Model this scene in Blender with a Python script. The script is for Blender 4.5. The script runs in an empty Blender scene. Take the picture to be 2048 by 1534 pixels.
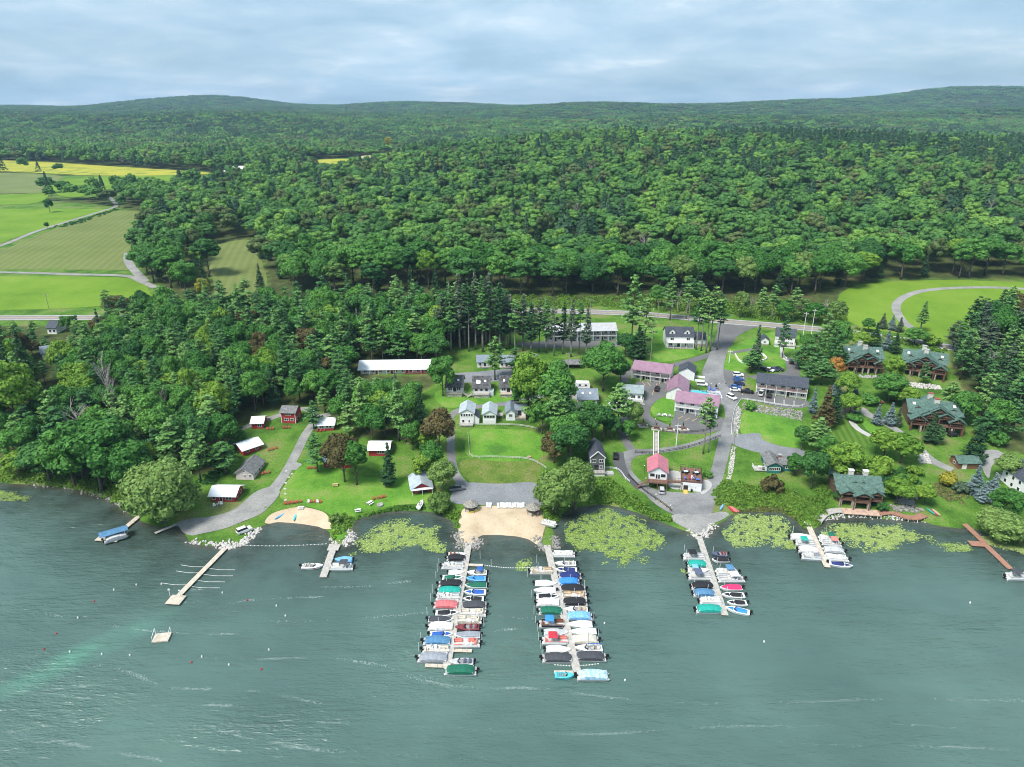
import bpy, bmesh, math, random
import numpy as np
from math import radians as R, sin, cos, pi, sqrt
from mathutils import Vector, Matrix
SC = bpy.context.scene
C = SC.collection
# ---------------------------------------------------------------- camera
CAM_H, PITCH, FPX = 120.0, R(21.3), 1400.0
cd = bpy.data.cameras.new('camera'); cam = bpy.data.objects.new('camera', cd); C.objects.link(cam)
cd.sensor_width = 36.0; cd.lens = FPX / 2048 * 36; cd.clip_start = 1; cd.clip_end = 20000
cam.location = (0, 0, CAM_H); cam.rotation_euler = (pi / 2 - PITCH, 0, 0)
SC.camera = cam
# ---------------------------------------------------------------- sky and light
SUN_EL, SUN_AZ = R(56), R(228)      # azimuth clockwise from +Y: light comes from behind and to the side of the camera
w = bpy.data.worlds.new('World'); SC.world = w; w.use_nodes = True
nt = w.node_tree; nt.nodes.clear()
def N(nt, t, **k):
    n = nt.nodes.new(t)
    for a, b in k.items():
        if a in n.bl_rna.properties: setattr(n, a, b)
        else: n.inputs[a].default_value = b
    return n
def L(nt, a, b): nt.links.new(a, b)
out = N(nt, 'ShaderNodeOutputWorld'); bg = N(nt, 'ShaderNodeBackground'); bg.inputs['Strength'].default_value = 0.0556
L(nt, bg.outputs[0], out.inputs[0])
sky = N(nt, 'ShaderNodeTexSky', sky_type='NISHITA', sun_disc=False, sun_elevation=SUN_EL, sun_rotation=SUN_AZ, air_density=1.0, dust_density=1.5, ozone_density=1.2)
tc = N(nt, 'ShaderNodeTexCoord'); sep = N(nt, 'ShaderNodeSeparateXYZ'); L(nt, tc.outputs['Generated'], sep.inputs[0])
def math_(nt, op, a, b=None, clamp=False):
    n = N(nt, 'ShaderNodeMath', operation=op); n.use_clamp = clamp
    for i, v in enumerate((a, b)):
        if v is None: continue
        if hasattr(v, 'links') or hasattr(v, 'is_linked'): L(nt, v, n.inputs[i])
        else: n.inputs[i].default_value = v
    return n.outputs[0]
zz = math_(nt, 'ADD', math_(nt, 'MAXIMUM', sep.outputs[2], 0.0), 0.16)
cv = N(nt, 'ShaderNodeCombineXYZ')
L(nt, math_(nt, 'DIVIDE', sep.outputs[0], zz), cv.inputs[0]); L(nt, math_(nt, 'DIVIDE', sep.outputs[1], zz), cv.inputs[1])
def ramp(nt, fac, stops):
    r = N(nt, 'ShaderNodeValToRGB'); e = r.color_ramp.elements
    while len(e) < len(stops): e.new(0.5)
    for i, (p, c) in enumerate(stops):
        e[i].position = p; e[i].color = tuple(c) + (1,) if len(c) == 3 else c
    L(nt, fac, r.inputs[0]); return r.outputs[0]
def mixc(nt, fac, a, b, bt='MIX'):
    n = N(nt, 'ShaderNodeMix', data_type='RGBA', blend_type=bt)
    for i, v in ((0, fac), (6, a), (7, b)):
        if hasattr(v, 'is_linked'): L(nt, v, n.inputs[i])
        else: n.inputs[i].default_value = v if i == 0 else (tuple(v) + (1,))[:4]
    return n.outputs[2]
n1 = N(nt, 'ShaderNodeTexNoise', Scale=0.40, Detail=6.0, Roughness=0.5, Distortion=0.25); L(nt, cv.outputs[0], n1.inputs['Vector'])
n2 = N(nt, 'ShaderNodeTexNoise', Scale=1.25, Detail=8.0, Roughness=0.6, Distortion=0.25); L(nt, cv.outputs[0], n2.inputs['Vector'])
cover = ramp(nt, n1.outputs[0], [(0.28, (0.55,) * 3), (0.58, (1,) * 3)])
cloud = ramp(nt, n2.outputs[0], [(0.32, (2.15, 3.15, 4.0)), (0.46, (2.65, 3.7, 4.55)), (0.56, (3.2, 4.1, 4.85)), (0.68, (4.6, 5.2, 5.6))])
L(nt, mixc(nt, cover, mixc(nt, 1.0, sky.outputs[0], (0.42, 0.52, 0.60), 'MULTIPLY'), cloud), bg.inputs['Color'])
sd = bpy.data.lights.new('sun', 'SUN'); sun = bpy.data.objects.new('sun', sd); C.objects.link(sun)
sd.energy = 1.5; sd.angle = R(20); sd.color = (1.0, 0.96, 0.9)
dv = Vector((sin(SUN_AZ) * cos(SUN_EL), cos(SUN_AZ) * cos(SUN_EL), sin(SUN_EL)))
sun.rotation_euler = dv.to_track_quat('Z', 'Y').to_euler(); sun.location = dv * 300
SC.view_settings.view_transform = 'Standard'; SC.view_settings.look = 'None'
SC.view_settings.exposure = 1.9; SC.view_settings.gamma = 1.0; SC.view_settings.use_curve_mapping = False
cy = SC.cycles
cy.max_bounces = 5; cy.diffuse_bounces = 3; cy.glossy_bounces = 2; cy.transmission_bounces = 2; cy.transparent_max_bounces = 4; cy.volume_bounces = 0
cy.use_denoising = True; cy.use_adaptive_sampling = True; cy.adaptive_threshold = 0.02; cy.caustics_reflective = False; cy.filter_width = 1.05; cy.caustics_refractive = False
rng = np.random.default_rng(7); random.seed(7)
# ---------------------------------------------------------------- object helpers
def tag(o, label=None, cat=None, group=None, kind=None):
    if label: o['label'] = label
    if cat: o['category'] = cat
    if group: o['group'] = group
    if kind: o['kind'] = kind
    return o
def link(o, parent=None):
    C.objects.link(o)
    if parent is not None: o.parent = parent
    return o
def empty(name, loc=(0, 0, 0), rz=0.0, s=None, **k):
    o = bpy.data.objects.new(name, None); o.location = loc; o.rotation_euler = (0, 0, rz); o.empty_display_size = 0.5
    if s is not None: o.scale = (s,) * 3 if isinstance(s, (int, float)) else s
    link(o); return tag(o, **k)
def meshobj(name, me, parent=None, mat=None, loc=(0, 0, 0), rz=0.0, s=None):
    o = bpy.data.objects.new(name, me); o.location = loc; o.rotation_euler = (0, 0, rz)
    if s is not None: o.scale = (s,) * 3 if isinstance(s, (int, float)) else s
    if mat is not None:
        if len(me.materials) == 0: me.materials.append(mat)
        elif me.materials[0] != mat:
            o.material_slots[0].link = 'OBJECT'; o.material_slots[0].material = mat
    link(o, parent); return o
def pydata(name, v, f, mat=None, smooth=False):
    me = bpy.data.meshes.new(name); me.from_pydata([tuple(x) for x in v], [], f); me.update()
    if mat is not None: me.materials.append(mat)
    if smooth: me.polygons.foreach_set('use_smooth', [True] * len(me.polygons))
    return me
def np_mesh(name, v, f, mat=None, smooth=False):
    """fast mesh from arrays: v (n,3), f (m,k)"""
    me = bpy.data.meshes.new(name); v = np.asarray(v, np.float32); f = np.asarray(f, np.int32); k = f.shape[1]
    me.vertices.add(len(v)); me.vertices.foreach_set('co', v.ravel())
    me.loops.add(f.size); me.loops.foreach_set('vertex_index', f.ravel())
    me.polygons.add(len(f)); me.polygons.foreach_set('loop_start', np.arange(0, f.size, k, dtype=np.int32))
    me.polygons.foreach_set('loop_total', np.full(len(f), k, np.int32))
    if smooth: me.polygons.foreach_set('use_smooth', np.ones(len(f), bool))
    me.update(calc_edges=True); me.validate()
    if mat is not None: me.materials.append(mat)
    return me
class MB:
    """collects boxes, prisms and tubes; build() makes one mesh object"""
    def __init__(s): s.v = []; s.f = []
    def add(s, v, f):
        n = len(s.v); s.v += [tuple(p) for p in v]; s.f += [tuple(i + n for i in q) for q in f]; return s
    def box(s, x0, x1, y0, y1, z0, z1):
        return s.add([(x0, y0, z0), (x1, y0, z0), (x1, y1, z0), (x0, y1, z0), (x0, y0, z1), (x1, y0, z1), (x1, y1, z1), (x0, y1, z1)],
                     [(3, 2, 1, 0), (4, 5, 6, 7), (0, 1, 5, 4), (1, 2, 6, 5), (2, 3, 7, 6), (3, 0, 4, 7)])
    def cbox(s, c, d): return s.box(c[0] - d[0] / 2, c[0] + d[0] / 2, c[1] - d[1] / 2, c[1] + d[1] / 2, c[2] - d[2] / 2, c[2] + d[2] / 2)
    def bar(s, a, b, w, h=None):
        a = Vector(a); b = Vector(b); h = h or w; t = (b - a).normalized(); u = t.cross(Vector((0, 0, 1)))
        if u.length < 1e-3: u = Vector((1, 0, 0))
        u.normalize(); n = u.cross(t); u = u * w / 2; n = n * h / 2
        return s.add([a - u - n, a + u - n, a + u + n, a - u + n, b - u - n, b + u - n, b + u + n, b - u + n],
                     [(0, 1, 2, 3), (7, 6, 5, 4), (0, 4, 5, 1), (1, 5, 6, 2), (2, 6, 7, 3), (3, 7, 4, 0)])
    def tube(s, pts, rad, n=6, cap=True):
        P = [Vector(p) for p in pts]; rings = []
        rr = rad if isinstance(rad, (list, tuple)) else [rad] * len(P)
        for i, p in enumerate(P):
            t = (P[min(i + 1, len(P) - 1)] - P[max(i - 1, 0)]).normalized(); u = t.cross(Vector((0.13, 0.31, 1)))
            if u.length < 0.05: u = t.cross(Vector((1, 0, 0)))
            u.normalize(); q = t.cross(u)
            rings.append([p + (u * cos(2 * pi * k / n) + q * sin(2 * pi * k / n)) * rr[i] for k in range(n)])
        v = [x for r in rings for x in r]; f = []
        for i in range(len(P) - 1):
            for k in range(n): f.append((i * n + k, i * n + (k + 1) % n, (i + 1) * n + (k + 1) % n, (i + 1) * n + k))
        if cap: f += [tuple(range(n))[::-1], tuple((len(P) - 1) * n + k for k in range(n))]
        return s.add(v, f)
    def prism(s, poly, z0, z1):
        n = len(poly); v = [(x, y, z0) for x, y in poly] + [(x, y, z1) for x, y in poly]
        return s.add(v, [tuple(range(n))[::-1], tuple(range(n, 2 * n))] + [(i, (i + 1) % n, n + (i + 1) % n, n + i) for i in range(n)])
    def mesh(s, name, mat=None, smooth=False): return pydata(name, s.v, s.f, mat, smooth)
    def build(s, name, mat, parent=None, smooth=False, **k): return meshobj(name, s.mesh(name, mat, smooth), parent, **k)
# ---------------------------------------------------------------- materials
def srgb(r, g, b):
    f = lambda c: (c / 255 / 12.92) if c / 255 <= 0.04045 else ((c / 255 + 0.055) / 1.055) ** 2.4
    return (f(r), f(g), f(b))
MATS = {}
def new_mat(name):
    m = bpy.data.materials.new(name); m.use_nodes = True; nt = m.node_tree; nt.nodes.clear()
    o = N(nt, 'ShaderNodeOutputMaterial'); p = N(nt, 'ShaderNodeBsdfPrincipled'); L(nt, p.outputs[0], o.inputs[0])
    MATS[name] = m; return m, nt, p
def mat(name, c, rough=0.75, var=0.18, scale=0.8, spec=0.3, metal=0.0, bump=0.0, bscale=6.0, c2=None, wave=None, rnd=0.0, detail=4.0):
    """plain painted/worn surface: colour drifts between c and a darker (or c2) tone, in object space"""
    if name in MATS: return MATS[name]
    m, nt, p = new_mat(name); p.inputs['Roughness'].default_value = rough
    p.inputs['Specular IOR Level'].default_value = spec; p.inputs['Metallic'].default_value = metal
    t = N(nt, 'ShaderNodeTexCoord'); n = N(nt, 'ShaderNodeTexNoise', Scale=scale, Detail=detail, Roughness=0.6); L(nt, t.outputs['Object'], n.inputs['Vector'])
    b = c2 or tuple(x * (1 - var * 2) for x in c); a = tuple(min(1, x * (1 + var * 0.5)) for x in c)
    col = ramp(nt, n.outputs[0], [(0.32, b), (0.66, a)])
    if wave:                                     # ribs / courses: (axis, scale, depth)
        wv = N(nt, 'ShaderNodeTexWave', bands_direction=wave[0], Scale=wave[1], Distortion=0.4); L(nt, t.outputs['Object'], wv.inputs['Vector'])
        col = mixc(nt, ramp(nt, wv.outputs[1], [(0.0, (wave[2],) * 3), (0.25, (0,) * 3)]), col, tuple(x * 0.45 for x in c))
    if rnd:
        oi = N(nt, 'ShaderNodeObjectInfo'); h = N(nt, 'ShaderNodeHueSaturation'); L(nt, col, h.inputs['Color'])
        L(nt, math_(nt, 'ADD', math_(nt, 'MULTIPLY', oi.outputs['Random'], rnd), 1 - rnd / 2), h.inputs['Value']); col = h.outputs[0]
    L(nt, col, p.inputs['Base Color'])
    if bump:
        n2 = N(nt, 'ShaderNodeTexNoise', Scale=bscale, Detail=3.0); L(nt, t.outputs['Object'], n2.inputs['Vector'])
        bp = N(nt, 'ShaderNodeBump', Strength=bump, Distance=0.05); L(nt, n2.outputs[0], bp.inputs['Height']); L(nt, bp.outputs[0], p.inputs['Normal'])
    return m
def foliage(name, a, b, trans=0.2, var=0.5, rough=0.65, tex=1.7, tv=0.36):
    """leaf colour: each tree between a and b, each leaf a little lighter or darker"""
    m, nt, p = new_mat(name); o = [n for n in nt.nodes if n.type == 'OUTPUT_MATERIAL'][0]
    p.inputs['Roughness'].default_value = rough; p.inputs['Specular IOR Level'].default_value = 0.15
    oi = N(nt, 'ShaderNodeObjectInfo'); g = N(nt, 'ShaderNodeNewGeometry')
    n = N(nt, 'ShaderNodeTexNoise', Scale=0.35, Detail=3.0, Roughness=0.6); L(nt, g.outputs['Position'], n.inputs['Vector'])
    f = math_(nt, 'ADD', math_(nt, 'MULTIPLY', oi.outputs['Random'], 0.75), math_(nt, 'MULTIPLY', math_(nt, 'SUBTRACT', n.outputs[0], 0.5), 1.1), True)
    col = mixc(nt, f, a, b); h = N(nt, 'ShaderNodeHueSaturation'); L(nt, col, h.inputs['Color'])
    n2 = N(nt, 'ShaderNodeTexNoise', Scale=tex, Detail=2.0, Roughness=0.6); L(nt, g.outputs['Position'], n2.inputs['Vector'])
    L(nt, math_(nt, 'MULTIPLY', math_(nt, 'ADD', math_(nt, 'MULTIPLY', g.outputs['Random Per Island'], var), 1 - var / 2), ramp(nt, n2.outputs[0], [(0.30, (1 - tv,) * 3), (0.68, (1 + tv * .85,) * 3)])), h.inputs['Value'])
    L(nt, h.outputs[0], p.inputs['Base Color'])
    bp = N(nt, 'ShaderNodeBump', Strength=0.9, Distance=0.9 / tex); L(nt, n2.outputs[0], bp.inputs['Height']); L(nt, bp.outputs[0], p.inputs['Normal'])
    if trans:
        t = N(nt, 'ShaderNodeBsdfTranslucent'); L(nt, h.outputs[0], t.inputs['Color']); x = N(nt, 'ShaderNodeMixShader'); x.inputs[0].default_value = trans
        L(nt, p.outputs[0], x.inputs[1]); L(nt, t.outputs[0], x.inputs[2]); L(nt, x.outputs[0], o.inputs[0])
    return m
def ground_mat(name, stops, scale=0.05, detail=8.0, rough=0.95, fine=None, stripe=None, bump=0.3, dist=0.15):
    """world-space ground: stops is a colour ramp over noise; fine adds small speckle; stripe = (angle, wavelength m, depth)"""
    m, nt, p = new_mat(name); p.inputs['Roughness'].default_value = rough; p.inputs['Specular IOR Level'].default_value = 0.1
    g = N(nt, 'ShaderNodeNewGeometry'); n = N(nt, 'ShaderNodeTexNoise', Scale=scale, Detail=detail, Roughness=0.62); L(nt, g.outputs['Position'], n.inputs['Vector'])
    col = ramp(nt, n.outputs[0], stops)
    f = N(nt, 'ShaderNodeTexNoise', Scale=1.7, Detail=5.0, Roughness=0.7); L(nt, g.outputs['Position'], f.inputs['Vector'])
    fd = fine or 0.35
    col = mixc(nt, 1.0, col, ramp(nt, f.outputs[0], [(0.28, (1 - fd,) * 3), (0.72, (1 + fd * 0.6,) * 3)]), 'MULTIPLY')
    if stripe:
        mp = N(nt, 'ShaderNodeMapping'); mp.inputs['Rotation'].default_value = (0, 0, stripe[0]); L(nt, g.outputs['Position'], mp.inputs['Vector'])
        wv = N(nt, 'ShaderNodeTexWave', Scale=0.314 / stripe[1], Distortion=0.7, Detail=2.0); wv.inputs['Detail Scale'].default_value = 0.6
        L(nt, mp.outputs[0], wv.inputs['Vector'])
        col = mixc(nt, 1.0, col, ramp(nt, wv.outputs[1], [(0.2, (1 - stripe[2],) * 3), (0.8, (1 + stripe[2],) * 3)]), 'MULTIPLY')
    L(nt, col, p.inputs['Base Color'])
    if bump:
        bp = N(nt, 'ShaderNodeBump', Strength=bump, Distance=dist); L(nt, f.outputs[0], bp.inputs['Height']); L(nt, bp.outputs[0], p.inputs['Normal'])
    return m
FOL = dict(
    green=foliage('leaf_green', (0.057, 0.181, 0.033), (0.147, 0.333, 0.062)),
    dark=foliage('leaf_dark_green', (0.040, 0.133, 0.033), (0.090, 0.230, 0.053)),
    lime=foliage('leaf_lime', (0.133, 0.270, 0.034), (0.249, 0.390, 0.055)),
    olive=foliage('leaf_olive', (0.143, 0.246, 0.060), (0.228, 0.348, 0.092)),
    brown=foliage('leaf_brown', (0.101, 0.096, 0.034), (0.163, 0.132, 0.054)),
    orange=foliage('leaf_orange', (0.403, 0.202, 0.054), (0.512, 0.264, 0.062)),
    yellow=foliage('leaf_yellow', (0.30, 0.31, 0.04), (0.40, 0.37, 0.05)),
    pine=foliage('needle_pine', (0.064, 0.187, 0.058), (0.153, 0.327, 0.092)),
    pine2=foliage('needle_pine_light', (0.154, 0.316, 0.083), (0.246, 0.423, 0.121)),
    spruce=foliage('needle_spruce', (0.037, 0.106, 0.040), (0.073, 0.157, 0.058)),
    dull=foliage('needle_dull', (0.097, 0.156, 0.094), (0.151, 0.204, 0.123)),
    blue=foliage('needle_blue', (0.155, 0.240, 0.240), (0.264, 0.349, 0.349)),
    dead=foliage('twig_dead', (0.310, 0.271, 0.256), (0.465, 0.411, 0.388), trans=0),
)
BARK = mat('bark', (0.15, 0.125, 0.105), 0.9, 0.3, 2.0, rnd=0.5)
BARK2 = mat('bark_pale', (0.26, 0.24, 0.215), 0.9, 0.25, 2.0, rnd=0.3)
GRASS = [(0.34, (0.045, 0.105, 0.020)), (0.43, (0.074, 0.164, 0.022)), (0.52, (0.107, 0.211, 0.031)), (0.60, (0.162, 0.211, 0.057)), (0.68, (0.200, 0.193, 0.087))]
G_LAND = ground_mat('ground_turf', GRASS, 0.075, fine=0.45)
G_LAWN = ground_mat('lawn_turf', [(0.33, (0.067, 0.167, 0.025)), (0.43, (0.097, 0.238, 0.028)), (0.52, (0.132, 0.273, 0.035)), (0.61, (0.185, 0.281, 0.058)), (0.70, (0.233, 0.254, 0.098))], 0.085, fine=0.34)
G_STRIPE = ground_mat('striped_turf', [(0.3, (0.062, 0.136, 0.019)), (0.7, (0.110, 0.193, 0.031))], 0.06, fine=0.22, stripe=(R(8), 2.4, 0.16))
G_FIELD = ground_mat('meadow_bright', [(0.3, (0.105, 0.200, 0.021)), (0.5, (0.144, 0.250, 0.024)), (0.7, (0.182, 0.280, 0.037))], 0.03, fine=0.25)
G_HAY = ground_mat('meadow_mown', [(0.3, (0.129, 0.168, 0.047)), (0.55, (0.167, 0.199, 0.064)), (0.75, (0.133, 0.199, 0.043))], 0.03, fine=0.3, stripe=(R(-14), 5.5, 0.06))
G_YELLOW = ground_mat('meadow_goldenrod', [(0.36, (0.17, 0.23, 0.035)), (0.46, (0.33, 0.34, 0.045)), (0.6, (0.42, 0.39, 0.05))], 0.04, fine=0.35)
G_BROWN = ground_mat('meadow_dry', [(0.3, (0.135, 0.165, 0.060)), (0.7, (0.185, 0.225, 0.078))], 0.03, fine=0.35)
G_STRAW = ground_mat('meadow_straw', [(0.3, (0.38, 0.36, 0.17)), (0.7, (0.46, 0.43, 0.22))], 0.03)
G_ROUGH = ground_mat('rough_grass', [(0.3, (0.065, 0.13, 0.022)), (0.5, (0.13, 0.19, 0.035)), (0.68, (0.20, 0.20, 0.075))], 0.12, fine=0.5, bump=0.6)
G_FOREST = ground_mat('forest_floor', [(0.3, (0.030, 0.040, 0.016)), (0.7, (0.075, 0.075, 0.034))], 0.1)
ASPH = ground_mat('asphalt_old', [(0.38, (0.159, 0.159, 0.159)), (0.5, (0.218, 0.218, 0.218)), (0.7, (0.276, 0.276, 0.272))], 0.09, fine=0.26, bump=0.1)
ASPH_D = ground_mat('asphalt_dark', [(0.3, (0.075, 0.078, 0.082)), (0.7, (0.105, 0.107, 0.112))], 0.1, fine=0.15, bump=0.1)
ASPH_M = ground_mat('asphalt_mid', [(0.3, (0.122, 0.120, 0.122)), (0.7, (0.171, 0.170, 0.167))], 0.1, fine=0.15, bump=0.1)
HIWAY = ground_mat('highway_asphalt', [(0.3, (0.221, 0.207, 0.203)), (0.7, (0.270, 0.261, 0.252))], 0.05, fine=0.1, bump=0.05)
GRAVEL = ground_mat('gravel', [(0.3, (0.201, 0.196, 0.189)), (0.5, (0.276, 0.272, 0.259)), (0.7, (0.343, 0.335, 0.318))], 0.12, fine=0.3)
GRAVEL_B = ground_mat('gravel_blue', [(0.3, (0.176, 0.184, 0.196)), (0.7, (0.259, 0.268, 0.281))], 0.1, fine=0.3)
DIRT = ground_mat('dirt', [(0.3, (0.155, 0.115, 0.075)), (0.7, (0.25, 0.195, 0.135))], 0.15, fine=0.35)
SAND = ground_mat('sand', [(0.3, (0.419, 0.323, 0.214)), (0.55, (0.527, 0.423, 0.298)), (0.75, (0.586, 0.485, 0.360))], 0.16, fine=0.14, bump=0.25)
CONC = ground_mat('concrete', [(0.3, (0.342, 0.338, 0.320)), (0.7, (0.468, 0.459, 0.432))], 0.2, fine=0.15, bump=0.1)
ROCK = mat('rock', (0.36, 0.345, 0.325), 0.9, 0.3, 1.5, rnd=0.5, bump=0.5)
WHITE = mat('white_paint', (0.80, 0.80, 0.79), 0.6, 0.05, 0.7)
WSIDE = mat('white_siding', (0.80, 0.80, 0.80), 0.6, 0.05, 0.5, wave=('Z', 2.4, 0.28))
WMETAL = mat('white_metal_roof', (0.80, 0.82, 0.84), 0.4, 0.06, 0.4, wave=('X', 0.9, 0.22))
GLASS = mat('window_glass', (0.030, 0.036, 0.042), 0.08, 0.4, 0.3, spec=0.6)
BLACK = mat('black_plastic', (0.016, 0.016, 0.018), 0.5, 0.2)
STEEL = mat('galvanised_steel', (0.50, 0.51, 0.52), 0.4, 0.15, 2.0, metal=0.6)
ALU = mat('brushed_aluminium', (0.62, 0.63, 0.65), 0.35, 0.1, 2.0, metal=0.7)
WOODG = mat('grey_dock_wood', (0.46, 0.43, 0.39), 0.85, 0.16, 1.1, wave=('X', 1.15, 0.45), bump=0.2)
WOODP = mat('pale_dock_wood', (0.56, 0.49, 0.40), 0.85, 0.14, 1.1, wave=('X', 1.15, 0.4), bump=0.2)
WOODR = mat('red_brown_deck_wood', (0.21, 0.115, 0.085), 0.8, 0.16, 1.1, wave=('X', 1.15, 0.4))
WOODO = mat('orange_deck_wood', (0.36, 0.19, 0.13), 0.8, 0.12, 1.1, wave=('X', 1.15, 0.4))
WOODD = mat('dark_log_wood', (0.105, 0.058, 0.036), 0.8, 0.25, 1.5)
WOODM = mat('log_wood', (0.165, 0.105, 0.07), 0.8, 0.25, 1.5)
POLE = mat('utility_pole_wood', (0.30, 0.275, 0.25), 0.9, 0.2, 2.0)
# ---------------------------------------------------------------- the lie of the land
SP, CP = sin(PITCH), cos(PITCH)
def flat(px, py, e=0.0):
    """ground point seen at a photo position, for level ground at height e"""
    u = (px - 1024) / FPX; v = (py - 767) / FPX; t = (CAM_H - e) / (SP + v * CP)
    return t * u, t * (CP - v * SP)
SHORE_PX = [(-420, 905), (-200, 945), (-60, 962), (0, 965), (40, 968), (100, 972), (150, 978), (185, 988), (215, 998), (240, 1010), (262, 1030), (290, 1045), (320, 1055), (345, 1048),
 (360, 1050), (372, 1070), (382, 1085), (400, 1090), (440, 1092), (455, 1095), (480, 1090), (497, 1078), (515, 1060), (530, 1048), (555, 1042), (585, 1044), (620, 1048), (645, 1053),
 (660, 1064), (663, 1080), (672, 1090), (690, 1090), (702, 1080), (706, 1070), (703, 1055), (708, 1040), (720, 1035), (745, 1028), (780, 1023), (815, 1021), (850, 1022), (880, 1028),
 (905, 1042), (918, 1058), (915, 1075), (920, 1092), (935, 1096), (955, 1092), (958, 1082), (950, 1074), (965, 1068), (1000, 1068), (1035, 1071), (1060, 1077), (1072, 1085),
 (1085, 1097), (1100, 1100), (1112, 1090), (1110, 1075), (1105, 1060), (1100, 1050), (1112, 1036), (1135, 1020), (1170, 1012), (1200, 1008), (1240, 1014), (1275, 1025), (1310, 1038),
 (1345, 1052), (1375, 1063), (1390, 1071), (1402, 1075), (1412, 1070), (1425, 1053), (1450, 1040), (1465, 1028), (1485, 1022), (1500, 1018), (1530, 1022), (1560, 1020), (1585, 1030),
 (1600, 1050), (1618, 1062), (1638, 1052), (1650, 1038), (1680, 1032), (1720, 1032), (1760, 1036), (1800, 1040), (1845, 1042), (1870, 1050), (1920, 1057), (1940, 1055), (1965, 1062),
 (1990, 1076), (2020, 1090), (2060, 1100), (2200, 1120), (2500, 1140)]
SHORE = np.array([flat(*p) for p in SHORE_PX])
LAND = np.vstack([[(-9000, SHORE[0, 1])], SHORE, [(9000, SHORE[-1, 1])], [(9000, 9000)], [(-9000, 9000)]])
def in_poly(x, y, P):
    x = np.asarray(x, float); y = np.asarray(y, float); r = np.zeros(x.shape, bool); j = len(P) - 1
    for i in range(len(P)):
        xi, yi = P[i]; xj, yj = P[j]
        c = ((yi > y) != (yj > y)) & (x < (xj - xi) * (y - yi) / (yj - yi + 1e-12) + xi); r ^= c; j = i
    return r
def dist_line(x, y, P):
    d = np.full(np.shape(x), 1e9)
    for (ax, ay), (bx, by) in zip(P[:-1], P[1:]):
        dx, dy = bx - ax, by - ay; t = np.clip(((x - ax) * dx + (y - ay) * dy) / (dx * dx + dy * dy + 1e-9), 0, 1)
        d = np.minimum(d, np.hypot(x - ax - t * dx, y - ay - t * dy))
    return d
SHX = np.vstack([[(-9000, SHORE[0, 1])], SHORE, [(9000, SHORE[-1, 1])]])
def sstep(a, b, x):
    t = np.clip((x - a) / (b - a), 0, 1); return t * t * (3 - 2 * t)
PY = [100, 150, 165, 182, 205, 232, 262, 292, 320, 345, 420, 560, 760, 1000, 1400, 2000, 3000, 4200, 4900, 6000, 8000]
PZ = [0.9, 1.0, 1.5, 2.9, 5.6, 8.4, 10.6, 12.2, 13.2, 14.2, 16.5, 19, 24, 30, 38, 54, 80, 104, 108, 84, 60]
def undul(x, y):
    s = 0
    for k, (a, b, c, p) in enumerate([(0.9, 0.4, 5.0, 0.3), (-0.5, 0.8, 4.0, 1.7), (0.3, -0.9, 3.0, 4.1), (1.7, 1.1, 2.0, 2.2), (-1.3, 1.9, 1.6, 5.0)]): s = s + c * np.sin((a * x + b * y) / 170 + p)
    return s
HILLS = [(650, 1480, -24, 1000, 260), (2450, 3950, 92, 520, 900), (3400, 4300, 70, 700, 900), (-1720, 4150, 52, 420, 800), (-1300, 2000, 20, 900, 170), (300, 1950, 14, 700, 160), (1500, 2300, 18, 900, 200), (-620, 4200, 30, 380, 500), (420, 3300, 34, 480, 500), (1500, 3700, 40, 520, 600), (-2700, 3000, 10, 700, 500), (-1500, 2500, 14, 900, 300)]
S = 1.25
def relief(x, y):
    z = np.interp(y, PY, PZ)
    z = z + 24 * sstep(350, 880, y) * (1 - sstep(950, 1380, y)) * sstep(-290, 120, x - 0.05 * (y - 350)) * (1 + 0.16 * np.sin(x / 190 + 0.6))
    z = z + undul(x, y) * sstep(600, 2200, y) * 0.9 + undul(x * 3, y * 3) * 0.03 * sstep(300, 500, y)
    for hx, hy, a, sx, sy in HILLS: z = z + a * np.exp(-((x - hx) / sx) ** 2 - ((y - hy) / sy) ** 2)
    return z
SX0, SX1, SY0, SY1, SDG = -330.0, 330.0, 90.0, 400.0, 1.0      # signed distance to the shore, tabulated
gx_, gy_ = np.meshgrid(np.arange(SX0, SX1 + 1, SDG), np.arange(SY0, SY1 + 1, SDG))
SDF = np.where(in_poly(gx_.ravel(), gy_.ravel(), LAND), 1, -1) * dist_line(gx_.ravel(), gy_.ravel(), SHX); SDF = SDF.reshape(gx_.shape)
def shore_d(x, y):
    fx = np.clip((x - SX0) / SDG, 0, SDF.shape[1] - 1.001); fy = np.clip((y - SY0) / SDG, 0, SDF.shape[0] - 1.001); i = fx.astype(int); j = fy.astype(int); fx = fx - i; fy = fy - j
    return SDF[j, i] * (1 - fx) * (1 - fy) + SDF[j, i + 1] * fx * (1 - fy) + SDF[j + 1, i] * (1 - fx) * fy + SDF[j + 1, i + 1] * fx * fy
def height(x, y):
    x = np.asarray(x, float); y = np.asarray(y, float)
    z = S * relief(x / S, y / S); d = np.where(y < SY0, -30, np.where(y > SY1 - 2, 9999, shore_d(x, y)))
    k = 0.34 - 0.22 * (np.exp(-((x + 75) / 11) ** 2) + np.exp(-((x - 0) / 14) ** 2) + np.exp(-((x - 77) / 12) ** 2)) * (1 - sstep(195, 222, y))
    return np.where(d > 0, np.minimum(z, k * d + 0.02 + 0.3 * np.maximum(0, d - 6) ** 1.25), -np.minimum(0.22 * -d + 0.02, 5))
def hgt(x, y): return float(height(np.array([x]), np.array([y]))[0])
TT = np.concatenate([np.arange(110, 620, 3.0), np.arange(620, 8000, 16.0)])
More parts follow.
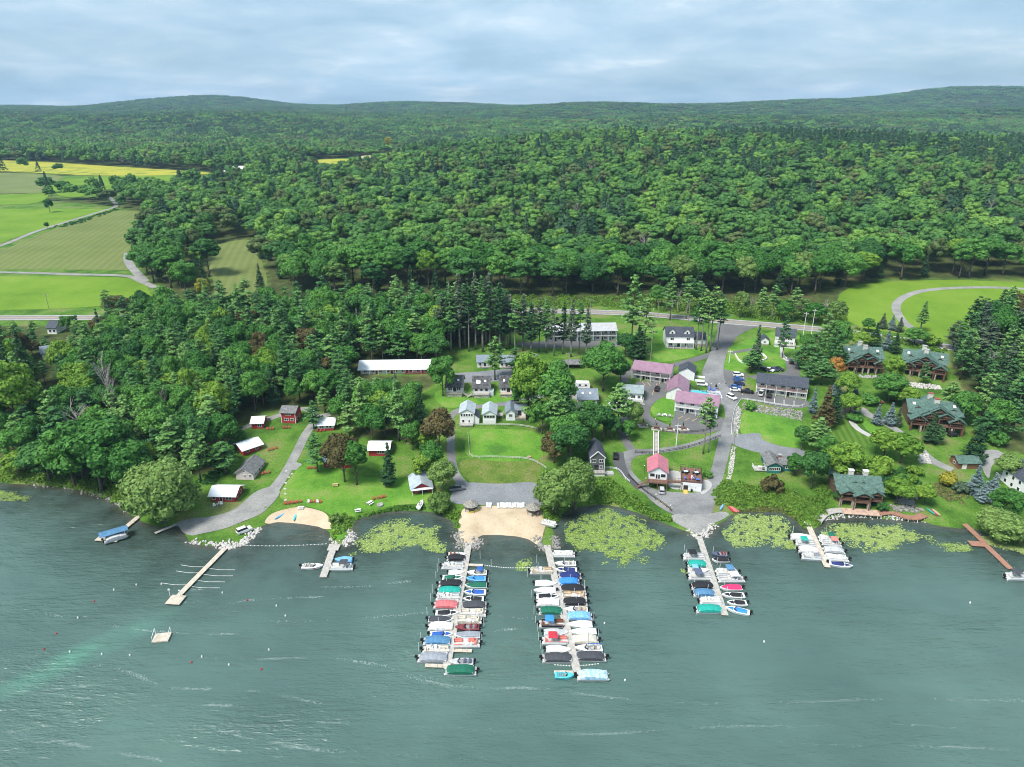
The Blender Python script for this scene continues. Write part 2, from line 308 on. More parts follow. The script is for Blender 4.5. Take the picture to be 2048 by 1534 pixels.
def G(px, py):
    """terrain point seen at photo position (px, py)"""
    u = (px - 1024) / FPX; v = (py - 767) / FPX; d = np.array([u, CP - v * SP, -SP - v * CP])
    t = TT
    for _ in range(3):
        f = CAM_H + t * d[2] - height(t * d[0], t * d[1]); i = int(np.argmax(f < 0))
        if f[i] >= 0: i = len(t) - 1
        a, b = t[max(i - 1, 0)], t[i]; t = np.linspace(a, b, 14)
    x, y = b * d[0], b * d[1]; return Vector((x, y, hgt(x, y)))
def W0(px, py, e=0.0): x, y = flat(px, py, e); return Vector((x, y, e))
def tdist(p): return p.y * CP + (CAM_H - p.z) * SP       # depth along the view axis
def mpp(p): return tdist(p) / FPX                          # metres per photo pixel at a point
def project(p):
    dx, dy, dz = p[0], p[1], p[2] - CAM_H; t = dy * CP - dz * SP; return 1024 + FPX * dx / t, 767 - FPX * (dy * SP + dz * CP) / t
# ground: one sheet, fine near the lake and coarser towards the hills
xs = np.concatenate([np.arange(-6500, -600, 80), np.arange(-600, -268, 9), np.arange(-268, 282, 2.0), np.arange(282, 620, 9), np.arange(620, 6600, 80)])
ys = np.concatenate([np.arange(60, 152, 8), np.arange(152, 232, 1.5), np.arange(232, 430, 3), np.arange(430, 1400, 11), np.arange(1400, 2700, 28), np.arange(2700, 8200, 70)])
XX, YY = np.meshgrid(xs, ys); ZZ = height(XX.ravel(), YY.ravel())
nx, ny = len(xs), len(ys); idx = np.arange(nx * ny).reshape(ny, nx)
gf = np.stack([idx[:-1, :-1], idx[:-1, 1:], idx[1:, 1:], idx[1:, :-1]], -1).reshape(-1, 4)
tag(meshobj('ground', np_mesh('ground', np.stack([XX.ravel(), YY.ravel(), ZZ], 1), gf, G_LAND, True)), 'green grassy land rising from the lake to the wooded hills', 'ground', kind='structure')
def smooth_poly(P, n=4, closed=True):
    P = [Vector(p[:2]) for p in P]; r = []; m = len(P)
    for i in range(m if closed else m - 1):
        g = (lambda k: P[k % m]) if closed else (lambda k: P[max(0, min(m - 1, k))])
        a, b, c, d = g(i - 1), g(i), g(i + 1), g(i + 2)
        for s in range(n):
            t = s / n; r.append(0.5 * ((2 * b) + (c - a) * t + (2 * a - 5 * b + 4 * c - d) * t * t + (3 * b - a - 3 * c + d) * t ** 3))
    if not closed: r.append(P[-1])
    return r
OPEN = []                                       # outlines where no wild tree grows
def sheet(name, px, mt, off=0.05, cell=4.0, smooth=True, label=None, cat=None, world=False, keep=True, flat_z=None):
    """a surface laid on the land: outline in photo positions, projected to the ground"""
    P = [Vector(p) for p in px] if world else [G(*p).xy for p in px]
    if smooth: P = smooth_poly(P, 4)
    if keep: OPEN.append([(p.x, p.y) for p in P])
    bm = bmesh.new(); vs = [bm.verts.new((p.x, p.y, 0)) for p in P]
    bmesh.ops.triangle_fill(bm, edges=[bm.edges.new((vs[i], vs[(i + 1) % len(vs)])) for i in range(len(vs))], use_beauty=True)
    for ax in (0, 1):
        lo = min(p[ax] for p in P); hi = max(p[ax] for p in P); k = math.ceil(lo / cell) * cell
        while k < hi:
            co = [0, 0, 0]; no = [0, 0, 0]; co[ax] = k; no[ax] = 1
            bmesh.ops.bisect_plane(bm, geom=bm.verts[:] + bm.edges[:] + bm.faces[:], plane_co=co, plane_no=no); k += cell
    z = height(np.array([v.co.x for v in bm.verts]), np.array([v.co.y for v in bm.verts]))
    for v, h in zip(bm.verts, z): v.co.z = h + off if flat_z is None else flat_z
    bmesh.ops.recalc_face_normals(bm, faces=bm.faces)
    if bm.faces and sum(f.normal.z for f in bm.faces) < 0: bmesh.ops.reverse_faces(bm, faces=bm.faces)
    me = bpy.data.meshes.new(name); bm.to_mesh(me); bm.free(); me.materials.append(mt); me.polygons.foreach_set('use_smooth', [True] * len(me.polygons))
    o = meshobj(name, me); return tag(o, label or 'patch of ground', cat or name.split('_')[-1], kind='structure')
def strip(name, px, wid, mt, off=0.07, label=None, cat='road', step=3.0, world=False, keep=True, sm=True):
    """a road or path: centre line in photo positions, width in metres (one value or one per point)"""
    P = [Vector(p) for p in px] if world else [G(*p).xy for p in px]
    Wd = wid if isinstance(wid, (list, tuple)) else [wid] * len(P)
    Q = smooth_poly(P, 6, False) if sm else P; ww = np.interp(np.linspace(0, len(P) - 1, len(Q)), range(len(P)), Wd)
    v = []; f = []; nl = 5; left = []; right = []
    for i, p in enumerate(Q):
        t = (Q[min(i + 1, len(Q) - 1)] - Q[max(i - 1, 0)]).normalized(); n = Vector((-t.y, t.x))
        for k in range(nl):
            q = p + n * ww[i] * (k / (nl - 1) - 0.5); v.append((q.x, q.y, 0))
        left.append(p + n * (ww[i] / 2 + 1)); right.append(p - n * (ww[i] / 2 + 1))
        if i:
            for k in range(nl - 1): a = (i - 1) * nl + k; f.append((a, a + 1, a + nl + 1, a + nl)[::-1])
    z = height(np.array([q[0] for q in v]), np.array([q[1] for q in v])); v = [(q[0], q[1], h + off) for q, h in zip(v, z)]
    if keep: OPEN.append([(p.x, p.y) for p in left + right[::-1]])
    o = meshobj(name, pydata(name, v, f, mt, True)); tag(o, label or 'road', cat, kind='structure'); return o
# ---------------------------------------------------------------- lake
m, nt, p = new_mat('lake_water'); MW = m
g = N(nt, 'ShaderNodeNewGeometry'); p.inputs['Roughness'].default_value = 0.07; p.inputs['IOR'].default_value = 1.333
def wnoise(sc, rot, sx, sy, det=3.0, rough=0.55):
    mp = N(nt, 'ShaderNodeMapping'); mp.inputs['Rotation'].default_value = (0, 0, rot); mp.inputs['Scale'].default_value = (sx, sy, 1); L(nt, g.outputs['Position'], mp.inputs['Vector'])
    n = N(nt, 'ShaderNodeTexNoise', Scale=sc, Detail=det, Roughness=rough); L(nt, mp.outputs[0], n.inputs['Vector']); return n.outputs[0]
big = wnoise(0.022, 0.3, 1, 1, 4.0); mid = wnoise(0.07, -0.5, 0.5, 1.3, 5.0)
base = ramp(nt, big, [(0.30, (0.062, 0.112, 0.100)), (0.52, (0.076, 0.134, 0.117)), (0.72, (0.096, 0.164, 0.140))])
base = mixc(nt, 1.0, base, ramp(nt, mid, [(0.3, (0.92,) * 3), (0.7, (1.08,) * 3)]), 'MULTIPLY')
at = N(nt, 'ShaderNodeAttribute', attribute_name='depth'); L(nt, at.outputs['Fac'], at.outputs['Fac']) if False else None
weed = ramp(nt, wnoise(0.09, 0.2, 1, 1, 6.0, 0.65), [(0.42, (0,) * 3), (0.60, (1,) * 3)])
shal = ramp(nt, at.outputs['Fac'], [(0.0, (1,) * 3), (0.25, (0.75,) * 3), (1.0, (0,) * 3)])
base = mixc(nt, shal, base, mixc(nt, weed, (0.050, 0.075, 0.066), (0.022, 0.030, 0.022)))
edge = ramp(nt, at.outputs['Fac'], [(0.0, (1,) * 3), (0.09, (0,) * 3)]); base = mixc(nt, math_(nt, 'MULTIPLY', edge, 0.5), base, (0.12, 0.105, 0.075))
pa_, pb_ = flat(-40, 1405), flat(330, 1232); dx_, dy_ = pb_[0] - pa_[0], pb_[1] - pa_[1]; ll_ = math.hypot(dx_, dy_)
mp = N(nt, 'ShaderNodeMapping', vector_type='TEXTURE'); mp.inputs['Location'].default_value = ((pa_[0] + pb_[0]) / 2, (pa_[1] + pb_[1]) / 2, 0); mp.inputs['Rotation'].default_value = (0, 0, math.atan2(dy_, dx_)); mp.inputs['Scale'].default_value = (ll_ * .62, 5.5, 1); L(nt, g.outputs['Position'], mp.inputs['Vector'])
ln_ = N(nt, 'ShaderNodeVectorMath', operation='LENGTH'); L(nt, mp.outputs[0], ln_.inputs[0])
shoal = math_(nt, 'MULTIPLY', ramp(nt, ln_.outputs['Value'], [(0.0, (1,) * 3), (0.45, (.6,) * 3), (1.0, (0,) * 3)]), ramp(nt, wnoise(0.11, 0.4, 1, 1, 5.0), [(0.3, (.25,) * 3), (0.6, (1,) * 3)]))
base = mixc(nt, math_(nt, 'MULTIPLY', shoal, 0.75), base, (0.105, 0.275, 0.195))
L(nt, base, p.inputs['Base Color'])
hh = math_(nt, 'ADD', math_(nt, 'MULTIPLY', wnoise(0.55, R(-14), 0.45, 1.5, 3.0), 1.0), math_(nt, 'MULTIPLY', wnoise(1.6, R(10), 0.6, 1.3, 2.0), 0.45))
hh = math_(nt, 'ADD', hh, math_(nt, 'MULTIPLY', wnoise(0.16, R(-24), 0.4, 1.6, 2.0), 1.3))
hh = math_(nt, 'MULTIPLY', hh, ramp(nt, wnoise(0.03, 0.9, 0.6, 1.4, 3.0), [(0.34, (0.35,) * 3), (0.62, (1.25,) * 3)]))
bp = N(nt, 'ShaderNodeBump', Strength=1.0, Distance=0.48); L(nt, hh, bp.inputs['Height']); L(nt, bp.outputs[0], p.inputs['Normal'])
wx = np.concatenate([[-6500], np.arange(-375, -270, 15), np.arange(-270, 285, 3.0), np.arange(300, 400, 15), [6600]]); wy = np.concatenate([[-600, -100, 0], np.arange(30, 150, 10), np.arange(150, 224, 2.0), [250]])
WX, WY = np.meshgrid(wx, wy); wi = np.arange(WX.size).reshape(WX.shape)
wf = np.stack([wi[:-1, :-1], wi[:-1, 1:], wi[1:, 1:], wi[1:, :-1]], -1).reshape(-1, 4)
wm = np_mesh('lake', np.stack([WX.ravel(), WY.ravel(), np.zeros(WX.size)], 1), wf, MW, True)
dsh = dist_line(WX.ravel(), WY.ravel(), SHX); bay = np.clip(dsh / 32.0, 0, 1)
a = wm.attributes.new('depth', 'FLOAT', 'POINT'); a.data.foreach_set('value', bay.astype(np.float32))
tag(meshobj('lake', wm), 'blue green lake water with small ripples in the foreground', 'lake', kind='structure')
# ---------------------------------------------------------------- tree meshes (unit trees, scaled where they stand)
def cards(P, Nn, size, r, asp=0.8, jit=0.55):
    """leaf cards: one quad per point, facing roughly along Nn"""
    n = len(P); Nn = Nn + r.normal(0, jit, (n, 3)); Nn /= np.linalg.norm(Nn, axis=1)[:, None] + 1e-9
    a = np.cross(Nn, r.normal(0, 1, (n, 3))); a /= np.linalg.norm(a, axis=1)[:, None] + 1e-9; b = np.cross(Nn, a)
    s = (size * r.uniform(0.6, 1.35, n))[:, None]
    q = np.stack([P - a * s, P - b * s * asp * r.uniform(0.5, 1, (n, 1)), P + a * s, P + b * s * asp], 1) * 1.0
    q[:, 1] += Nn * s * 0.15; q[:, 3] -= Nn * s * 0.15
    return q.reshape(-1, 3)
def quads(v): return np.arange(len(v)).reshape(-1, 4)
_q = []
for ax in range(3):
    for sg in (-1, 1):
        for i in range(3):
            for j in range(3):
                f4 = []
                for a, b in ((i, j), (i + 1, j), (i + 1, j + 1), (i, j + 1)):
                    c = [0, 0, 0]; c[ax] = sg; c[(ax + 1) % 3] = (a * 2 / 3 - 1) * sg; c[(ax + 2) % 3] = b * 2 / 3 - 1; f4.append(np.array(c) / np.linalg.norm(c))
                _q.append(f4)
QS = np.array(_q).reshape(-1, 3)                 # a ball of 54 quads
def ball(c, rad, r, squash=0.85):
    n = np.sin(QS @ r.normal(0, 2.2, 3)) * 0.10 + np.sin(QS @ r.normal(0, 4.0, 3)) * 0.07
    return c + QS * (1 + n)[:, None] * rad * np.array([1, 1, squash])
def crown_broad(seed, nl=46, per=95, leaf=0.42, h=16.0, rad=5.5, low=0.22, core=0.70):
    r = np.random.default_rng(seed); cz = h * (low + 1) / 2; rz = h * (1 - low) / 2
    d = r.normal(0, 1, (nl, 3)); d /= np.linalg.norm(d, axis=1)[:, None]; d[:, 2] = np.where(d[:, 2] < -0.45, -d[:, 2] * 0.6, d[:, 2])
    k = r.uniform(0.52, 0.80, nl)[:, None]; c = d * k * np.array([rad, rad, rz]) * np.array([r.uniform(0.85, 1.1), r.uniform(0.85, 1.1), 1]) + np.array([0, 0, cz])
    lr = r.uniform(0.24, 0.40, nl) * rad
    c = np.vstack([c, [[0, 0, cz + rz * 0.1]]]); lr = np.append(lr, rad * 0.5)
    V = []
    for i in range(len(c)):
        m = int(per * (lr[i] / (0.28 * rad)) ** 1.6); u = r.normal(0, 1, (m, 3)); u[:, 2] += 0.35; u /= np.linalg.norm(u, axis=1)[:, None]
        p = c[i] + u * lr[i] * r.uniform(0.78, 1.06, (m, 1)) * np.array([1, 1, 0.85])
        dd = np.linalg.norm(p[:, None] - c[None], axis=2) / lr[None]; dd[:, i] = 9; ok = dd.min(1) > 0.72
        p = p[ok]; V.append(cards(p, u[ok], leaf, r, 0.8, 0.32))
        if core: V.append(ball(c[i], lr[i] * core, r))
    return np.vstack(V)
def crown_pine(seed, h=20.0, rad=3.6, low=0.28, whorls=16, leaf=0.42, flat=0.25, taper=0.8, tuft=9, droop=0.0, nb=(4, 7)):
    r = np.random.default_rng(seed); V = []; B = MB()
    for k in range(whorls):
        f = (k + r.uniform(-0.35, 0.35)) / whorls; f = min(max(f, 0.0), 1); z = h * (low + (0.985 - low) * f)
        env = (1 - f) ** taper * min(1.0, 0.5 + f * 3.0)
        for b in range(r.integers(*nb)):
            a = r.uniform(0, 2 * pi); ln = rad * max(0.14, env) * r.uniform(0.6, 1.15); up = r.uniform(-0.02, 0.22) - droop
            d = np.array([cos(a), sin(a), up]); n = max(2, int(tuft * ln / rad + 1))
            B.bar((0, 0, z), tuple(np.array([0, 0, z]) + d * ln * 0.85), 0.07, 0.05)
            s = r.uniform(0.28, 1.0, n * 3); p = np.array([0, 0, z]) + d[None] * (ln * s)[:, None]
            side = np.array([-sin(a), cos(a), 0]); p += side[None] * (r.normal(0, 0.22, len(s)) * ln * (0.35 + 0.4 * s))[:, None]
            p[:, 2] += r.normal(0.12, flat * 0.5, len(s)) - droop * 0.4 * s * ln * 0.3
            nn = np.tile([d[0] * 0.35, d[1] * 0.35, 1.0], (len(s), 1)); V.append(cards(p, nn, leaf, r, 0.6, 0.35))
    return np.vstack(V), B
def trunk_mb(seed, h, r0, limbs=0, rad=3.0, z0=0.3, bend=0.02, n=7):
    r = random.Random(seed); B = MB(); k = 6; pts = []; ang = r.uniform(0, 6.28)
    for i in range(k + 1): t = i / k; pts.append((sin(t * 2.2 + ang) * bend * h * t, cos(t * 1.7 + ang) * bend * h * t, h * t - (0.4 if i == 0 else 0)))
    B.tube(pts, [r0 * (1.25 if i == 0 else 1) * (1 - 0.78 * i / k) for i in range(k + 1)], n)
    for j in range(limbs):
        t = z0 + (0.85 - z0) * j / max(1, limbs); a = j * 2.4 + r.uniform(-0.5, 0.5); p = Vector(pts[min(k, int(t * k))]); ln = rad * r.uniform(0.55, 0.9)
        q = p + Vector((cos(a) * ln * 0.5, sin(a) * ln * 0.5, ln * 0.45)); e = q + Vector((cos(a) * ln * 0.5, sin(a) * ln * 0.5, ln * 0.5))
        B.tube([p, q, e], [r0 * 0.45, r0 * 0.28, r0 * 0.1], 5)
    return B
def dead_tree(seed, h=14.0):
    r = random.Random(seed); B = trunk_mb(seed, h * 0.8, 0.22); T = MB()
    for j in range(26):
        z = h * r.uniform(0.25, 0.78); a = r.uniform(0, 6.28); p = Vector((0, 0, z)); ln = h * r.uniform(0.14, 0.28)
        q = p + Vector((cos(a) * ln * 0.6, sin(a) * ln * 0.6, ln * r.uniform(0.3, 0.8))); T.tube([p, q], [0.08, 0.05], 4)
        for m in range(4):
            b = a + r.uniform(-1, 1); e = q + Vector((cos(b), sin(b), r.uniform(0.3, 1.4))) * ln * r.uniform(0.3, 0.6); T.tube([q, e], [0.045, 0.02], 3)
    return B, T
KIND = {}                                       # kind -> list of (trunk mesh, crown mesh, nominal height, nominal radius)
def add_kind(k, tb, cv, h, rad, cm, bm=BARK, extra=None):
    tm = tb.mesh(k + '_trunk', bm, True)
    if extra is not None: extra = extra
    cmesh = np_mesh(k + '_crown', cv, quads(cv), cm) if not isinstance(cv, MB) else cv.mesh(k + '_crown', cm)
    KIND.setdefault(k, []).append((tm, cmesh, h, rad))
for s in range(5):
    add_kind('broad', trunk_mb(s, 11, 0.30, 7, 4.0), crown_broad(100 + s, nl=42 + 5 * s, rad=5.2 + 0.2 * s, low=(0.16, 0.22, 0.12, 0.28, 0.2)[s]), 16, 5.5, FOL['green'])
for s in range(3):
    add_kind('tallbroad', trunk_mb(s + 20, 13, 0.28, 7, 3.0), crown_broad(130 + s, nl=44, rad=4.0, h=18, low=0.34, leaf=0.42), 18, 4.2, FOL['green'])
for s in range(2):
    add_kind('willow', trunk_mb(s + 30, 8, 0.55, 9, 5.0, 0.2), crown_broad(150 + s, nl=95, per=95, rad=7.0, h=14, low=0.03, leaf=0.40), 14, 7.2, FOL['olive'])
def pine_kind(k, s, cm, bm=BARK, **q):
    h = q.get('h', 20.0); rad = q.get('rad', 3.6); cv, B = crown_pine(s, **q); T = trunk_mb(s, h * 0.98, 0.24, bend=0.012); n = len(T.v); T.v += B.v; T.f += [tuple(i + n for i in f) for f in B.f]
    add_kind(k, T, cv, h, rad, cm, bm)
for s in range(4): pine_kind('pine', 200 + s, FOL['pine'], whorls=15 + s, low=0.2 + 0.04 * s, rad=4.2, leaf=0.40, tuft=13, taper=0.62)
for s in range(3): pine_kind('barepine', 230 + s, FOL['pine'], BARK2, whorls=11, low=0.5, rad=3.4, h=22, tuft=11, taper=0.6)
for s in range(3): pine_kind('spruce', 250 + s, FOL['spruce'], whorls=24, low=0.06, rad=3.4, h=17, flat=0.3, taper=0.95, tuft=11, droop=0.22, nb=(7, 10), leaf=0.34)
for s in range(2): pine_kind('sparse', 270 + s, FOL['dull'], BARK2, whorls=22, low=0.30, rad=2.4, h=22, flat=0.3, taper=0.8, tuft=9, droop=0.18, nb=(5, 8), leaf=0.30)
for s in range(2):
    B, T = dead_tree(300 + s); add_kind('dead', B, T, 14, 4.0, FOL['dead'], FOL['dead'])
for s in range(3):
    add_kind('shrub', trunk_mb(s + 50, 1.0, 0.06, 4, 0.8, 0.1), crown_broad(160 + s, nl=22, per=38, rad=1.5, h=2.2, low=-0.1, leaf=0.20, core=.7), 2.2, 1.5, FOL['green'])
NTREE = {}
def tree(kind, p, h, rad, fol, name, label, cat='tree', group=None, rz=None, bark=None):
    tm, cm, h0, r0 = random.choice(KIND[kind]); k = rad / r0
    e = empty(name, p, random.uniform(0, 6.28) if rz is None else rz, (k, k, h / h0), label=label, cat=cat, group=group)
    meshobj('trunk', tm, e, bark); meshobj('crown', cm, e, FOL[fol] if fol else None); NTREE[kind] = NTREE.get(kind, 0) + 1
    return e
# low-detail forest trees, used only in the far wood
def lod_tree(seed, conifer):
    r = np.random.default_rng(seed)
    if conifer:
        n = 260; f = r.uniform(0, 1, n) ** 0.8; a = r.uniform(0, 2 * pi, n); rr = 3.9 * (1 - f) ** 0.85 * r.uniform(0.75, 1.05, n) + 0.15
        P = np.stack([rr * np.cos(a), rr * np.sin(a), 2.5 + f * 15.5], 1); Nn = np.stack([np.cos(a), np.sin(a), np.full(n, 0.8)], 1); return cards(P, Nn, 0.85, r, 0.8, 0.35)
    return crown_broad(seed, nl=20, per=34, leaf=0.50, h=17, rad=5.6, low=0.25, core=0.84)
# ---------------------------------------------------------------- fields, roads, lots, beaches
sheet('field', [(-260, 551), (0, 553), (250, 556), (300, 585), (288, 602), (150, 616), (0, 620), (-260, 622)], G_FIELD, 0.10, 9, label='bright green pasture along the highway below the farm lane', cat='field')
sheet('field', [(-220, 575), (-140, 515), (0, 500), (70, 472), (150, 445), (232, 422), (292, 428), (288, 462), (262, 500), (252, 520), (258, 540), (240, 546), (0, 543), (-220, 538)], G_HAY, 0.10, 9, label='mown olive green hay field between the two farm lanes', cat='field')
sheet('field', [(-300, 424), (0, 418), (200, 418), (222, 421), (100, 453), (0, 486), (-120, 525), (-300, 560)], G_FIELD, 0.14, 9, label='narrow green field above the curved farm lane', cat='field')
sheet('field', [(-300, 316), (0, 321), (160, 329), (300, 338), (402, 344), (408, 349), (250, 352), (140, 350), (0, 344), (-300, 340)], G_YELLOW, 0.5, 18, label='long yellow goldenrod meadow at the foot of the far woods', cat='field')
sheet('field', [(-300, 342), (0, 346), (120, 352), (108, 366), (100, 384), (0, 388), (-300, 390)], G_BROWN, 0.35, 18, label='dry brown meadow below the goldenrod strip', cat='field')
sheet('field', [(112, 362), (200, 354), (300, 350), (406, 350), (340, 362), (215, 380), (150, 396), (108, 385)], G_FIELD, 0.4, 18, label='green meadow curving beside the dry brown meadow', cat='field')
sheet('field', [(-300, 393), (0, 390), (90, 386), (80, 404), (0, 410), (-300, 414)], G_FIELD, 0.2, 14, label='thin green strip of field below the brown meadow', cat='field')
sheet('field', [(412, 500), (440, 488), (500, 480), (520, 515), (534, 560), (520, 585), (440, 600), (426, 560)], G_HAY, 0.10, 9, label='small mown clearing enclosed by the forest', cat='field')
sheet('field', [(612, 324), (650, 319), (712, 320), (700, 331), (640, 343)], G_YELLOW, 0.5, 18, label='small yellow meadow beyond the wooded hill', cat='field')
sheet('field', [(724, 312), (792, 308), (786, 318), (735, 322)], G_STRAW, 0.5, 18, label='straw coloured clearing next to the small yellow meadow', cat='field')
sheet('field', [(196, 265), (252, 270), (250, 277), (200, 275)], G_YELLOW, 0.8, 30, label='tiny yellow clearing in the far woods', cat='field')
sheet('field', [(1688, 582), (1760, 565), (1900, 560), (2048, 565), (2250, 570), (2250, 640), (2048, 660), (1900, 680), (1800, 668), (1715, 652), (1676, 620)], G_FIELD, 0.10, 9, label='light green field crossed by a looping gravel track', cat='field')
HW = [(-300, 641), (-100, 638), (0, 636), (190, 635), (500, 631), (800, 625), (1050, 622), (1240, 626), (1330, 632), (1450, 643), (1550, 651), (1680, 663), (1790, 678), (1900, 695), (2100, 728), (2350, 765)]
strip('highway', HW, 8.6, HIWAY, 0.13, 'grey two lane highway running behind the resort')
def line_strip(name, px, off_m, wid, mt, z, label):
    P = smooth_poly([G(*p).xy for p in px], 6, False); Q = []
    for i, p in enumerate(P):
        t = (P[min(i + 1, len(P) - 1)] - P[max(i - 1, 0)]).normalized(); Q.append(p + Vector((-t.y, t.x)) * off_m)
    return strip(name, Q, wid, mt, z, label, 'marking', world=True, keep=False, sm=False)
PAINT_W = mat('road_paint_white', (0.72, 0.72, 0.70), 0.7, 0.15, 0.5); PAINT_Y = mat('road_paint_yellow', (0.60, 0.40, 0.14), 0.7, 0.15, 0.5)
line_strip('edge_line', HW, 3.5, 0.35, PAINT_W, 0.136, 'white painted edge line on the forest side of the highway')
line_strip('edge_line', HW, -3.5, 0.35, PAINT_W, 0.136, 'white painted edge line on the lake side of the highway')
line_strip('centre_line', HW, 0.0, 0.4, PAINT_Y, 0.136, 'yellow painted centre line of the highway')
strip('farm_lane', [(-260, 560), (-130, 530), (0, 492), (70, 464), (150, 439), (205, 422), (232, 412), (222, 398), (206, 388)], 4.5, GRAVEL, 0.17, 'gravel farm lane curving up between the left fields', 'lane')
strip('farm_lane', [(-260, 545), (0, 545), (150, 549), (250, 552), (285, 564), (312, 576)], 4.5, GRAVEL, 0.15, 'straight gravel lane between the mown field and the pasture', 'lane')
strip('farm_lane', [(256, 505), (256, 522), (268, 540), (290, 563)], 5.5, GRAVEL, 0.17, 'short gravel lane joining the farm lane at the forest edge', 'lane')
strip('field_track', [(2250, 590), (2048, 578), (1960, 575), (1880, 578), (1832, 585), (1800, 600), (1792, 618), (1808, 645), (1845, 668), (1885, 692)], 4.6, GRAVEL, 0.15, 'looping gravel track across the field right of the forest', 'track')
# resort drives and lots
sheet('driveway_mouth', [(1440, 640), (1490, 644), (1535, 650), (1505, 657), (1474, 674), (1458, 696), (1426, 694), (1434, 668)], ASPH_M, 0.10, 3, label='wide asphalt mouth where the main driveway leaves the highway', cat='driveway')
strip('main_driveway', [(1444, 684), (1434, 715), (1426, 745), (1436, 775), (1456, 800), (1464, 830), (1455, 862), (1446, 900), (1436, 940), (1422, 980), (1408, 1012), (1398, 1032)], [7, 7.5, 9, 9, 7, 5.2, 5, 4.8, 4.6, 4.8, 6, 7], ASPH, 0.075, 'main asphalt driveway running from the highway down to the lake', 'driveway')
sheet('parking_lot', [(1404, 742), (1430, 734), (1462, 742), (1494, 748), (1489, 776), (1520, 786), (1612, 801), (1606, 816), (1550, 813), (1486, 797), (1468, 812), (1438, 806), (1412, 772)], ASPH_M, 0.055, 3, label='asphalt parking lot in front of the dark roofed motel', cat='parking lot')
sheet('parking_lot', [(1496, 752), (1540, 748), (1572, 742), (1570, 716), (1590, 720), (1600, 748), (1590, 757), (1530, 762)], ASPH_M, 0.062, 3, label='small asphalt lot behind the dark roofed motel', cat='parking lot')
strip('side_drive', [(1432, 706), (1400, 716), (1362, 727), (1320, 736), (1275, 736), (1252, 750), (1248, 765)], 4.0, ASPH_M, 0.065, 'narrow asphalt drive passing behind the purple roofed motel', 'driveway')
sheet('parking_lot', [(1272, 764), (1338, 767), (1336, 788), (1318, 798), (1303, 812), (1300, 830), (1318, 842), (1350, 852), (1400, 850), (1442, 843), (1446, 858), (1400, 868), (1340, 865), (1304, 853), (1282, 832), (1284, 804), (1290, 785)], ASPH_M, 0.06, 3, label='asphalt lot and loop below the purple roofed motel', cat='parking lot')
sheet('parking_lot', [(1348, 822), (1392, 828), (1442, 834), (1444, 848), (1392, 856), (1346, 852)], ASPH_M, 0.068, 3, label='asphalt bays below the lower purple roofed motel', cat='parking lot')
strip('lower_path', [(1452, 862), (1425, 875), (1390, 888), (1345, 898), (1300, 903), (1268, 906), (1248, 918), (1248, 938), (1264, 958), (1292, 980), (1330, 1003)], [3.2, 3, 3, 3, 3.2, 4.5, 6, 5, 4.2, 4, 4], ASPH, 0.065, 'curved asphalt path linking the driveway with the grey house', 'path')
strip('dark_path', [(1236, 905), (1240, 930), (1256, 955), (1280, 978)], [4, 4.2, 2.6, 2.2], ASPH_D, 0.085, 'dark new asphalt strip beside the grey house', 'path')
strip('side_path', [(1266, 905), (1254, 885), (1246, 866), (1242, 846), (1258, 832), (1284, 826)], 3.4, ASPH_M, 0.062, 'asphalt path climbing from the grey house to the motel loop', 'path')
sheet('boat_lot', [(1283, 964), (1303, 976), (1332, 983), (1384, 986), (1402, 984), (1420, 1000), (1414, 1022), (1398, 1034), (1350, 1030), (1316, 1012), (1292, 990)], ASPH, 0.09, 2, label='grey patched asphalt lot in front of the boathouse', cat='parking lot')
sheet('gravel_point', [(1346, 1030), (1400, 1030), (1418, 1028), (1446, 1024), (1458, 1030), (1444, 1040), (1424, 1050), (1410, 1066), (1398, 1069), (1374, 1058), (1348, 1044)], GRAVEL, 0.12, 1.5, label='gravel boat launch point between the lily ponds', cat='gravel')
sheet('gravel_drive', [(1462, 872), (1490, 868), (1519, 867), (1525, 879), (1560, 892), (1606, 900), (1604, 917), (1550, 911), (1500, 901), (1466, 888)], GRAVEL_B, 0.06, 3, label='blue grey gravel drive above the teal cottage', cat='driveway')
strip('lodge_drive', [(1716, 818), (1738, 830), (1780, 852), (1826, 885), (1862, 920), (1905, 940)], [6, 4, 3.4, 3.4, 4.2, 3.4], GRAVEL, 0.065, 'gravel drive winding between the green roofed lodges', 'driveway')
sheet('gravel_turn', [(1670, 812), (1706, 812), (1736, 818), (1728, 834), (1700, 838), (1672, 828)], DIRT, 0.055, 3, label='bare dirt turning place beside the striped lawn', cat='driveway')
strip('stone_path', [(1716, 832), (1704, 842), (1716, 858), (1744, 874)], 2.4, CONC, 0.07, 'pale stone stepping path down the striped lawn', 'path')
sheet('right_drive', [(1958, 906), (1990, 900), (2010, 912), (1985, 930), (1978, 956), (1966, 940)], GRAVEL, 0.06, 3, label='gravel drive beside the small brown shed', cat='driveway')
strip('lawn_drive', [(636, 836), (612, 868), (594, 904), (572, 944), (548, 978), (520, 1004)], [3.4, 3.4, 3.4, 3.4, 4.2, 6], GRAVEL, 0.07, 'gravel drive running down past the red cottages', 'driveway')
strip('woods_lane', [(470, 862), (525, 842), (575, 826), (610, 818), (636, 832), (660, 828)], 3.0, GRAVEL, 0.06, 'gravel lane curving behind the two storey red house', 'lane')
sheet('gravel_lot', [(353, 1046), (420, 1034), (470, 1018), (508, 986), (542, 974), (560, 984), (540, 1012), (505, 1036), (470, 1050), (440, 1060), (402, 1068), (376, 1070)], GRAVEL, 0.11, 2, label='pale gravel turning area at the end of the drive', cat='gravel')
sheet('gravel_patch', [(586, 924), (606, 930), (598, 940), (578, 938)], GRAVEL, 0.05, 2.5, label='small gravel spur beside the drive', cat='gravel')
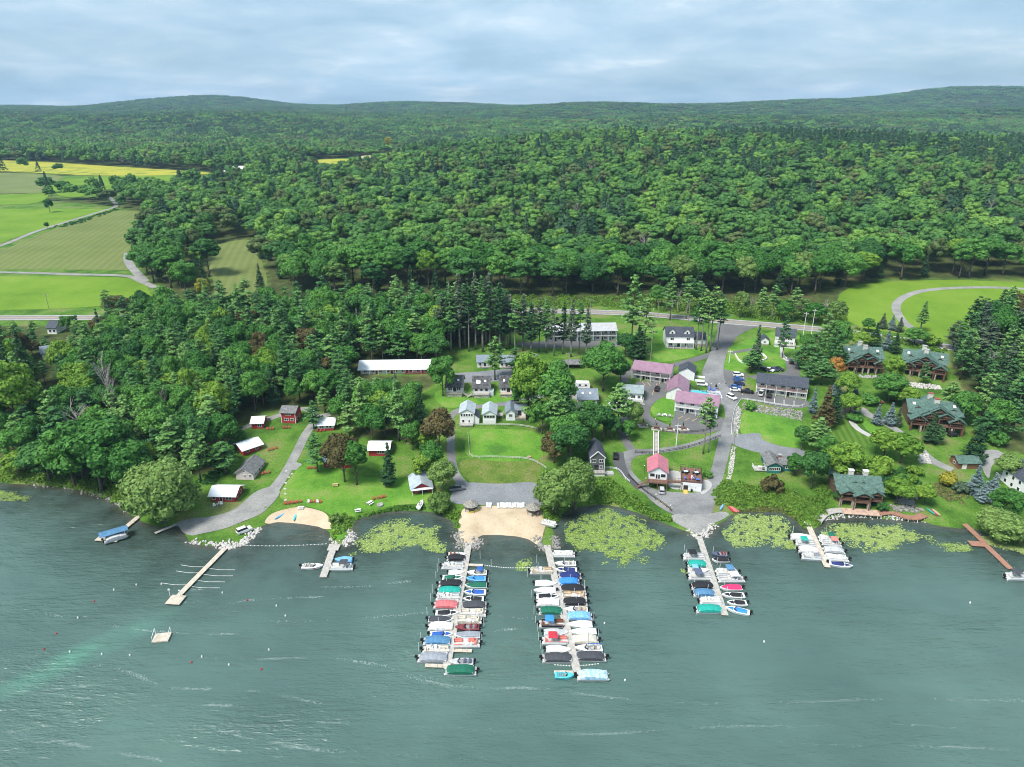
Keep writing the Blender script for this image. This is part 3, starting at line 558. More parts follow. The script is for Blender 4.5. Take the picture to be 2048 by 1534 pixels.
sheet('beach', [(530, 1043), (546, 1027), (580, 1017), (620, 1017), (652, 1028), (664, 1056), (645, 1058), (600, 1051), (556, 1047), (536, 1048)], SAND, 0.13, 1.5, label='small sandy beach below the red cottage lawn', cat='beach')
sheet('beach', [(921, 1030), (936, 1015), (990, 1012), (1060, 1014), (1084, 1022), (1094, 1040), (1088, 1062), (1080, 1088), (1064, 1086), (1040, 1076), (1000, 1073), (962, 1074), (950, 1090), (926, 1090), (917, 1060)], SAND, 0.13, 1.5, label='wide sandy swimming beach between the two long docks', cat='beach')
sheet('gravel_lot', [(904, 986), (925, 966), (1000, 968), (1066, 965), (1080, 985), (1084, 1010), (1000, 1011), (930, 1009), (903, 1004)], GRAVEL_B, 0.08, 2, label='grey gravel lot behind the swimming beach', cat='gravel')
strip('cottage_lane', [(930, 974), (910, 946), (902, 905), (902, 866), (900, 836), (926, 818), (990, 810), (1050, 801), (1085, 790), (1120, 782)], [4, 3, 3, 3, 3, 3.2, 3.2, 3.2, 3.2, 4], ASPH, 0.06, 'lane looping round the lawn between the white cottages', 'lane')
sheet('gravel_court', [(898, 749), (960, 743), (1030, 738), (1048, 748), (1036, 758), (960, 765), (902, 763)], GRAVEL_B, 0.06, 3, label='gravel court behind the three dark roofed cottages', cat='gravel')
sheet('motel_lot', [(1050, 684), (1236, 682), (1238, 693), (1120, 696), (1050, 694)], ASPH_M, 0.06, 4, label='asphalt lot before the long grey motel', cat='parking lot')
sheet('trailer_pad', [(1140, 778), (1176, 776), (1172, 800), (1142, 796)], GRAVEL, 0.06, 3, label='gravel pad in front of the travel trailer', cat='gravel')
strip('slope_walk', [(1520, 697), (1496, 700), (1460, 706)], 2.6, ASPH_M, 0.06, 'grey walk from the driveway to the white garden shed', 'path')
# lawns
sheet('lawn', [(938, 866), (960, 858), (1060, 862), (1082, 880), (1074, 920), (940, 915)], G_LAWN, 0.035, 3, label='fenced bright green lawn above the beach lot', cat='lawn')
sheet('bank', [(922, 922), (1000, 918), (1076, 926), (1072, 962), (1000, 966), (940, 963)], G_ROUGH, 0.03, 3, label='rough grassy bank below the fenced lawn', cat='bank')
sheet('lawn', [(1490, 822), (1540, 826), (1600, 842), (1600, 894), (1535, 884), (1482, 866)], G_LAWN, 0.035, 3, label='bright lawn below the dark roofed motel', cat='lawn')
sheet('lawn', [(1662, 828), (1700, 840), (1722, 866), (1745, 880), (1716, 900), (1664, 900)], G_STRIPE, 0.035, 3, label='mown striped lawn left of the stone path', cat='lawn')
sheet('lawn', [(1724, 840), (1790, 866), (1830, 900), (1790, 896), (1740, 866)], G_LAWN, 0.035, 3, label='lawn between the stone path and the lodge drive', cat='lawn')
sheet('lawn', [(1304, 812), (1330, 794), (1350, 806), (1346, 838), (1325, 842), (1306, 830)], G_LAWN, 0.09, 2, label='grass island inside the motel loop', cat='lawn')
sheet('lawn', [(560, 985), (640, 900), (700, 950), (840, 960), (880, 1000), (800, 1010), (712, 1030), (690, 1075), (668, 1075), (660, 1030), (600, 1008)], G_LAWN, 0.06, 2, label='wide green lawn between the red cottages and the lake', cat='lawn')
sheet('lawn', [(1290, 660), (1320, 655), (1410, 668), (1425, 690), (1400, 708), (1340, 722), (1270, 722)], G_LAWN, 0.03, 3, label='lawn around the white dormered house', cat='lawn')
sheet('lawn', [(1466, 690), (1560, 660), (1600, 672), (1600, 700), (1560, 740), (1450, 742), (1455, 712)], G_LAWN, 0.03, 3, label='lawn between the driveway and the white house with shed', cat='lawn')
sheet('lawn', [(880, 780), (1040, 790), (1060, 800), (960, 808), (890, 815)], G_LAWN, 0.03, 3, label='lawn in front of the three dark roofed cottages', cat='lawn')
sheet('bare_patch', [(800, 870), (840, 866), (846, 884), (812, 888)], DIRT, 0.05, 2.5, label='bare brown patch under the tall pine', cat='ground')
sheet('concrete_apron', [(1402, 962), (1418, 962), (1424, 972), (1414, 984), (1402, 988)], CONC, 0.11, 2, label='pale concrete apron right of the white deck building', cat='pavement')
sheet('concrete_apron', [(1336, 944), (1362, 946), (1360, 978), (1336, 972)], CONC, 0.07, 2, label='concrete yard between the boathouse and the deck building', cat='pavement')
# ---------------------------------------------------------------- buildings
def colmat(name, c, **k): return mat(name, c, **dict(dict(rough=0.7, var=0.1, scale=0.6), **k))
RED = colmat('red_siding', (0.36, 0.035, 0.035), wave=('Z', 2.4, 0.3)); PINKG = colmat('pink_grey_siding', (0.62, 0.52, 0.51), wave=('Z', 2.4, 0.25))
SHING_G = colmat('grey_shingles', (0.20, 0.20, 0.20), var=0.25, scale=1.2, wave=('Y', 1.6, 0.25)); SHING_D = colmat('slate_shingles', (0.068, 0.078, 0.10), var=0.22, scale=1.5, wave=('Y', 1.6, 0.2))
SHING_B = colmat('blue_grey_shingles', (0.215, 0.26, 0.31), var=0.15, scale=1.2, wave=('Y', 1.6, 0.2)); SHING_L = colmat('light_blue_roof', (0.42, 0.48, 0.52), var=0.12, wave=('X', 0.9, 0.2))
SHING_W = colmat('weathered_roof', (0.105, 0.105, 0.11), var=0.45, scale=0.9, detail=7.0); GREENR = colmat('green_shingles', (0.100, 0.175, 0.145), var=0.25, scale=1.4, wave=('Y', 1.6, 0.25))
PURPLE = colmat('mauve_metal_roof', (0.315, 0.185, 0.25), rough=0.45, wave=('X', 0.9, 0.25)); PINKR = colmat('pink_metal_roof', (0.54, 0.185, 0.235), rough=0.45, wave=('X', 0.9, 0.25))
PURPLE_Y = colmat('mauve_metal_roof_b', (0.315, 0.185, 0.25), rough=0.45, wave=('Y', 0.9, 0.25)); PINKR_Y = colmat('pink_metal_roof_b', (0.54, 0.185, 0.235), rough=0.45, wave=('Y', 0.9, 0.25))
GREYSID = colmat('grey_siding', (0.115, 0.12, 0.125), wave=('Z', 2.4, 0.3)); CREAM = colmat('cream_siding', (0.70, 0.66, 0.57), wave=('Z', 2.4, 0.2)); TEAL = colmat('teal_siding', (0.028, 0.17, 0.155), wave=('Z', 2.4, 0.3))
LBLUE = colmat('pale_blue_siding', (0.66, 0.72, 0.78), wave=('Z', 2.4, 0.25)); STONE = colmat('field_stone', (0.50, 0.44, 0.36), var=0.4, scale=3.0); BRICK = colmat('red_brick', (0.33, 0.11, 0.07), var=0.25, scale=4.0)
BROWNSID = colmat('brown_siding', (0.22, 0.11, 0.065), wave=('Z', 2.4, 0.3)); BALC = colmat('dark_balcony_rail', (0.030, 0.028, 0.030)); LATT = colmat('weathered_lattice', (0.52, 0.49, 0.45), var=0.35, scale=3.0)
DOORW = colmat('white_door', (0.78, 0.78, 0.77)); DOORD = colmat('dark_doorway', (0.035, 0.03, 0.028)); REDW = colmat('red_brown_panel', (0.22, 0.065, 0.05)); RUSTR = colmat('rust_shingles', (0.24, 0.13, 0.095), var=0.3)
BLUEW = colmat('blue_door', (0.16, 0.30, 0.40))
KEEP = []                                        # photo rectangles that wild trees must not cover
class House:
    def __init__(s, name, label, fl, fr, keep=True, cat='house', group=None, z=None, rot=None):
        m = G((fl[0] + fr[0]) / 2, (fl[1] + fr[1]) / 2); s.e = m.z if z is None else z
        a = W0(*fl, s.e); b = W0(*fr, s.e); d = b - a; s.w = d.length; yaw = math.atan2(d.y, d.x) if rot is None else R(rot)
        s.o = empty(name, a, yaw, label=label, cat=cat, group=group); s.M = Matrix.Translation(a) @ Matrix.Rotation(yaw, 4, 'Z'); s.keep = keep; s.top = 0
    def foot(s, x0, x1, y0, y1, h, pad=1.0):
        OPEN.append([(s.M @ Vector(q)).xy[:] for q in ((x0 - pad, y0 - pad, 0), (x1 + pad, y0 - pad, 0), (x1 + pad, y1 + pad, 0), (x0 - pad, y1 + pad, 0))])
        if s.keep:
            q = [project(s.M @ Vector(c)) for c in ((x0, y0, 0), (x1, y0, 0), (x0, y0, h), (x1, y1, h), (x0, y1, h), (x1, y0, h))]
            KEEP.append((min(a for a, b in q), min(b for a, b in q), max(a for a, b in q), max(b for a, b in q), (s.M @ Vector((x0, y0, 0))).y))
    def body(s, x0, x1, y0, y1, h, wm, rm, ridge='x', rise=1.6, ov=0.45, z0=0.0, name='wall', rname='roof', under=1.2, thick=0.18):
        s.foot(x0, x1, y0, y1, h + rise); b = MB(); zb = z0 - (under if z0 == 0 else 0)
        if ridge in 'xy':
            if ridge == 'x': A, B_ = [(x0, y0), (x0, y1)], [(x1, y0), (x1, y1)]; mid = lambda p, q: (p[0], (p[1] + q[1]) / 2)
            else: A, B_ = [(x0, y0), (x1, y0)], [(x0, y1), (x1, y1)]; mid = lambda p, q: ((p[0] + q[0]) / 2, p[1])
            v = []
            for E in (A, B_): v += [(*E[0], zb), (*E[1], zb), (*E[1], h), (*mid(*E), h + rise), (*E[0], h)]
            b.add(v, [(0, 1, 2, 3, 4), (9, 8, 7, 6, 5), (0, 5, 6, 1), (1, 6, 7, 2), (2, 7, 8, 3), (3, 8, 9, 4), (4, 9, 5, 0)])
        elif ridge == 's': b.add([(x0, y0, zb), (x1, y0, zb), (x1, y1, zb), (x0, y1, zb), (x0, y0, h), (x1, y0, h), (x1, y1, h + rise), (x0, y1, h + rise)], [(3, 2, 1, 0), (4, 5, 6, 7), (0, 1, 5, 4), (1, 2, 6, 5), (2, 3, 7, 6), (3, 0, 4, 7)])
        else: b.box(x0, x1, y0, y1, zb, h)
        w = b.build(name, wm, s.o); s.recalc(w)
        if rm is None: return w
        r = MB(); t = thick
        def slope(p, q, u, v_):      # eave p-q to ridge u-v_
            n = (Vector(q) - Vector(p)).cross(Vector(v_) - Vector(p)).normalized()
            if n.z < 0: n = -n
            lo = [Vector(k) + n * 0.015 for k in (p, q, v_, u)]; hi = [k + n * t for k in lo]; r.add(lo + hi, [(3, 2, 1, 0), (4, 5, 6, 7), (0, 1, 5, 4), (1, 2, 6, 5), (2, 3, 7, 6), (3, 0, 4, 7)])
        if ridge == 'x':
            ym = (y0 + y1) / 2; k = rise / (ym - y0); e = h - ov * k
            slope((x0 - ov, y0 - ov, e), (x1 + ov, y0 - ov, e), (x0 - ov, ym, h + rise), (x1 + ov, ym, h + rise)); slope((x1 + ov, y1 + ov, e), (x0 - ov, y1 + ov, e), (x1 + ov, ym, h + rise), (x0 - ov, ym, h + rise))
        elif ridge == 'y':
            xm = (x0 + x1) / 2; k = rise / (xm - x0); e = h - ov * k
            slope((x0 - ov, y1 + ov, e), (x0 - ov, y0 - ov, e), (xm, y1 + ov, h + rise), (xm, y0 - ov, h + rise)); slope((x1 + ov, y0 - ov, e), (x1 + ov, y1 + ov, e), (xm, y0 - ov, h + rise), (xm, y1 + ov, h + rise))
        elif ridge == 's': k = rise / (y1 - y0); slope((x0 - ov, y0 - ov, h - ov * k), (x1 + ov, y0 - ov, h - ov * k), (x0 - ov, y1 + ov, h + rise + ov * k), (x1 + ov, y1 + ov, h + rise + ov * k))
        else: r.box(x0 - ov, x1 + ov, y0 - ov, y1 + ov, h + 0.004, h + t)
        ro = r.build(rname, rm, s.o); s.recalc(ro); s.roof = ro; s.roofgeo = (x0, x1, y0, y1, h, rise, ridge); return w
    def recalc(s, o):
        bm = bmesh.new(); bm.from_mesh(o.data); bmesh.ops.recalc_face_normals(bm, faces=bm.faces); bm.to_mesh(o.data); bm.free()
    def face(s, o, f, c, pl, z):
        """place a part modelled in the xz plane (front at -y) on a wall: f is S/N/E/W"""
        o.location = {'S': (c, pl, z), 'N': (c, pl, z), 'E': (pl, c, z), 'W': (pl, c, z)}[f]; o.rotation_euler = (0, 0, {'S': 0, 'E': pi / 2, 'N': pi, 'W': -pi / 2}[f]); return o
    WC = {}
    def win(s, f, c, pl, z, w=1.0, h=1.2, fm=None, split=1, sh=None, parent=None):
        fm = fm or WHITE; key = (round(w, 2), round(h, 2), split, fm.name)
        if key not in House.WC:
            b = MB(); t = 0.10; b.box(-w / 2 - t, w / 2 + t, -0.07, 0.02, -t, 0); b.box(-w / 2 - t, w / 2 + t, -0.07, 0.02, h, h + t)
            xs_ = [-w / 2 - t] + [-w / 2 + w * k / split - t / 2 for k in range(1, split)] + [w / 2]
            for x in xs_: b.box(x, x + t, -0.06, 0.018, 0, h)
            House.WC[key] = (b.mesh('window_frame', fm), MB().box(-w / 2, w / 2, -0.03, 0.01, 0, h).mesh('pane', GLASS))
        a, g_ = House.WC[key]; o = s.face(meshobj('window', a, parent or s.o), f, c, pl, z); meshobj('pane', g_, o)
        if sh:
            for k in (-1, 1): x = k * (w / 2 + 0.32); MB().box(x - 0.19, x + 0.19, -0.05, 0.015, 0, h).build('shutter', sh, o)
        return o
    def door(s, f, c, pl, z=0.0, w=0.95, h=2.05, dm=None, glass=False):
        b = MB().box(-w / 2, w / 2, -0.06, 0.02, 0, h); o = s.face(b.build('door', dm or DOORW, s.o), f, c, pl, z)
        MB().box(w * 0.32, w * 0.40, -0.10, -0.06, h * 0.46, h * 0.5).build('handle', STEEL, o)
        if glass: MB().box(-w * 0.36, w * 0.36, -0.075, -0.06, h * 0.12, h * 0.92).build('pane', GLASS, o)
        return o
    def row(s, f, pl, z, cs, **k):
        for c in cs: s.win(f, c, pl, z, **k)
    def deck(s, x0, x1, y0, y1, z, dm=None, rail=True, rm=None, skirt=None, name='deck', sides='SEW', rh=1.0, post=True, bal=0.45):
        dm = dm or WOODG; MB().box(x0, x1, y0, y1, z - 0.2, z).build(name, dm, s.o); s.foot(x0, x1, y0, y1, z + 1, 0.3)
        if post and z > 0.6:
            for x in np.linspace(x0 + 0.12, x1 - 0.12, max(2, int((x1 - x0) / 3) + 1)): MB().box(x - 0.09, x + 0.09, y0 + 0.05, y0 + 0.23, -1.2, z - 0.2).build('post', rm or dm, s.o)
        if skirt: MB().box(x0 + 0.1, x1 - 0.1, y0 + 0.28, y0 + 0.34, -1.0, z - 0.22).build('skirt', skirt, s.o)
        if rail:
            b = MB(); seg = {'S': ((x0, y0), (x1, y0)), 'E': ((x1, y0), (x1, y1)), 'W': ((x0, y0), (x0, y1)), 'N': ((x0, y1), (x1, y1))}
            for f in sides:
                (ax, ay), (bx, by) = seg[f]; ln = math.hypot(bx - ax, by - ay); n = max(1, int(ln / bal))
                b.bar((ax, ay, z + rh), (bx, by, z + rh), 0.10, 0.07); b.bar((ax, ay, z + 0.12), (bx, by, z + 0.12), 0.06, 0.05)
                for i in range(n + 1): t = i / n; b.box(ax + (bx - ax) * t - 0.03, ax + (bx - ax) * t + 0.03, ay + (by - ay) * t - 0.03, ay + (by - ay) * t + 0.03, z, z + rh)
            b.build('railing', rm or WHITE, s.o)
    def stairs(s, x, y, z, dx, dy, w=1.2, mt=None):
        b = MB(); n = max(2, int(z / 0.2)); L_ = math.hypot(dx, dy); ux, uy = dx / L_, dy / L_
        for i in range(n): t = (i + 0.5) / n; cx_, cy_ = x + dx * t, y + dy * t; b.cbox((cx_, cy_, z * (1 - t)), (abs(ux) * L_ / n + abs(uy) * w, abs(uy) * L_ / n + abs(ux) * w, 0.12))
        for k in (-1, 1): ox, oy = -uy * w / 2 * k, ux * w / 2 * k; b.bar((x + ox, y + oy, z + 0.9), (x + dx + ox, y + dy + oy, 0.9), 0.08)
        b.build('stairs', mt or WOODG, s.o)
    def chimney(s, x, y, z0, z1, m_, w=0.9, d=0.7, cap=None):
        c = MB().box(x - w / 2, x + w / 2, y - d / 2, y + d / 2, z0, z1).build('chimney', m_, s.roof); MB().box(x - w / 2 - 0.12, x + w / 2 + 0.12, y - d / 2 - 0.12, y + d / 2 + 0.12, z1, z1 + 0.22).build('chimney_cap', cap or CONC, c)
    def sky(s, x, f, front=True, w=0.8, l=1.0):
        x0, x1, y0, y1, h, rise, ridge = s.roofgeo; ym = (y0 + y1) / 2; sl = math.atan2(rise, ym - y0); y = y0 + (ym - y0) * f if front else y1 - (ym - y0) * f
        o = MB().box(-w / 2, w / 2, -l / 2, l / 2, 0.17, 0.27).build('skylight', WHITE, s.roof); o.location = (x, y, h + rise * f); o.rotation_euler = (sl if front else -sl, 0, 0)
    def dormer(s, x, y0, z0, w, h, rise, dep, wm, rm, ww=0.7, wh=0.9):
        d = MB(); d.add([(x - w / 2, y0, z0), (x + w / 2, y0, z0), (x + w / 2, y0, z0 + h), (x, y0, z0 + h + rise), (x - w / 2, y0, z0 + h), (x - w / 2, y0 + dep, z0), (x + w / 2, y0 + dep, z0), (x + w / 2, y0 + dep, z0 + h), (x, y0 + dep, z0 + h + rise), (x - w / 2, y0 + dep, z0 + h)],
                        [(0, 1, 2, 3, 4), (9, 8, 7, 6, 5), (0, 5, 6, 1), (1, 6, 7, 2), (2, 7, 8, 3), (3, 8, 9, 4), (4, 9, 5, 0)]); o = d.build('dormer', wm, s.o); s.recalc(o)
        r = MB(); ov = 0.25
        for k in (-1, 1):
            n = Vector((k * rise, 0, w / 2)).normalized(); P = [Vector(q) + n * 0.02 for q in ((x + k * (w / 2 + ov), y0 - ov, z0 + h - ov * rise / (w / 2)), (x, y0 - ov, z0 + h + rise), (x, y0 + dep, z0 + h + rise), (x + k * (w / 2 + ov), y0 + dep, z0 + h - ov * rise / (w / 2)))]
            r.add(P + [q + n * 0.12 for q in P], [(0, 1, 2, 3), (7, 6, 5, 4), (0, 4, 5, 1), (1, 5, 6, 2), (2, 6, 7, 3), (3, 7, 4, 0)])
        q = r.build('dormer_roof', rm, o); s.recalc(q)
        if ww: s.win('S', x, y0, z0 + h * 0.25, ww, wh, parent=o)
    def gable_porch(s, x0, x1, y0, y1, h, rise, rm, pm, truss=True, z0=0.0):
        """log-framed gabled porch: roof on posts with a truss in the gable"""
        xm = (x0 + x1) / 2; r = MB(); ov = 0.5
        for k in (-1, 1):
            xe = x0 if k < 0 else x1; n = Vector((k * rise, 0, (x1 - x0) / 2)).normalized(); sl = rise / ((x1 - x0) / 2)
            P = [Vector(q) for q in ((xe + k * ov, y0 - ov, h - ov * sl), (xm, y0 - ov, h + rise), (xm, y1, h + rise), (xe + k * ov, y1, h - ov * sl))]
            r.add(P + [q + n * 0.2 for q in P], [(0, 1, 2, 3), (7, 6, 5, 4), (0, 4, 5, 1), (1, 5, 6, 2), (2, 6, 7, 3), (3, 7, 4, 0)])
        q = r.build('porch_roof', rm, s.o); s.recalc(q)
        t = MB()
        if truss:
            t.bar((x0, y0, h - 0.12), (x1, y0, h - 0.12), 0.3); t.bar((xm, y0, h - 0.1), (xm, y0, h + rise - 0.15), 0.28)
            for k in (-1, 1): t.bar((xm + k * (x1 - x0) * 0.04, y0, h), (xm + k * (x1 - x0) * 0.27, y0, h + rise * 0.42), 0.2)
            t.build('truss', pm, s.o)
        for x in (x0 + 0.2, x1 - 0.2): MB().box(x - 0.17, x + 0.17, y0 - 0.17, y0 + 0.17, z0 - 1, h - 0.25).build('post', pm, s.o)
# --- red cottages on the left
h = House('cottage', 'red cottage with white roof beside the gravel turning area', (423, 1003), (471, 1004)); h.body(0, h.w, 0, 6.5, 2.4, RED, WMETAL, 'x', 1.5, 0.7)
h.door('S', h.w * .42, 0, 0, dm=DOORW, glass=True); h.win('S', h.w * .74, 0, .8, 2.0, 1.1, split=2); h.win('S', h.w * .12, 0, .9, .9, 1.0); h.row('E', h.w, .9, (1.8, 4.6), w=1.0, h=1.0)
h = House('cottage', 'pinkish grey gabled cottage with dark roof between the woods and the drive', (473, 959), (508, 960)); h.body(0, h.w, 0, 9.5, 2.5, PINKG, SHING_G, 'y', 2.0, 0.5)
h.row('S', 0, .9, (h.w * .5, h.w * .82), w=.7, h=1.1, split=2); h.win('S', h.w * .5, 0, 2.9, .5, .6); h.row('E', h.w, .9, (2, 5, 7.5), w=.9, h=1.0)
[MB().box(.25, h.w * .36, .6 + i * 2.2, 1.9 + i * 2.2, 3.2, 3.26).build('roof_panel', WMETAL, h.roof, loc=(0, 0, 0)) for i in range(0)]
h = House('cottage', 'red cottage with white roof half hidden behind the grey gabled cottage', (488, 911), (523, 899)); h.body(0, h.w, 0, 6.5, 2.4, RED, WMETAL, 'x', 1.3, 0.9); h.row('S', 0, .9, (h.w * .25, h.w * .75), w=.8, h=1.1)
h = House('cottage', 'small red cottage with white roof at the edge of the woods', (504, 858), (527, 857)); h.body(0, h.w, 0, 6.5, 2.4, RED, WMETAL, 'x', 1.3, 0.5); h.win('S', h.w * .7, 0, .8, 1.2, 1.1, split=2)
h = House('cottage', 'two storey red house with grey roof and white trim', (564, 846), (592, 847)); h.body(0, h.w, 0, 6, 4.6, RED, SHING_G, 'x', 1.5, 0.5)
h.win('S', h.w * .35, 0, 1.1, 1.6, 1.0, split=2); h.win('S', h.w * .75, 0, 1.1, 1.2, 1.0, split=2); h.win('S', h.w * .5, 0, 3.5, 2.2, .6, split=3); h.row('E', h.w, 1.1, (1.6, 4.2), w=.9, h=1.1)
[MB().box(x, x + .2, -.08, .06, 0, 4.6).build('corner_trim', WHITE, h.o) for x in (-.08, h.w - .12)]
h = House('cottage', 'red and white cottage with white roof beside the top of the drive', (636, 862), (668, 861)); h.body(0, h.w, 0, 6.5, 2.6, WSIDE, WMETAL, 'x', 1.4, 0.7)
MB().box(-.06, h.w + .06, -.06, 6.56, -1, 1.0).build('lower_siding', RED, h.o); h.win('S', h.w * .25, 0, 1.3, 1.5, 1.0, split=2); h.row('S', 0, 1.3, (h.w * .6, h.w * .8), w=.8, h=1.0)
h = House('cottage', 'red cottage with white roof behind the dark spruce', (738, 912), (778, 912)); h.body(0, h.w, 0, 7, 2.6, RED, WMETAL, 'x', 1.5, 0.6); h.win('S', h.w * .6, 0, 1.2, 2.4, .9, split=3)
h = House('cottage', 'white roofed cottage hidden behind the brown leaved tree', (648, 935), (700, 936), keep=False); h.body(0, h.w, 0, 11, 2.6, RED, WMETAL, 'x', 2.0, 0.6); h.row('S', 0, 1.0, (1.5, 4.5), w=1.0, h=1.1)
h = House('boathouse', 'small white roofed boathouse with open front near the reedy shore', (826, 988), (862, 984)); h.body(0, h.w, 0, 8.5, 2.2, RED, SHING_L, 'y', 1.8, 0.8); h.door('S', h.w * .62, 0, 0, 2.6, 1.9, DOORD); h.win('S', h.w * .2, 0, .7, .8, .9)
MB().box(-.5, h.w + .5, -1.6, -.05, 1.98, 2.1).build('porch_roof', WMETAL, h.o); [MB().box(x - .06, x + .06, -1.55, -1.43, -.5, 1.97).build('post', WHITE, h.o) for x in (-.3, h.w * .5, h.w + .3)]
h = House('cottage_row', 'long low white building with white roof and red porch rails', (722, 748), (861, 746), cat='building'); h.body(0, h.w, 0, 9, 2.6, WSIDE, WMETAL, 'x', 2.2, 1.2)
h.row('S', 0, .8, np.linspace(2, h.w - 2, 9), w=1.1, h=1.2, split=2); [h.door('S', x, 0, 0, dm=RED if k % 2 else DOORW) for k, x in enumerate(np.linspace(3.6, h.w - 3.6, 8))]
[MB().box(x - .08, x + .08, -1.15, -1.0, -.5, 2.3).build('post', WHITE, h.o) for x in np.linspace(.2, h.w - .2, 9)]; h.deck(h.w * .62, h.w * .97, -1.3, -.02, .25, WOODR, True, RED, sides='S')
h = House('cabin', 'red cabin with rust brown roof deep among the pines', (722, 683), (748, 682), keep=False); h.body(0, h.w, 0, 7, 3.0, RED, RUSTR, 'x', 2.4, 0.6); h.row('S', 0, 1.1, (1.5, 4.5), w=1.2, h=1.2)
for k, (fl, fr, lb) in enumerate([((955, 735), (985, 734), 'white cottage with blue grey roof left of the court pine'), ((999, 735), (1027, 735), 'white cottage with blue grey roof and dark porch right of the court pine'), ((1046, 733), (1072, 733), 'white cottage with blue grey roof hidden behind the big maple')]):
    h = House('cottage', lb, fl, fr, group='white cottages on the gravel court'); h.body(0, h.w, 0, 7.5, 2.7, WSIDE, SHING_B, 'x', 1.9, .5); h.win('S', h.w * .18, 0, 1, .8, 1.1); h.door('S', h.w * .5, 0, .2, dm=DOORD); h.win('S', h.w * .8, 0, .9, 1.0, 1.2)
    h.deck(h.w * .2, h.w * .85, -1.6, -.02, .45, WOODG, True, BALC, sides='SEW', skirt=WHITE)
h = House('open_shelter', 'open sided picnic shelter with flat grey roof below the long motel', (1128, 738), (1164, 738), cat='shelter'); h.foot(0, h.w, 0, 5, 3)
MB().add([(-.5, -.5, 2.3), (h.w + .5, -.5, 2.3), (h.w + .5, 5.5, 2.3), (-.5, 5.5, 2.3), (1, 1.8, 3.5), (h.w - 1, 1.8, 3.5), (h.w - 1, 3.2, 3.5), (1, 3.2, 3.5)], [(3, 2, 1, 0), (4, 5, 6, 7), (0, 1, 5, 4), (1, 2, 6, 5), (2, 3, 7, 6), (3, 0, 4, 7)]).build('roof', SHING_G, h.o)
[MB().box(x - .1, x + .1, y - .1, y + .1, -.5, 2.28).build('post', WOODD, h.o) for x in (0.1, h.w / 2, h.w - .1) for y in (.1, 4.9)]; [MB().cbox((x, 2.5, .7), (1.8, .8, .08)).cbox((x, 1.8, .42), (1.8, .3, .06)).cbox((x, 3.2, .42), (1.8, .3, .06)).cbox((x, 2.5, .35), (.1, 1.5, .7)).build('bench_table', WOODD, h.o) for x in (2, h.w - 2)]
# --- three dark roofed cottages above, three white gabled ones below
for k, (fl, fr, lb) in enumerate([((893, 789), (926, 789), 'white cottage with dark weathered roof, nearest the round green tree'), ((946, 791), (980, 791), 'white cottage with dark roof and large patched skylight, middle of three'), ((1000, 790), (1033, 790), 'white cottage with dark streaked roof beside the big maple')]):
    h = House('cottage', lb, fl, fr, group='dark roofed cottages in a row'); h.body(0, h.w, 0, 9, 3.6, WSIDE, SHING_W, 'x', 3.4, .5); W_ = h.w
    h.sky(W_ * .25, .55); h.sky(W_ * .72, .55)
    if k == 1: h.sky(W_ * .32, .45, w=1.7, l=1.5); h.row('S', 0, 2.0, (W_ * .2, W_ * .8), w=1.1, h=1.2); h.win('S', W_ * .5, 0, 2.1, 1.0, .9); MB().box(W_ + .02, W_ + 1.5, -.6, 2.4, -1, 2.2).build('shed', LBLUE, h.o)
    else: h.row('S', 0, 2.0, (W_ * .17, W_ * .29, W_ * .69, W_ * .81), w=.65, h=1.1); h.door('S', W_ * .46, 0, 1.3, .7, 1.9, DOORD); h.door('S', W_ * .56, 0, 1.3, .7, 1.9, DOORD)
    h.deck(0, W_ * .98, -2.4, -.02, 1.25, WOODP if k == 2 else WOODG, True, WOODP if k == 2 else LATT, LATT); h.stairs(W_ + .1 if k == 0 else -.1, -1.2, 1.25, 2.2 if k == 0 else -2.2, -.6, 1.1) if k < 2 else None
h = House('cottage', 'tall white two storey cottage with five upper windows and side lean-to', (920, 849), (948, 849)); W_ = h.w; h.body(0, W_, 0, 9, 4.9, WSIDE, SHING_L, 'y', 1.6, .35)
h.row('S', 0, 3.5, np.linspace(W_ * .14, W_ * .86, 5), w=.6, h=1.0); h.win('S', W_ * .24, 0, .9, .8, 1.1); h.win('S', W_ * .66, 0, .9, .5, 1.0)
MB().add([(W_ + .01, 0.4, -1), (W_ + 2, .4, -1), (W_ + 2, 6, -1), (W_ + .01, 6, -1), (W_ + .01, .4, 4.2), (W_ + 2, .4, 2.6), (W_ + 2, 6, 2.6), (W_ + .01, 6, 4.2)], [(3, 2, 1, 0), (4, 5, 6, 7), (0, 1, 5, 4), (1, 2, 6, 5), (2, 3, 7, 6), (3, 0, 4, 7)]).build('lean_to', WSIDE, h.o)
MB().add([(W_ + .02, .1, 4.25), (W_ + 2.3, .1, 2.45), (W_ + 2.3, 6.2, 2.45), (W_ + .02, 6.2, 4.25), (W_ + .02, .1, 4.4), (W_ + 2.3, .1, 2.6), (W_ + 2.3, 6.2, 2.6), (W_ + .02, 6.2, 4.4)], [(3, 2, 1, 0), (4, 5, 6, 7), (0, 1, 5, 4), (1, 2, 6, 5), (2, 3, 7, 6), (3, 0, 4, 7)]).build('lean_to_roof', SHING_D, h.o)
h.deck(-.2, W_ * .95, -2.2, -.02, .5, WOODG, True, LATT, LATT)
h = House('cottage', 'white gabled cottage with screened porch band, middle of the lower three', (966, 848), (992, 848)); W_ = h.w; h.body(0, W_, 0, 9, 4.2, WSIDE, SHING_L, 'y', 1.5, .4); h.win('S', W_ * .5, 0, 2.6, W_ * .82, 1.1, split=4)
[h.door('S', x, 0, 0, W_ * .28, 1.9, DOORW) for x in (W_ * .2, W_ * .5, W_ * .8)]; h.deck(W_ + .02, W_ + 2.8, 3.5, 6.5, 2.0, WOODG, True, WOODG, sides='SE')
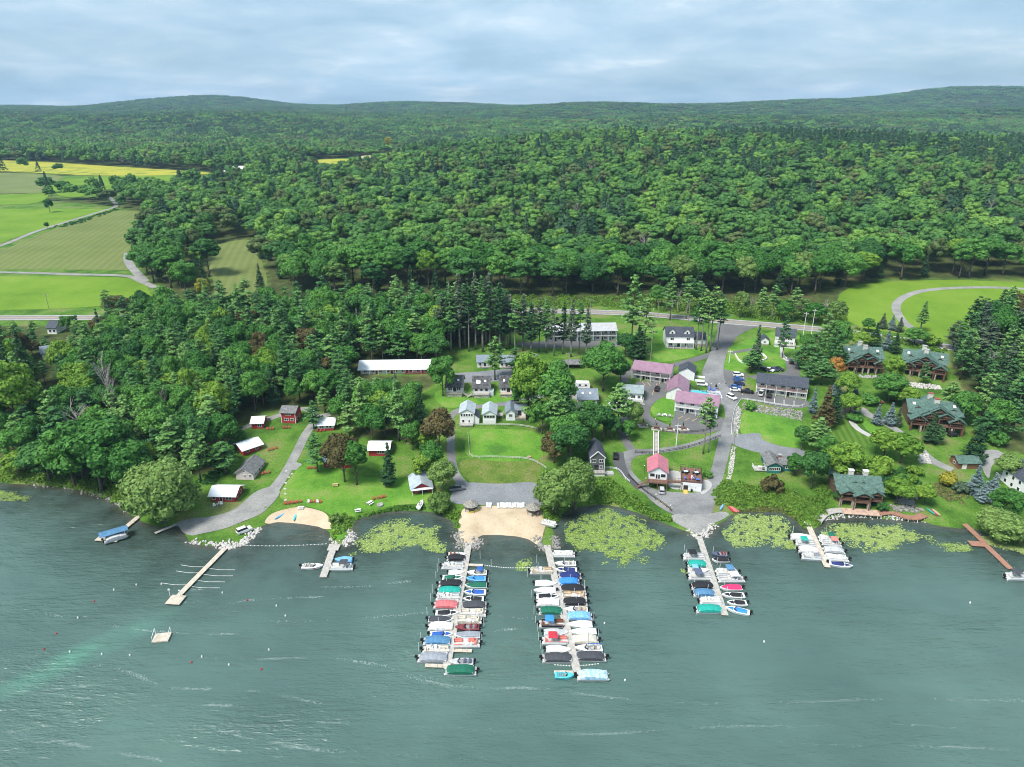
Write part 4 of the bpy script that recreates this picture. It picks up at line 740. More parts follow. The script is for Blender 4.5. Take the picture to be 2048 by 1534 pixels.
h = House('cottage', 'white L shaped cottage with side porch, rightmost of the lower three', (1012, 841), (1030, 841)); W_ = h.w; h.body(0, W_, 0, 8.5, 3.4, WSIDE, SHING_B, 'y', 1.5, .4); h.body(W_ + .02, W_ + 4.2, 2.6, 8, 3.4, WSIDE, SHING_B, 'x', 1.3, .3, name='wing', rname='wing_roof')
h.win('S', W_ * .5, 0, 1.6, 1.3, 1.1, split=3); h.door('S', W_ + 1.8, 2.6, 1.0, 1.5, 2, DOORD); h.deck(W_ + .02, W_ + 4.2, 0, 2.58, 1.0, WOODP, True, WOODG, LATT, sides='SE')
# --- grey house by the willow
h = House('house', 'tall dark grey gabled house with white trim beside the big willow', (1180, 945), (1208, 945)); W_ = h.w; h.body(0, W_, 0, 10.5, 6.0, GREYSID, SHING_D, 'y', 2.2, .3)
h.row('S', 0, 4.0, (W_ * .24, W_ * .76), w=1.3, h=1.1, split=2); h.door('S', W_ * .42, 0, 1.0, 1.5, 2.0, DOORD, True); h.win('S', W_ * .76, 0, 1.5, 1.0, 1.1, split=2); h.row('E', W_, 1.5, (2.2, 6), w=1, h=1.2); h.row('E', W_, 4.0, (2.2, 6), w=1, h=1.2)
[MB().bar((x, -.33, 5.75), (W_ / 2, -.33, 8.3), .12, .3).build('gable_trim', WHITE, h.o) for x in (-.35, W_ + .35)]; [MB().box(x, x + .18, -.08, .05, -.5, 6).build('corner_trim', WHITE, h.o) for x in (-.08, W_ - .1)]
h.deck(-.2, W_ + .3, -2.6, -.02, 1.0, WOODG, True, BALC, WHITE); MB().box(W_ + .4, W_ + 3.2, -1.9, .6, -.6, .35).build('stone_landing', CONC, h.o)
# --- blue grey houses among the trees
h = House('house', 'white house with steel blue roof and two skylights behind the cedars', (1156, 812), (1194, 812)); W_ = h.w; h.body(0, W_, 0, 9, 3.2, WSIDE, SHING_B, 'x', 2.6, .6); h.sky(W_ * .25, .55); h.sky(W_ * .65, .55); h.row('S', 0, 1, (W_ * .25, W_ * .55, W_ * .8), w=1.2, h=1.3, split=2); h.deck(-1, W_ * .5, -2.2, -.02, .5, WOODG, True, WHITE)
h = House('house', 'white house with long slanting grey green roof at the motel loop', (1240, 800), (1284, 803)); W_ = h.w; h.body(0, W_, 0, 8, 3.6, WSIDE, colmat('grey_green_roof', (0.28, 0.34, 0.35), var=.12, wave=('X', .9, .2)), 'x', 1.9, .5); h.win('S', W_ * .58, 0, 1.3, 1.8, 1.3, split=2); h.win('S', W_ * .85, 0, 1.3, 1.1, 1.3, split=2); h.win('S', W_ * .2, 0, 1.3, 1.2, 1.2, split=2)
h.deck(W_ * .3, W_ * 1.05, -2.4, -.02, .8, CONC, True, WHITE, WHITE); h.stairs(W_ * .95, -2.4, .8, 1.2, -1.2, 1.4, CONC)
h = House('house', 'low white annex with flat roof hidden behind the light green pine', (1218, 822), (1254, 824)); W_ = h.w; h.body(0, W_, 0, 4.5, 2.6, WSIDE, WMETAL, 'x', .9, .4); h.row('S', 0, .9, (W_ * .3, W_ * .7), w=1, h=1.1)
# --- motels
def motel(h, dep, ht, wm, rm, n, railm, rise=2.0, up='wd', balc=1.5, low=True, door_up=DOORW):
    W_ = h.w; h.body(0, W_, 0, dep, ht, wm, rm, 'x', rise, .35); f2 = ht * .52
    MB().box(-.05, W_ + .05, -balc, -.02, f2 - .22, f2).build('balcony', WHITE, h.o)
    MB().add([(-.35, -balc - .3, ht - .42), (W_ + .35, -balc - .3, ht - .42), (W_ + .35, -.36, ht - .08), (-.35, -.36, ht - .08), (-.35, -balc - .3, ht - .24), (W_ + .35, -balc - .3, ht - .24), (W_ + .35, -.36, ht + .1), (-.35, -.36, ht + .1)], [(3, 2, 1, 0), (4, 5, 6, 7), (0, 1, 5, 4), (1, 2, 6, 5), (2, 3, 7, 6), (3, 0, 4, 7)]).build('balcony_roof', rm, h.o)
    u = W_ / n
    for i in range(n):
        b = MB(); x0 = i * u + .08; x1 = (i + 1) * u - .08; b.bar((x0, -balc + .06, f2 + 1.0), (x1, -balc + .06, f2 + 1.0), .08); b.bar((x0, -balc + .06, f2 + .1), (x1, -balc + .06, f2 + .1), .06)
        k = int(u / .28); [b.box(x0 + (x1 - x0) * j / k - .05, x0 + (x1 - x0) * j / k + .05, -balc + .03, -balc + .09, f2, f2 + 1.0) for j in range(k + 1)]; b.build('balcony_rail', railm, h.o)
        h.win('S', i * u + u * .62, 0, f2 + .75, u * .34, 1.05, split=2); h.door('S', i * u + u * .22, 0, f2 + .02, .9, 1.95, door_up)
        if low: h.win('S', i * u + u * .62, 0, .75, u * .34, 1.05, split=2); h.door('S', i * u + u * .22, 0, .02, .9, 1.95, DOORD if i % 2 else door_up)
    for i in range(n + 1): x = min(max(i * u, .08), W_ - .08); MB().box(x - .08, x + .08, -balc + .0, -balc + .16, -1, ht - .36).build('post', WHITE, h.o)
h = House('motel', 'two storey motel with mauve metal roof above the parking bays', (1264, 757), (1340, 767), cat='motel'); motel(h, 8.5, 5.2, CREAM, PURPLE, 4, BALC)
h = House('motel_wing', 'wide gabled wing with mauve metal roof joining the two motels', (1332, 798), (1374, 802), cat='motel'); h.body(0, h.w, 0, 15, 3.4, WSIDE, PURPLE_Y, 'y', 2.6, .4); h.win('S', h.w * .8, 0, 1, 1, 1.2); h.row('E', h.w, 1, (3, 7, 11), w=1.4, h=1.3, split=2)
h = House('office', 'small white gabled office with slate roof beside the mauve roofs', (1357, 758), (1388, 761), cat='house'); h.body(0, h.w, 0, 8, 3.8, WSIDE, SHING_D, 'y', 1.8, .4); h.door('E', 2.5, h.w, 0, 1.1, 2, DOORD); h.row('E', h.w, 1, (5.5,), w=1.2, h=1.2); MB().box(h.w + .3, h.w + 4.5, 3.4, 3.9, -.4, 1.0).box(h.w + .3, h.w + 4.5, -.6, -.2, -.4, .8).build('planter_wall', WHITE, h.o)
h = House('motel', 'lower two storey motel with mauve roof below the swimming pool', (1349, 823), (1434, 834), cat='motel'); motel(h, 8.5, 5.4, WSIDE, PURPLE, 4, WHITE)
h = House('motel', 'two storey motel with slate roof and red brown balcony panels', (1511, 785), (1612, 797), cat='motel'); motel(h, 9, 5.4, CREAM, SHING_D, 5, REDW)
h = House('motel', 'long two storey motel with light grey roof just below the highway', (1092, 682), (1232, 680), cat='motel'); motel(h, 9, 5.6, WSIDE, colmat('light_grey_roof', (.43, .44, .45), var=.08), 9, BALC, door_up=BLUEW)
# --- white houses near the highway
h = House('house', 'large white house with two dormers and a front porch above the lawn', (1331, 694), (1386, 695)); W_ = h.w; h.body(0, W_, 0, 10, 5.6, WSIDE, SHING_D, 'x', 3.2, .4)
for x in (W_ * .22, W_ * .76): h.dormer(x, 1.0, 6.1, 2.8, 1.5, 1.2, 4.0, WSIDE, SHING_D, .8, 1.0)
h.body(W_ + .02, W_ * 1.46, 1.5, 8.5, 3.8, WSIDE, SHING_D, 'x', 2.6, .35, name='wing', rname='wing_roof'); h.win('S', W_ * 1.12, 1.5, 2.0, .7, 1.1); MB().box(W_ + .1, W_ * 1.45, 1.38, 1.48, -1, 1.5).build('wing_base', STONE, h.o)
h.row('S', 0, 3.6, (W_ * .22, W_ * .8), w=1.5, h=1.2, split=2); h.row('S', 0, .9, (W_ * .18, W_ * .75), w=1.5, h=1.2, split=2); h.door('S', W_ * .48, 0, .1, 1.6, 2.1, DOORD, True); h.deck(.3, W_ - .2, -2.4, -.02, 3.0, WHITE, True, WHITE); h.deck(.3, W_ - .2, -2.4, -.02, .3, WOODG, False)
h = House('house', 'white two storey house with slate roof and wide front deck behind a pine', (1549, 690), (1588, 694)); W_ = h.w; h.body(0, W_, 0, 9, 5.0, WSIDE, SHING_D, 'x', 2.6, .4); h.win('S', W_ * .75, 0, 3.3, 1.9, 1.0, split=3); h.win('S', W_ * .25, 0, 3.0, 1.2, 1.2); h.row('S', 0, .9, (W_ * .2, W_ * .55, W_ * .85), w=1.2, h=1.3, split=2); h.deck(-.3, W_ + .4, -2.6, -.02, 1.2, WOODG, True, WHITE, WHITE)
h = House('garden_shed', 'small white garden shed with dark gable roof beside the white house', (1520, 690), (1537, 691), cat='shed'); h.body(0, h.w, 0, 4.6, 2.6, WSIDE, SHING_D, 'y', 1.6, .4); h.win('S', h.w * .5, 0, 1.3, 1.0, .7); MB().box(.1, h.w - .1, -.1, -.02, -.8, .8).build('stone_base', STONE, h.o)
# --- green roofed lodges
def lodge(h, three=True, caps=BRICK):
    W_ = h.w; h.body(0, W_, 3, 14, 6.4, WOODM, GREENR, 'x', 3.0, .9); s1 = h.roofgeo
    h.body(W_ * .2, W_ * .8, .9, 13, 6.8, WOODD, GREENR, 'y', W_ * .3 * .62, .9, name='gable_wing', rname='gable_roof'); zr = 6.8 + W_ * .3 * .62
    h.gable_porch(W_ * .36, W_ * .64, -.4, 1.0, 8.2, W_ * .09, GREENR, WOODM, z0=6.2)
    for a, b in ((.22, .48), (.52, .78)): h.gable_porch(W_ * a, W_ * b, -.8, 2.0, 6.5, W_ * .075, GREENR, WOODM, z0=3)
    for a, b in ((-.02, .27), (.73, 1.02)): h.gable_porch(W_ * a, W_ * b, -1.6, 3.2, 4.9, W_ * .095, GREENR, WOODM, z0=0)
    h.deck(W_ * -.02, W_ * 1.02, -1.7, 2.9, 2.9, WOODR, True, WOODM, name='balcony', sides='SEW', bal=.7); h.deck(W_ * .24, W_ * .76, -.7, .88, 5.6, WOODR, True, WOODM, name='upper_balcony', sides='S', post=False, bal=.7)
    for c in (.1, .3, .5, .7, .9): h.win('S', W_ * c, .9 if .2 < c < .8 else 3, 3.1, W_ * .12, 1.9, WOODM, 2)
    for c in (.1, .3, .5, .7, .9): h.win('S', W_ * c, .9 if .2 < c < .8 else 3, .2, W_ * .13, 2.1, WOODM, 2)
    for c in (.34, .66): h.win('S', W_ * c, .9, 5.9, W_ * .14, 1.5, WOODM, 2)
    for c in (.0, .2, .42, .58, .8, 1.0): MB().box(W_ * c - .3, W_ * c + .3, -1.55, -1.0, -1.2, 2.68).build('stone_pier', STONE if c not in (.0, 1.0) else REDW, h.o)
    h.chimney(W_ * .5, 4.5, zr - 1.2, zr + 1.6, mat('pale_stone', (.62, .59, .54), var=.2, scale=3.), 1.7, 1.2, caps); h.chimney(W_ * .46, 10.5, zr - 1.2, zr + 1.5, MATS['pale_stone'], 1.7, 1.2, caps)
    h.roofgeo = s1
    for x in (W_ * .1, W_ * .9): h.sky(x, .62, w=1.0, l=1.2)
    for x in (.16, .86): h.dormer(W_ * x, 4.4, 7.2, 1.5, .4, .5, 2.0, REDW, GREENR, 0)
h = House('lodge', 'log lodge with green roof beside the orange leaved tree', (1692, 743), (1764, 747), cat='lodge'); lodge(h, caps=CONC)
h = House('lodge', 'log lodge with green roof above a rock garden near the right hand woods', (1802, 748), (1886, 760), cat='lodge'); lodge(h, caps=CONC)
h = House('lodge', 'large log lodge with green roof and two red capped chimneys', (1818, 858), (1920, 868), cat='lodge'); lodge(h)
h = House('lodge', 'log lodge with green roof standing right on the lake shore', (1676, 1012), (1762, 1017), cat='lodge'); W_ = h.w; h.body(0, W_, 2.2, 11, 5.4, WOODM, GREENR, 'x', 2.6, .9); s1 = h.roofgeo
for a, b, y in ((.02, .34, -.3), (.30, .68, -1.6), (.66, .98, -.3)):
    h.gable_porch(W_ * a, W_ * b, y, 6.4, 4.9, W_ * .085, GREENR, WOODM); h.deck(W_ * a, W_ * b, y - .2, 2.15, 2.7, WOODR, True, WOODM, name='balcony', sides='SEW', bal=.6)
    c = (a + b) / 2; h.win('S', W_ * c, 2.2, 2.9, W_ * .22, 1.8, WOODM, 2); h.win('S', W_ * c, 2.2, .2, W_ * .24, 2.1, WOODM, 2)
    for x in (a + .02, b - .02): MB().box(W_ * x - .35, W_ * x + .35, y - .1, y + .5, -1, 2.48).build('stone_pier', STONE, h.o)
h.roofgeo = s1; h.chimney(W_ * .36, 7, 7.0, 9.6, MATS['pale_stone'], 1.5, 1.1, WHITE); h.chimney(W_ * .70, 7, 7.0, 9.6, MATS['pale_stone'], 1.5, 1.1, WHITE); MB().box(W_ * .41, W_ * .66, 6.6, 7.4, 7.9, 8.3).build('ridge_frame', BALC, h.o)
h.body(W_ * .05, W_ * .25, 9, 14, 5.2, WOODM, GREENR, 'y', 1.8, .6, name='rear_wing', rname='rear_wing_roof'); h.body(W_ * .3, W_ * .55, 9, 15, 5.6, WOODM, GREENR, 'y', 2.6, .6, name='rear_wing', rname='rear_wing_roof')
for x in (.42, .6): h.dormer(W_ * x, 4.0, 6.4, 1.1, .3, .4, 1.6, WOODD, GREENR, 0)
# --- other buildings on the right
h = House('shed', 'small brown shed with green roof beside the gravel drive', (1915, 938), (1957, 938), cat='shed'); h.body(0, h.w, 0, 5, 2.5, BROWNSID, GREENR, 'x', 1.4, .5); h.door('S', h.w * .3, 0, 0, 1.6, 1.9, DOORW); h.win('W', 2.5, 0, 1, 1, .9)
h = House('house', 'big white house with dark roof cut off by the picture edge', (2000, 962), (2056, 1002), cat='house'); h.body(0, h.w, 0, 10, 5.4, WSIDE, SHING_D, 'x', 3.0, .4); h.row('S', 0, 3.4, np.linspace(2, h.w - 2, 4), w=1, h=1.2); h.row('S', 0, .9, np.linspace(2, h.w - 2, 4), w=1, h=1.2); h.deck(-2.5, -.02, 0, 4, 1.0, WOODG, True, WHITE)
h = House('cottage', 'teal cottage with grey roof and brick chimney below the gravel drive', (1534, 946), (1561, 947)); W_ = h.w; h.body(0, W_, 0, 9, 2.9, TEAL, SHING_G, 'y', 1.2, .4); h.win('S', W_ * .52, 0, 1.2, W_ * .82, 1.0, split=6); h.body(W_ + .02, W_ + 4.6, 1.6, 7.5, 2.7, TEAL, SHING_G, 'x', 1.3, .35, name='wing', rname='wing_roof'); h.win('S', W_ + 2.6, 1.6, 1.2, 1.3, .9, split=2); h.roof.name = 'wing_roof'; h.chimney(W_ + .4, 4.6, 3.0, 4.9, BRICK, .9, .8)
h.row('W', 0, 1.1, (2, 5), w=1.1, h=1.1); h.deck(-4.2, -.02, 0.5, 4, .6, WOODG, True, WHITE); MB().cbox((-2, 2.2, 1.3), (1.2, 1.2, .08)).cbox((-2, 2.2, .95), (.15, .15, .7)).build('deck_table', WHITE, h.o); MB().cbox((-1, 1.2, 1.0), (.8, .6, .8)).build('grill', BLACK, h.o)
# --- boathouse and deck building
h = House('boathouse', 'white boathouse with pink metal roof and a wooden balcony', (1296, 977), (1332, 980), cat='boathouse'); W_ = h.w; h.body(0, W_, 1.8, 11, 5.7, WSIDE, PINKR_Y, 'y', 1.9, .55, z0=2.8); MB().box(.2, W_ - .2, 4.5, 10.8, -1, 2.78).build('lower_wall', CONC, h.o); MB().box(.1, .35, 1.9, 4.4, -1, 2.78).build('side_wall', CONC, h.o)
h.win('S', W_ * .2, 1.8, 3.7, 1.5, 1.2); h.win('S', W_ * .8, 1.8, 3.7, 1.5, 1.2); h.door('S', W_ * .44, 1.8, 2.82, .75, 2, DOORW, True); h.door('S', W_ * .57, 1.8, 2.82, .75, 2, DOORW, True)
h.deck(-.3, W_ + .2, -.9, 1.78, 2.78, WOODR, True, WOODR); h.deck(W_ + .22, W_ + 5.2, .6, 1.9, 2.78, WOODR, True, WOODR, name='walkway', sides='SN'); h.stairs(-.4, .2, 2.78, -3.4, -.2, 1.2, WOODR); MB().box(W_ * .42, W_ * .9, 4.38, 4.49, 0, 2.3).build('garage_door', DOORD, h.o)
h = House('deck_building', 'white flat building with a red brown roof deck and black railing', (1361, 980), (1402, 984), cat='building'); W_ = h.w; h.body(0, W_, 0, 10, 3.1, WSIDE, None, 'f'); h.deck(-.1, W_ + .1, -.1, 10.1, 3.4, WOODR, True, BALC, name='roof_deck', sides='SEWN', post=False, bal=.8)
MB().box(0, W_, -.06, -.01, 2.5, 3.1).build('fascia', WHITE, h.o); h.door('S', W_ * .24, 0, .1, 1.5, 1.9, DOORD)
SIGNM = mat('sign_letters', (.30, .42, .50), .7); b = MB()
for i, (x, z, dw, dh) in enumerate([(.40, 1.62, .05, .42), (.44, 1.60, .16, .10), (.47, 1.52, .05, .36), (.50, 1.46, .2, .10), (.53, 1.46, .05, .30), (.56, 1.5, .18, .10), (.59, 1.5, .05, .34), (.62, 1.55, .05, .42)]): b.box(W_ * x - dw / 2, W_ * x + dw / 2, -.05, -.008, z, z + dh)
b.build('wall_lettering', SIGNM, h.o); MB().box(W_ * .70, W_ * .745, -.04, -.008, 1.2, 1.75).build('notice', mat('notice_board', (.5, .46, .42)), h.o); RAMP = mat('orange_ramp', (.72, .42, .12), .7, .15)
MB().add([(W_ * .14, -2.4, .03), (W_ * .34, -2.4, .03), (W_ * .34, -.08, .03), (W_ * .14, -.08, .03), (W_ * .14, -2.4, .1), (W_ * .34, -2.4, .1), (W_ * .34, -.08, .35), (W_ * .14, -.08, .35)], [(3, 2, 1, 0), (4, 5, 6, 7), (0, 1, 5, 4), (1, 2, 6, 5), (2, 3, 7, 6), (3, 0, 4, 7)]).build('ramp', RAMP, h.o); DECKB = h
MB().tube([(W_ * .53, -.5, 0), (W_ * .53, -.5, .95)], [.28, .34], 10).tube([(W_ * .53, -.5, .95), (W_ * .53, -.5, 1.1)], [.36, .2], 10).build('litter_bin', BLACK, None, loc=(0, 0, 0)); lb = bpy.data.objects['litter_bin']; lb.matrix_world = h.M.copy(); tag(lb, 'black litter bin against the white deck building', 'bin')
# --- far buildings
h = House('barn', 'red barn with white roof at the end of the goldenrod meadow', (470, 349), (492, 348), keep=True, cat='barn'); h.body(0, h.w, 0, 14, 6, RED, WMETAL, 'x', 5, .8, under=3); h.door('S', h.w * .5, 0, 0, 4, 4, DOORW)
h = House('barn', 'small red barn with white roof beside the larger one', (453, 353), (467, 352), keep=True, cat='barn'); h.body(0, h.w, 0, 9, 4, RED, WMETAL, 'x', 4, .8, under=3); h.door('S', h.w * .5, 0, 0, 3, 3, DOORW)
h = House('house', 'pale house on the far ridge among trees', (986, 214), (1008, 213), keep=True); h.body(0, h.w * .6, 0, 14, 17, CREAM, SHING_G, 'x', 5, 1, under=12); h.row('S', 0, 12, np.linspace(5, h.w * .6 - 5, 3), w=4, h=3)
h = House('house', 'slate roofed house behind the dark spruces near the highway', (96, 668), (114, 668)); h.body(0, h.w, 0, 8, 3.4, WSIDE, SHING_D, 'x', 2.4, .5); h.row('S', 0, 1, (1.5, 3.5), w=1, h=1.2)
h = House('house', 'pale house glimpsed between the dark spruces on the left', (86, 720), (112, 716)); h.body(0, h.w, 0, 8, 3.2, WSIDE, SHING_B, 'x', 2.2, .5); h.row('S', 0, 1, (1.5, 3.8), w=1, h=1.2)
# ---------------------------------------------------------------- boats
HULLW = mat('white_gelcoat', (.80, .80, .79), .25, .04, .5, spec=.5); SEATW = mat('beige_vinyl', (.60, .55, .47), .6, .12, 2.); CANV = {}
def canvas(c):
    cols = dict(black=(.022, .022, .026), green=(.015, .14, .085), teal=(.02, .36, .29), white=(.76, .76, .75), grey=(.30, .32, .36), dark=(.065, .068, .078), blue=(.03, .11, .42), navy=(.022, .035, .15), bright=(.045, .25, .70), light=(.20, .45, .75), salmon=(.60, .16, .17), red=(.50, .035, .055), pink=(.72, .045, .16), tan=(.56, .42, .28), beige=(.64, .59, .49), brown=(.20, .07, .035), turq=(.10, .55, .62), steel=(.09, .22, .38), coral=(.70, .22, .18), rust=(.42, .15, .06), mottled=(.16, .36, .52), slate=(.10, .12, .19), wine=(.22, .05, .06), yellow=(.75, .55, .05), lgrey=(.52, .53, .54))
    if c not in CANV: CANV[c] = mat('canvas_' + c, cols[c], .7, .16, 1.3, bump=.5, bscale=2.5, c2=(.62, .72, .78) if c == 'mottled' else None, detail=6.)
    return CANV[c]
def loftmesh(name, secs, m_, cap=True, smooth=True):
    n = len(secs[0]); v = [p for s_ in secs for p in s_]; f = []
    for i in range(len(secs) - 1):
        for k in range(n): f.append((i * n + k, i * n + (k + 1) % n, (i + 1) * n + (k + 1) % n, (i + 1) * n + k))
    if cap: f += [tuple(range(n))[::-1], tuple((len(secs) - 1) * n + k for k in range(n))]
    me = pydata(name, v, f, m_); bm = bmesh.new(); bm.from_mesh(me); bmesh.ops.recalc_face_normals(bm, faces=bm.faces); bm.to_mesh(me); bm.free()
    if smooth: me.polygons.foreach_set('use_smooth', [True] * len(me.polygons)); me.set_sharp_from_angle(angle=R(40))
    return me
def motor_mesh():
    b = MB(); b.tube([(0, 0, .35), (.0, 0, 1.15)], [.13, .15], 8); secs = []
    b.cbox((-.18, 0, 1.2), (.62, .42, .5)); b.cbox((-.14, 0, 1.52), (.5, .34, .16)); b.cbox((-.05, 0, .2), (.3, .12, .5)); b.cbox((.22, 0, .75), (.35, .3, .2)); return b.mesh('outboard_motor', BLACK)
BM = dict(motor=motor_mesh())
# pontoon boat: bow towards +x, length 7
b = MB()
BM['tube'] = MB().tube([(-3.3, 0, .12), (2.6, 0, .12), (3.3, 0, .34), (3.55, 0, .5)], [.32, .32, .26, .05], 10).mesh('pontoon_tube', ALU, True)
BM['deck'] = MB().box(-3.2, 3.2, -1.25, 1.25, .44, .56).mesh('deck', mat('pontoon_deck', (.52, .50, .47), .8, .12)); BM['trim'] = MB().box(-3.22, 3.22, -1.28, -1.252, .40, .60).box(-3.22, 3.22, 1.252, 1.28, .40, .60).mesh('deck_trim', ALU)
b = MB()
for y in (-1.18, 1.18): b.box(-2.6, 2.9, y - .025, y + .025, .60, 1.12)
b.box(2.88, 2.93, -1.17, -.4, .6, 1.12).box(2.88, 2.93, .4, 1.17, .6, 1.12).box(-2.62, -2.57, -1.17, .3, .6, 1.12); BM['fence'] = b.mesh('fence_panel', HULLW)
b = MB()
for y in (-1.18, 1.18): b.bar((-2.6, y, 1.2), (2.9, y, 1.2), .05); [b.box(x - .02, x + .02, y - .02, y + .02, .56, 1.2) for x in (-2.6, -1.2, .2, 1.6, 2.9)]
b.bar((2.9, -1.18, 1.2), (2.9, 1.18, 1.2), .05); BM['rail'] = b.mesh('rail', ALU)
b = MB(); b.box(.9, 2.75, -1.12, -.55, .57, .98).box(.9, 2.75, -1.12, -.95, .98, 1.3).box(.9, 2.75, .55, 1.12, .57, .98).box(.9, 2.75, .95, 1.12, .98, 1.3); b.box(-2.5, -1.9, -1.1, .4, .57, .98).box(-2.5, -2.3, -1.1, .4, .98, 1.3).box(-2.2, -.5, -1.12, -.55, .57, .98).box(-2.2, -.5, -1.12, -.95, .98, 1.3); BM['seats'] = b.mesh('seats', SEATW)
b = MB(); b.box(-.6, .1, .45, 1.1, .57, 1.35).box(-1.3, -.85, .5, 1.05, .57, 1.0).box(-1.36, -1.2, .5, 1.05, 1.0, 1.6); BM['console'] = b.mesh('helm_console', HULLW)
secs = []
for x, w_, z1 in ((-2.75, 1.15, 1.12), (-2.5, 1.24, 1.30), (-1.2, 1.27, 1.62), (.4, 1.27, 1.60), (1.8, 1.26, 1.42), (2.75, 1.22, 1.28), (3.0, 1.1, 1.05)): secs.append([(x, -w_, .66), (x, -w_ * .98, z1 - .22), (x, -w_ * .55, z1 - .04), (x, 0, z1 + .05), (x, w_ * .55, z1 - .04), (x, w_ * .98, z1 - .22), (x, w_, .66)])
BM['pcover'] = loftmesh('cover', secs, None)
def bim(l, w_, z): 
    s_ = []
    for x, dz in ((-l / 2, -.08), (-l / 4, .03), (l / 4, .03), (l / 2, -.08)): s_.append([(x, -w_, z + dz - .12), (x, -w_ * .5, z + dz), (x, w_ * .5, z + dz), (x, w_, z + dz - .12), (x, w_, z + dz - .17), (x, w_ * .5, z + dz - .05), (x, -w_ * .5, z + dz - .05), (x, -w_, z + dz - .17)])
    return loftmesh('bimini_top', s_, None)
BM['bimini'] = bim(2.2, 1.2, 2.55); b = MB()
for y in (-1.12, 1.12): b.bar((0, y, 1.2), (-1, y, 2.4), .045); b.bar((0, y, 1.2), (1, y, 2.4), .045)
BM['bframe'] = b.mesh('bimini_frame', ALU)
# runabout: bow towards +x, length 6
def hull_secs():
    s_ = []
    for x, w_, zk, zs in ((-2.9, 1.02, -.15, .72), (-1.5, 1.13, -.2, .74), (0, 1.15, -.2, .78), (1.2, 1.0, -.15, .84), (2.1, .68, -.02, .92), (2.8, .25, .3, .98), (3.05, .03, .7, 1.0)): s_.append([(x, 0, zk), (x, -w_ * .75, zk + .25 if x < 2 else zk + .2), (x, -w_, zs), (x, -w_ * .8, zs + .03), (x, w_ * .8, zs + .03), (x, w_, zs), (x, w_ * .75, zk + .25 if x < 2 else zk + .2)])
    return s_
BM['hull'] = loftmesh('hull', hull_secs(), HULLW)
BM['stripe'] = MB().add([(-2.85, -1.035, .42), (1.2, -1.02, .5), (1.2, -1.03, .66), (-2.85, -1.055, .58)], [(0, 1, 2, 3)]).mesh('stripe', None)
b = MB(); b.box(-2.3, .55, -.72, .72, .80, .83); BM['cockpit'] = b.mesh('cockpit', mat('cockpit_floor', (.30, .30, .31), .8, .2)); b = MB(); b.box(-2.3, -1.75, -.7, .7, .83, 1.12).box(-2.35, -2.2, -.7, .7, 1.12, 1.35).box(-1.0, -.5, -.68, -.15, .83, 1.1).box(-1.05, -.92, -.68, -.15, 1.1, 1.45).box(-1.0, -.5, .15, .68, .83, 1.1).box(-1.05, -.92, .15, .68, 1.1, 1.45); BM['rseats'] = b.mesh('seats', SEATW)
BM['screen'] = loftmesh('windscreen', [[(.35, -.85, .82), (.62, -.6, .85), (.55, -.55, 1.25), (.25, -.8, 1.22)], [(.95, -.3, .87), (.98, -.2, .87), (.72, -.2, 1.28), (.7, -.3, 1.28)], [(.95, .3, .87), (.98, .2, .87), (.72, .2, 1.28), (.7, .3, 1.28)], [(.35, .85, .82), (.62, .6, .85), (.55, .55, 1.25), (.25, .8, 1.22)]], GLASS, smooth=False)
secs = []
for x, w_, z1 in ((-2.75, .95, .92), (-1.5, 1.04, 1.22), (.2, 1.06, 1.36), (1.0, .95, 1.10), (1.9, .66, 1.03), (2.6, .26, 1.04)): secs.append([(x, -w_, .72), (x, -w_ * .9, (z1 + .78) / 2 + .1), (x, -w_ * .4, z1), (x, w_ * .4, z1), (x, w_ * .9, (z1 + .78) / 2 + .1), (x, w_, .72)])
BM['rcover'] = loftmesh('cover', secs, None)
secs = []
for x, w_, z1 in ((-2.3, .85, .98), (-1.0, .98, 1.15), (.3, .98, 1.22), (.75, .85, 1.0)): secs.append([(x, -w_, .74), (x, -w_ * .5, z1), (x, w_ * .5, z1), (x, w_, .74)])
BM['hcover'] = loftmesh('cockpit_cover', secs, None); BM['bcover'] = loftmesh('bow_cover', [[(1.1, -.82, .84), (1.1, 0, 1.02), (1.1, .82, .84)], [(1.9, -.55, .90), (1.9, 0, 1.05), (1.9, .55, .90)], [(2.5, -.2, .97), (2.5, 0, 1.05), (2.5, .2, .97)]], None)
BM['tower'] = MB().tube([(-.4, -.95, .8), (-.2, -.85, 2.0), (-.2, 0, 2.15), (-.2, .85, 2.0), (-.4, .95, .8)], .06, 6).mesh('wake_tower', HULLW)
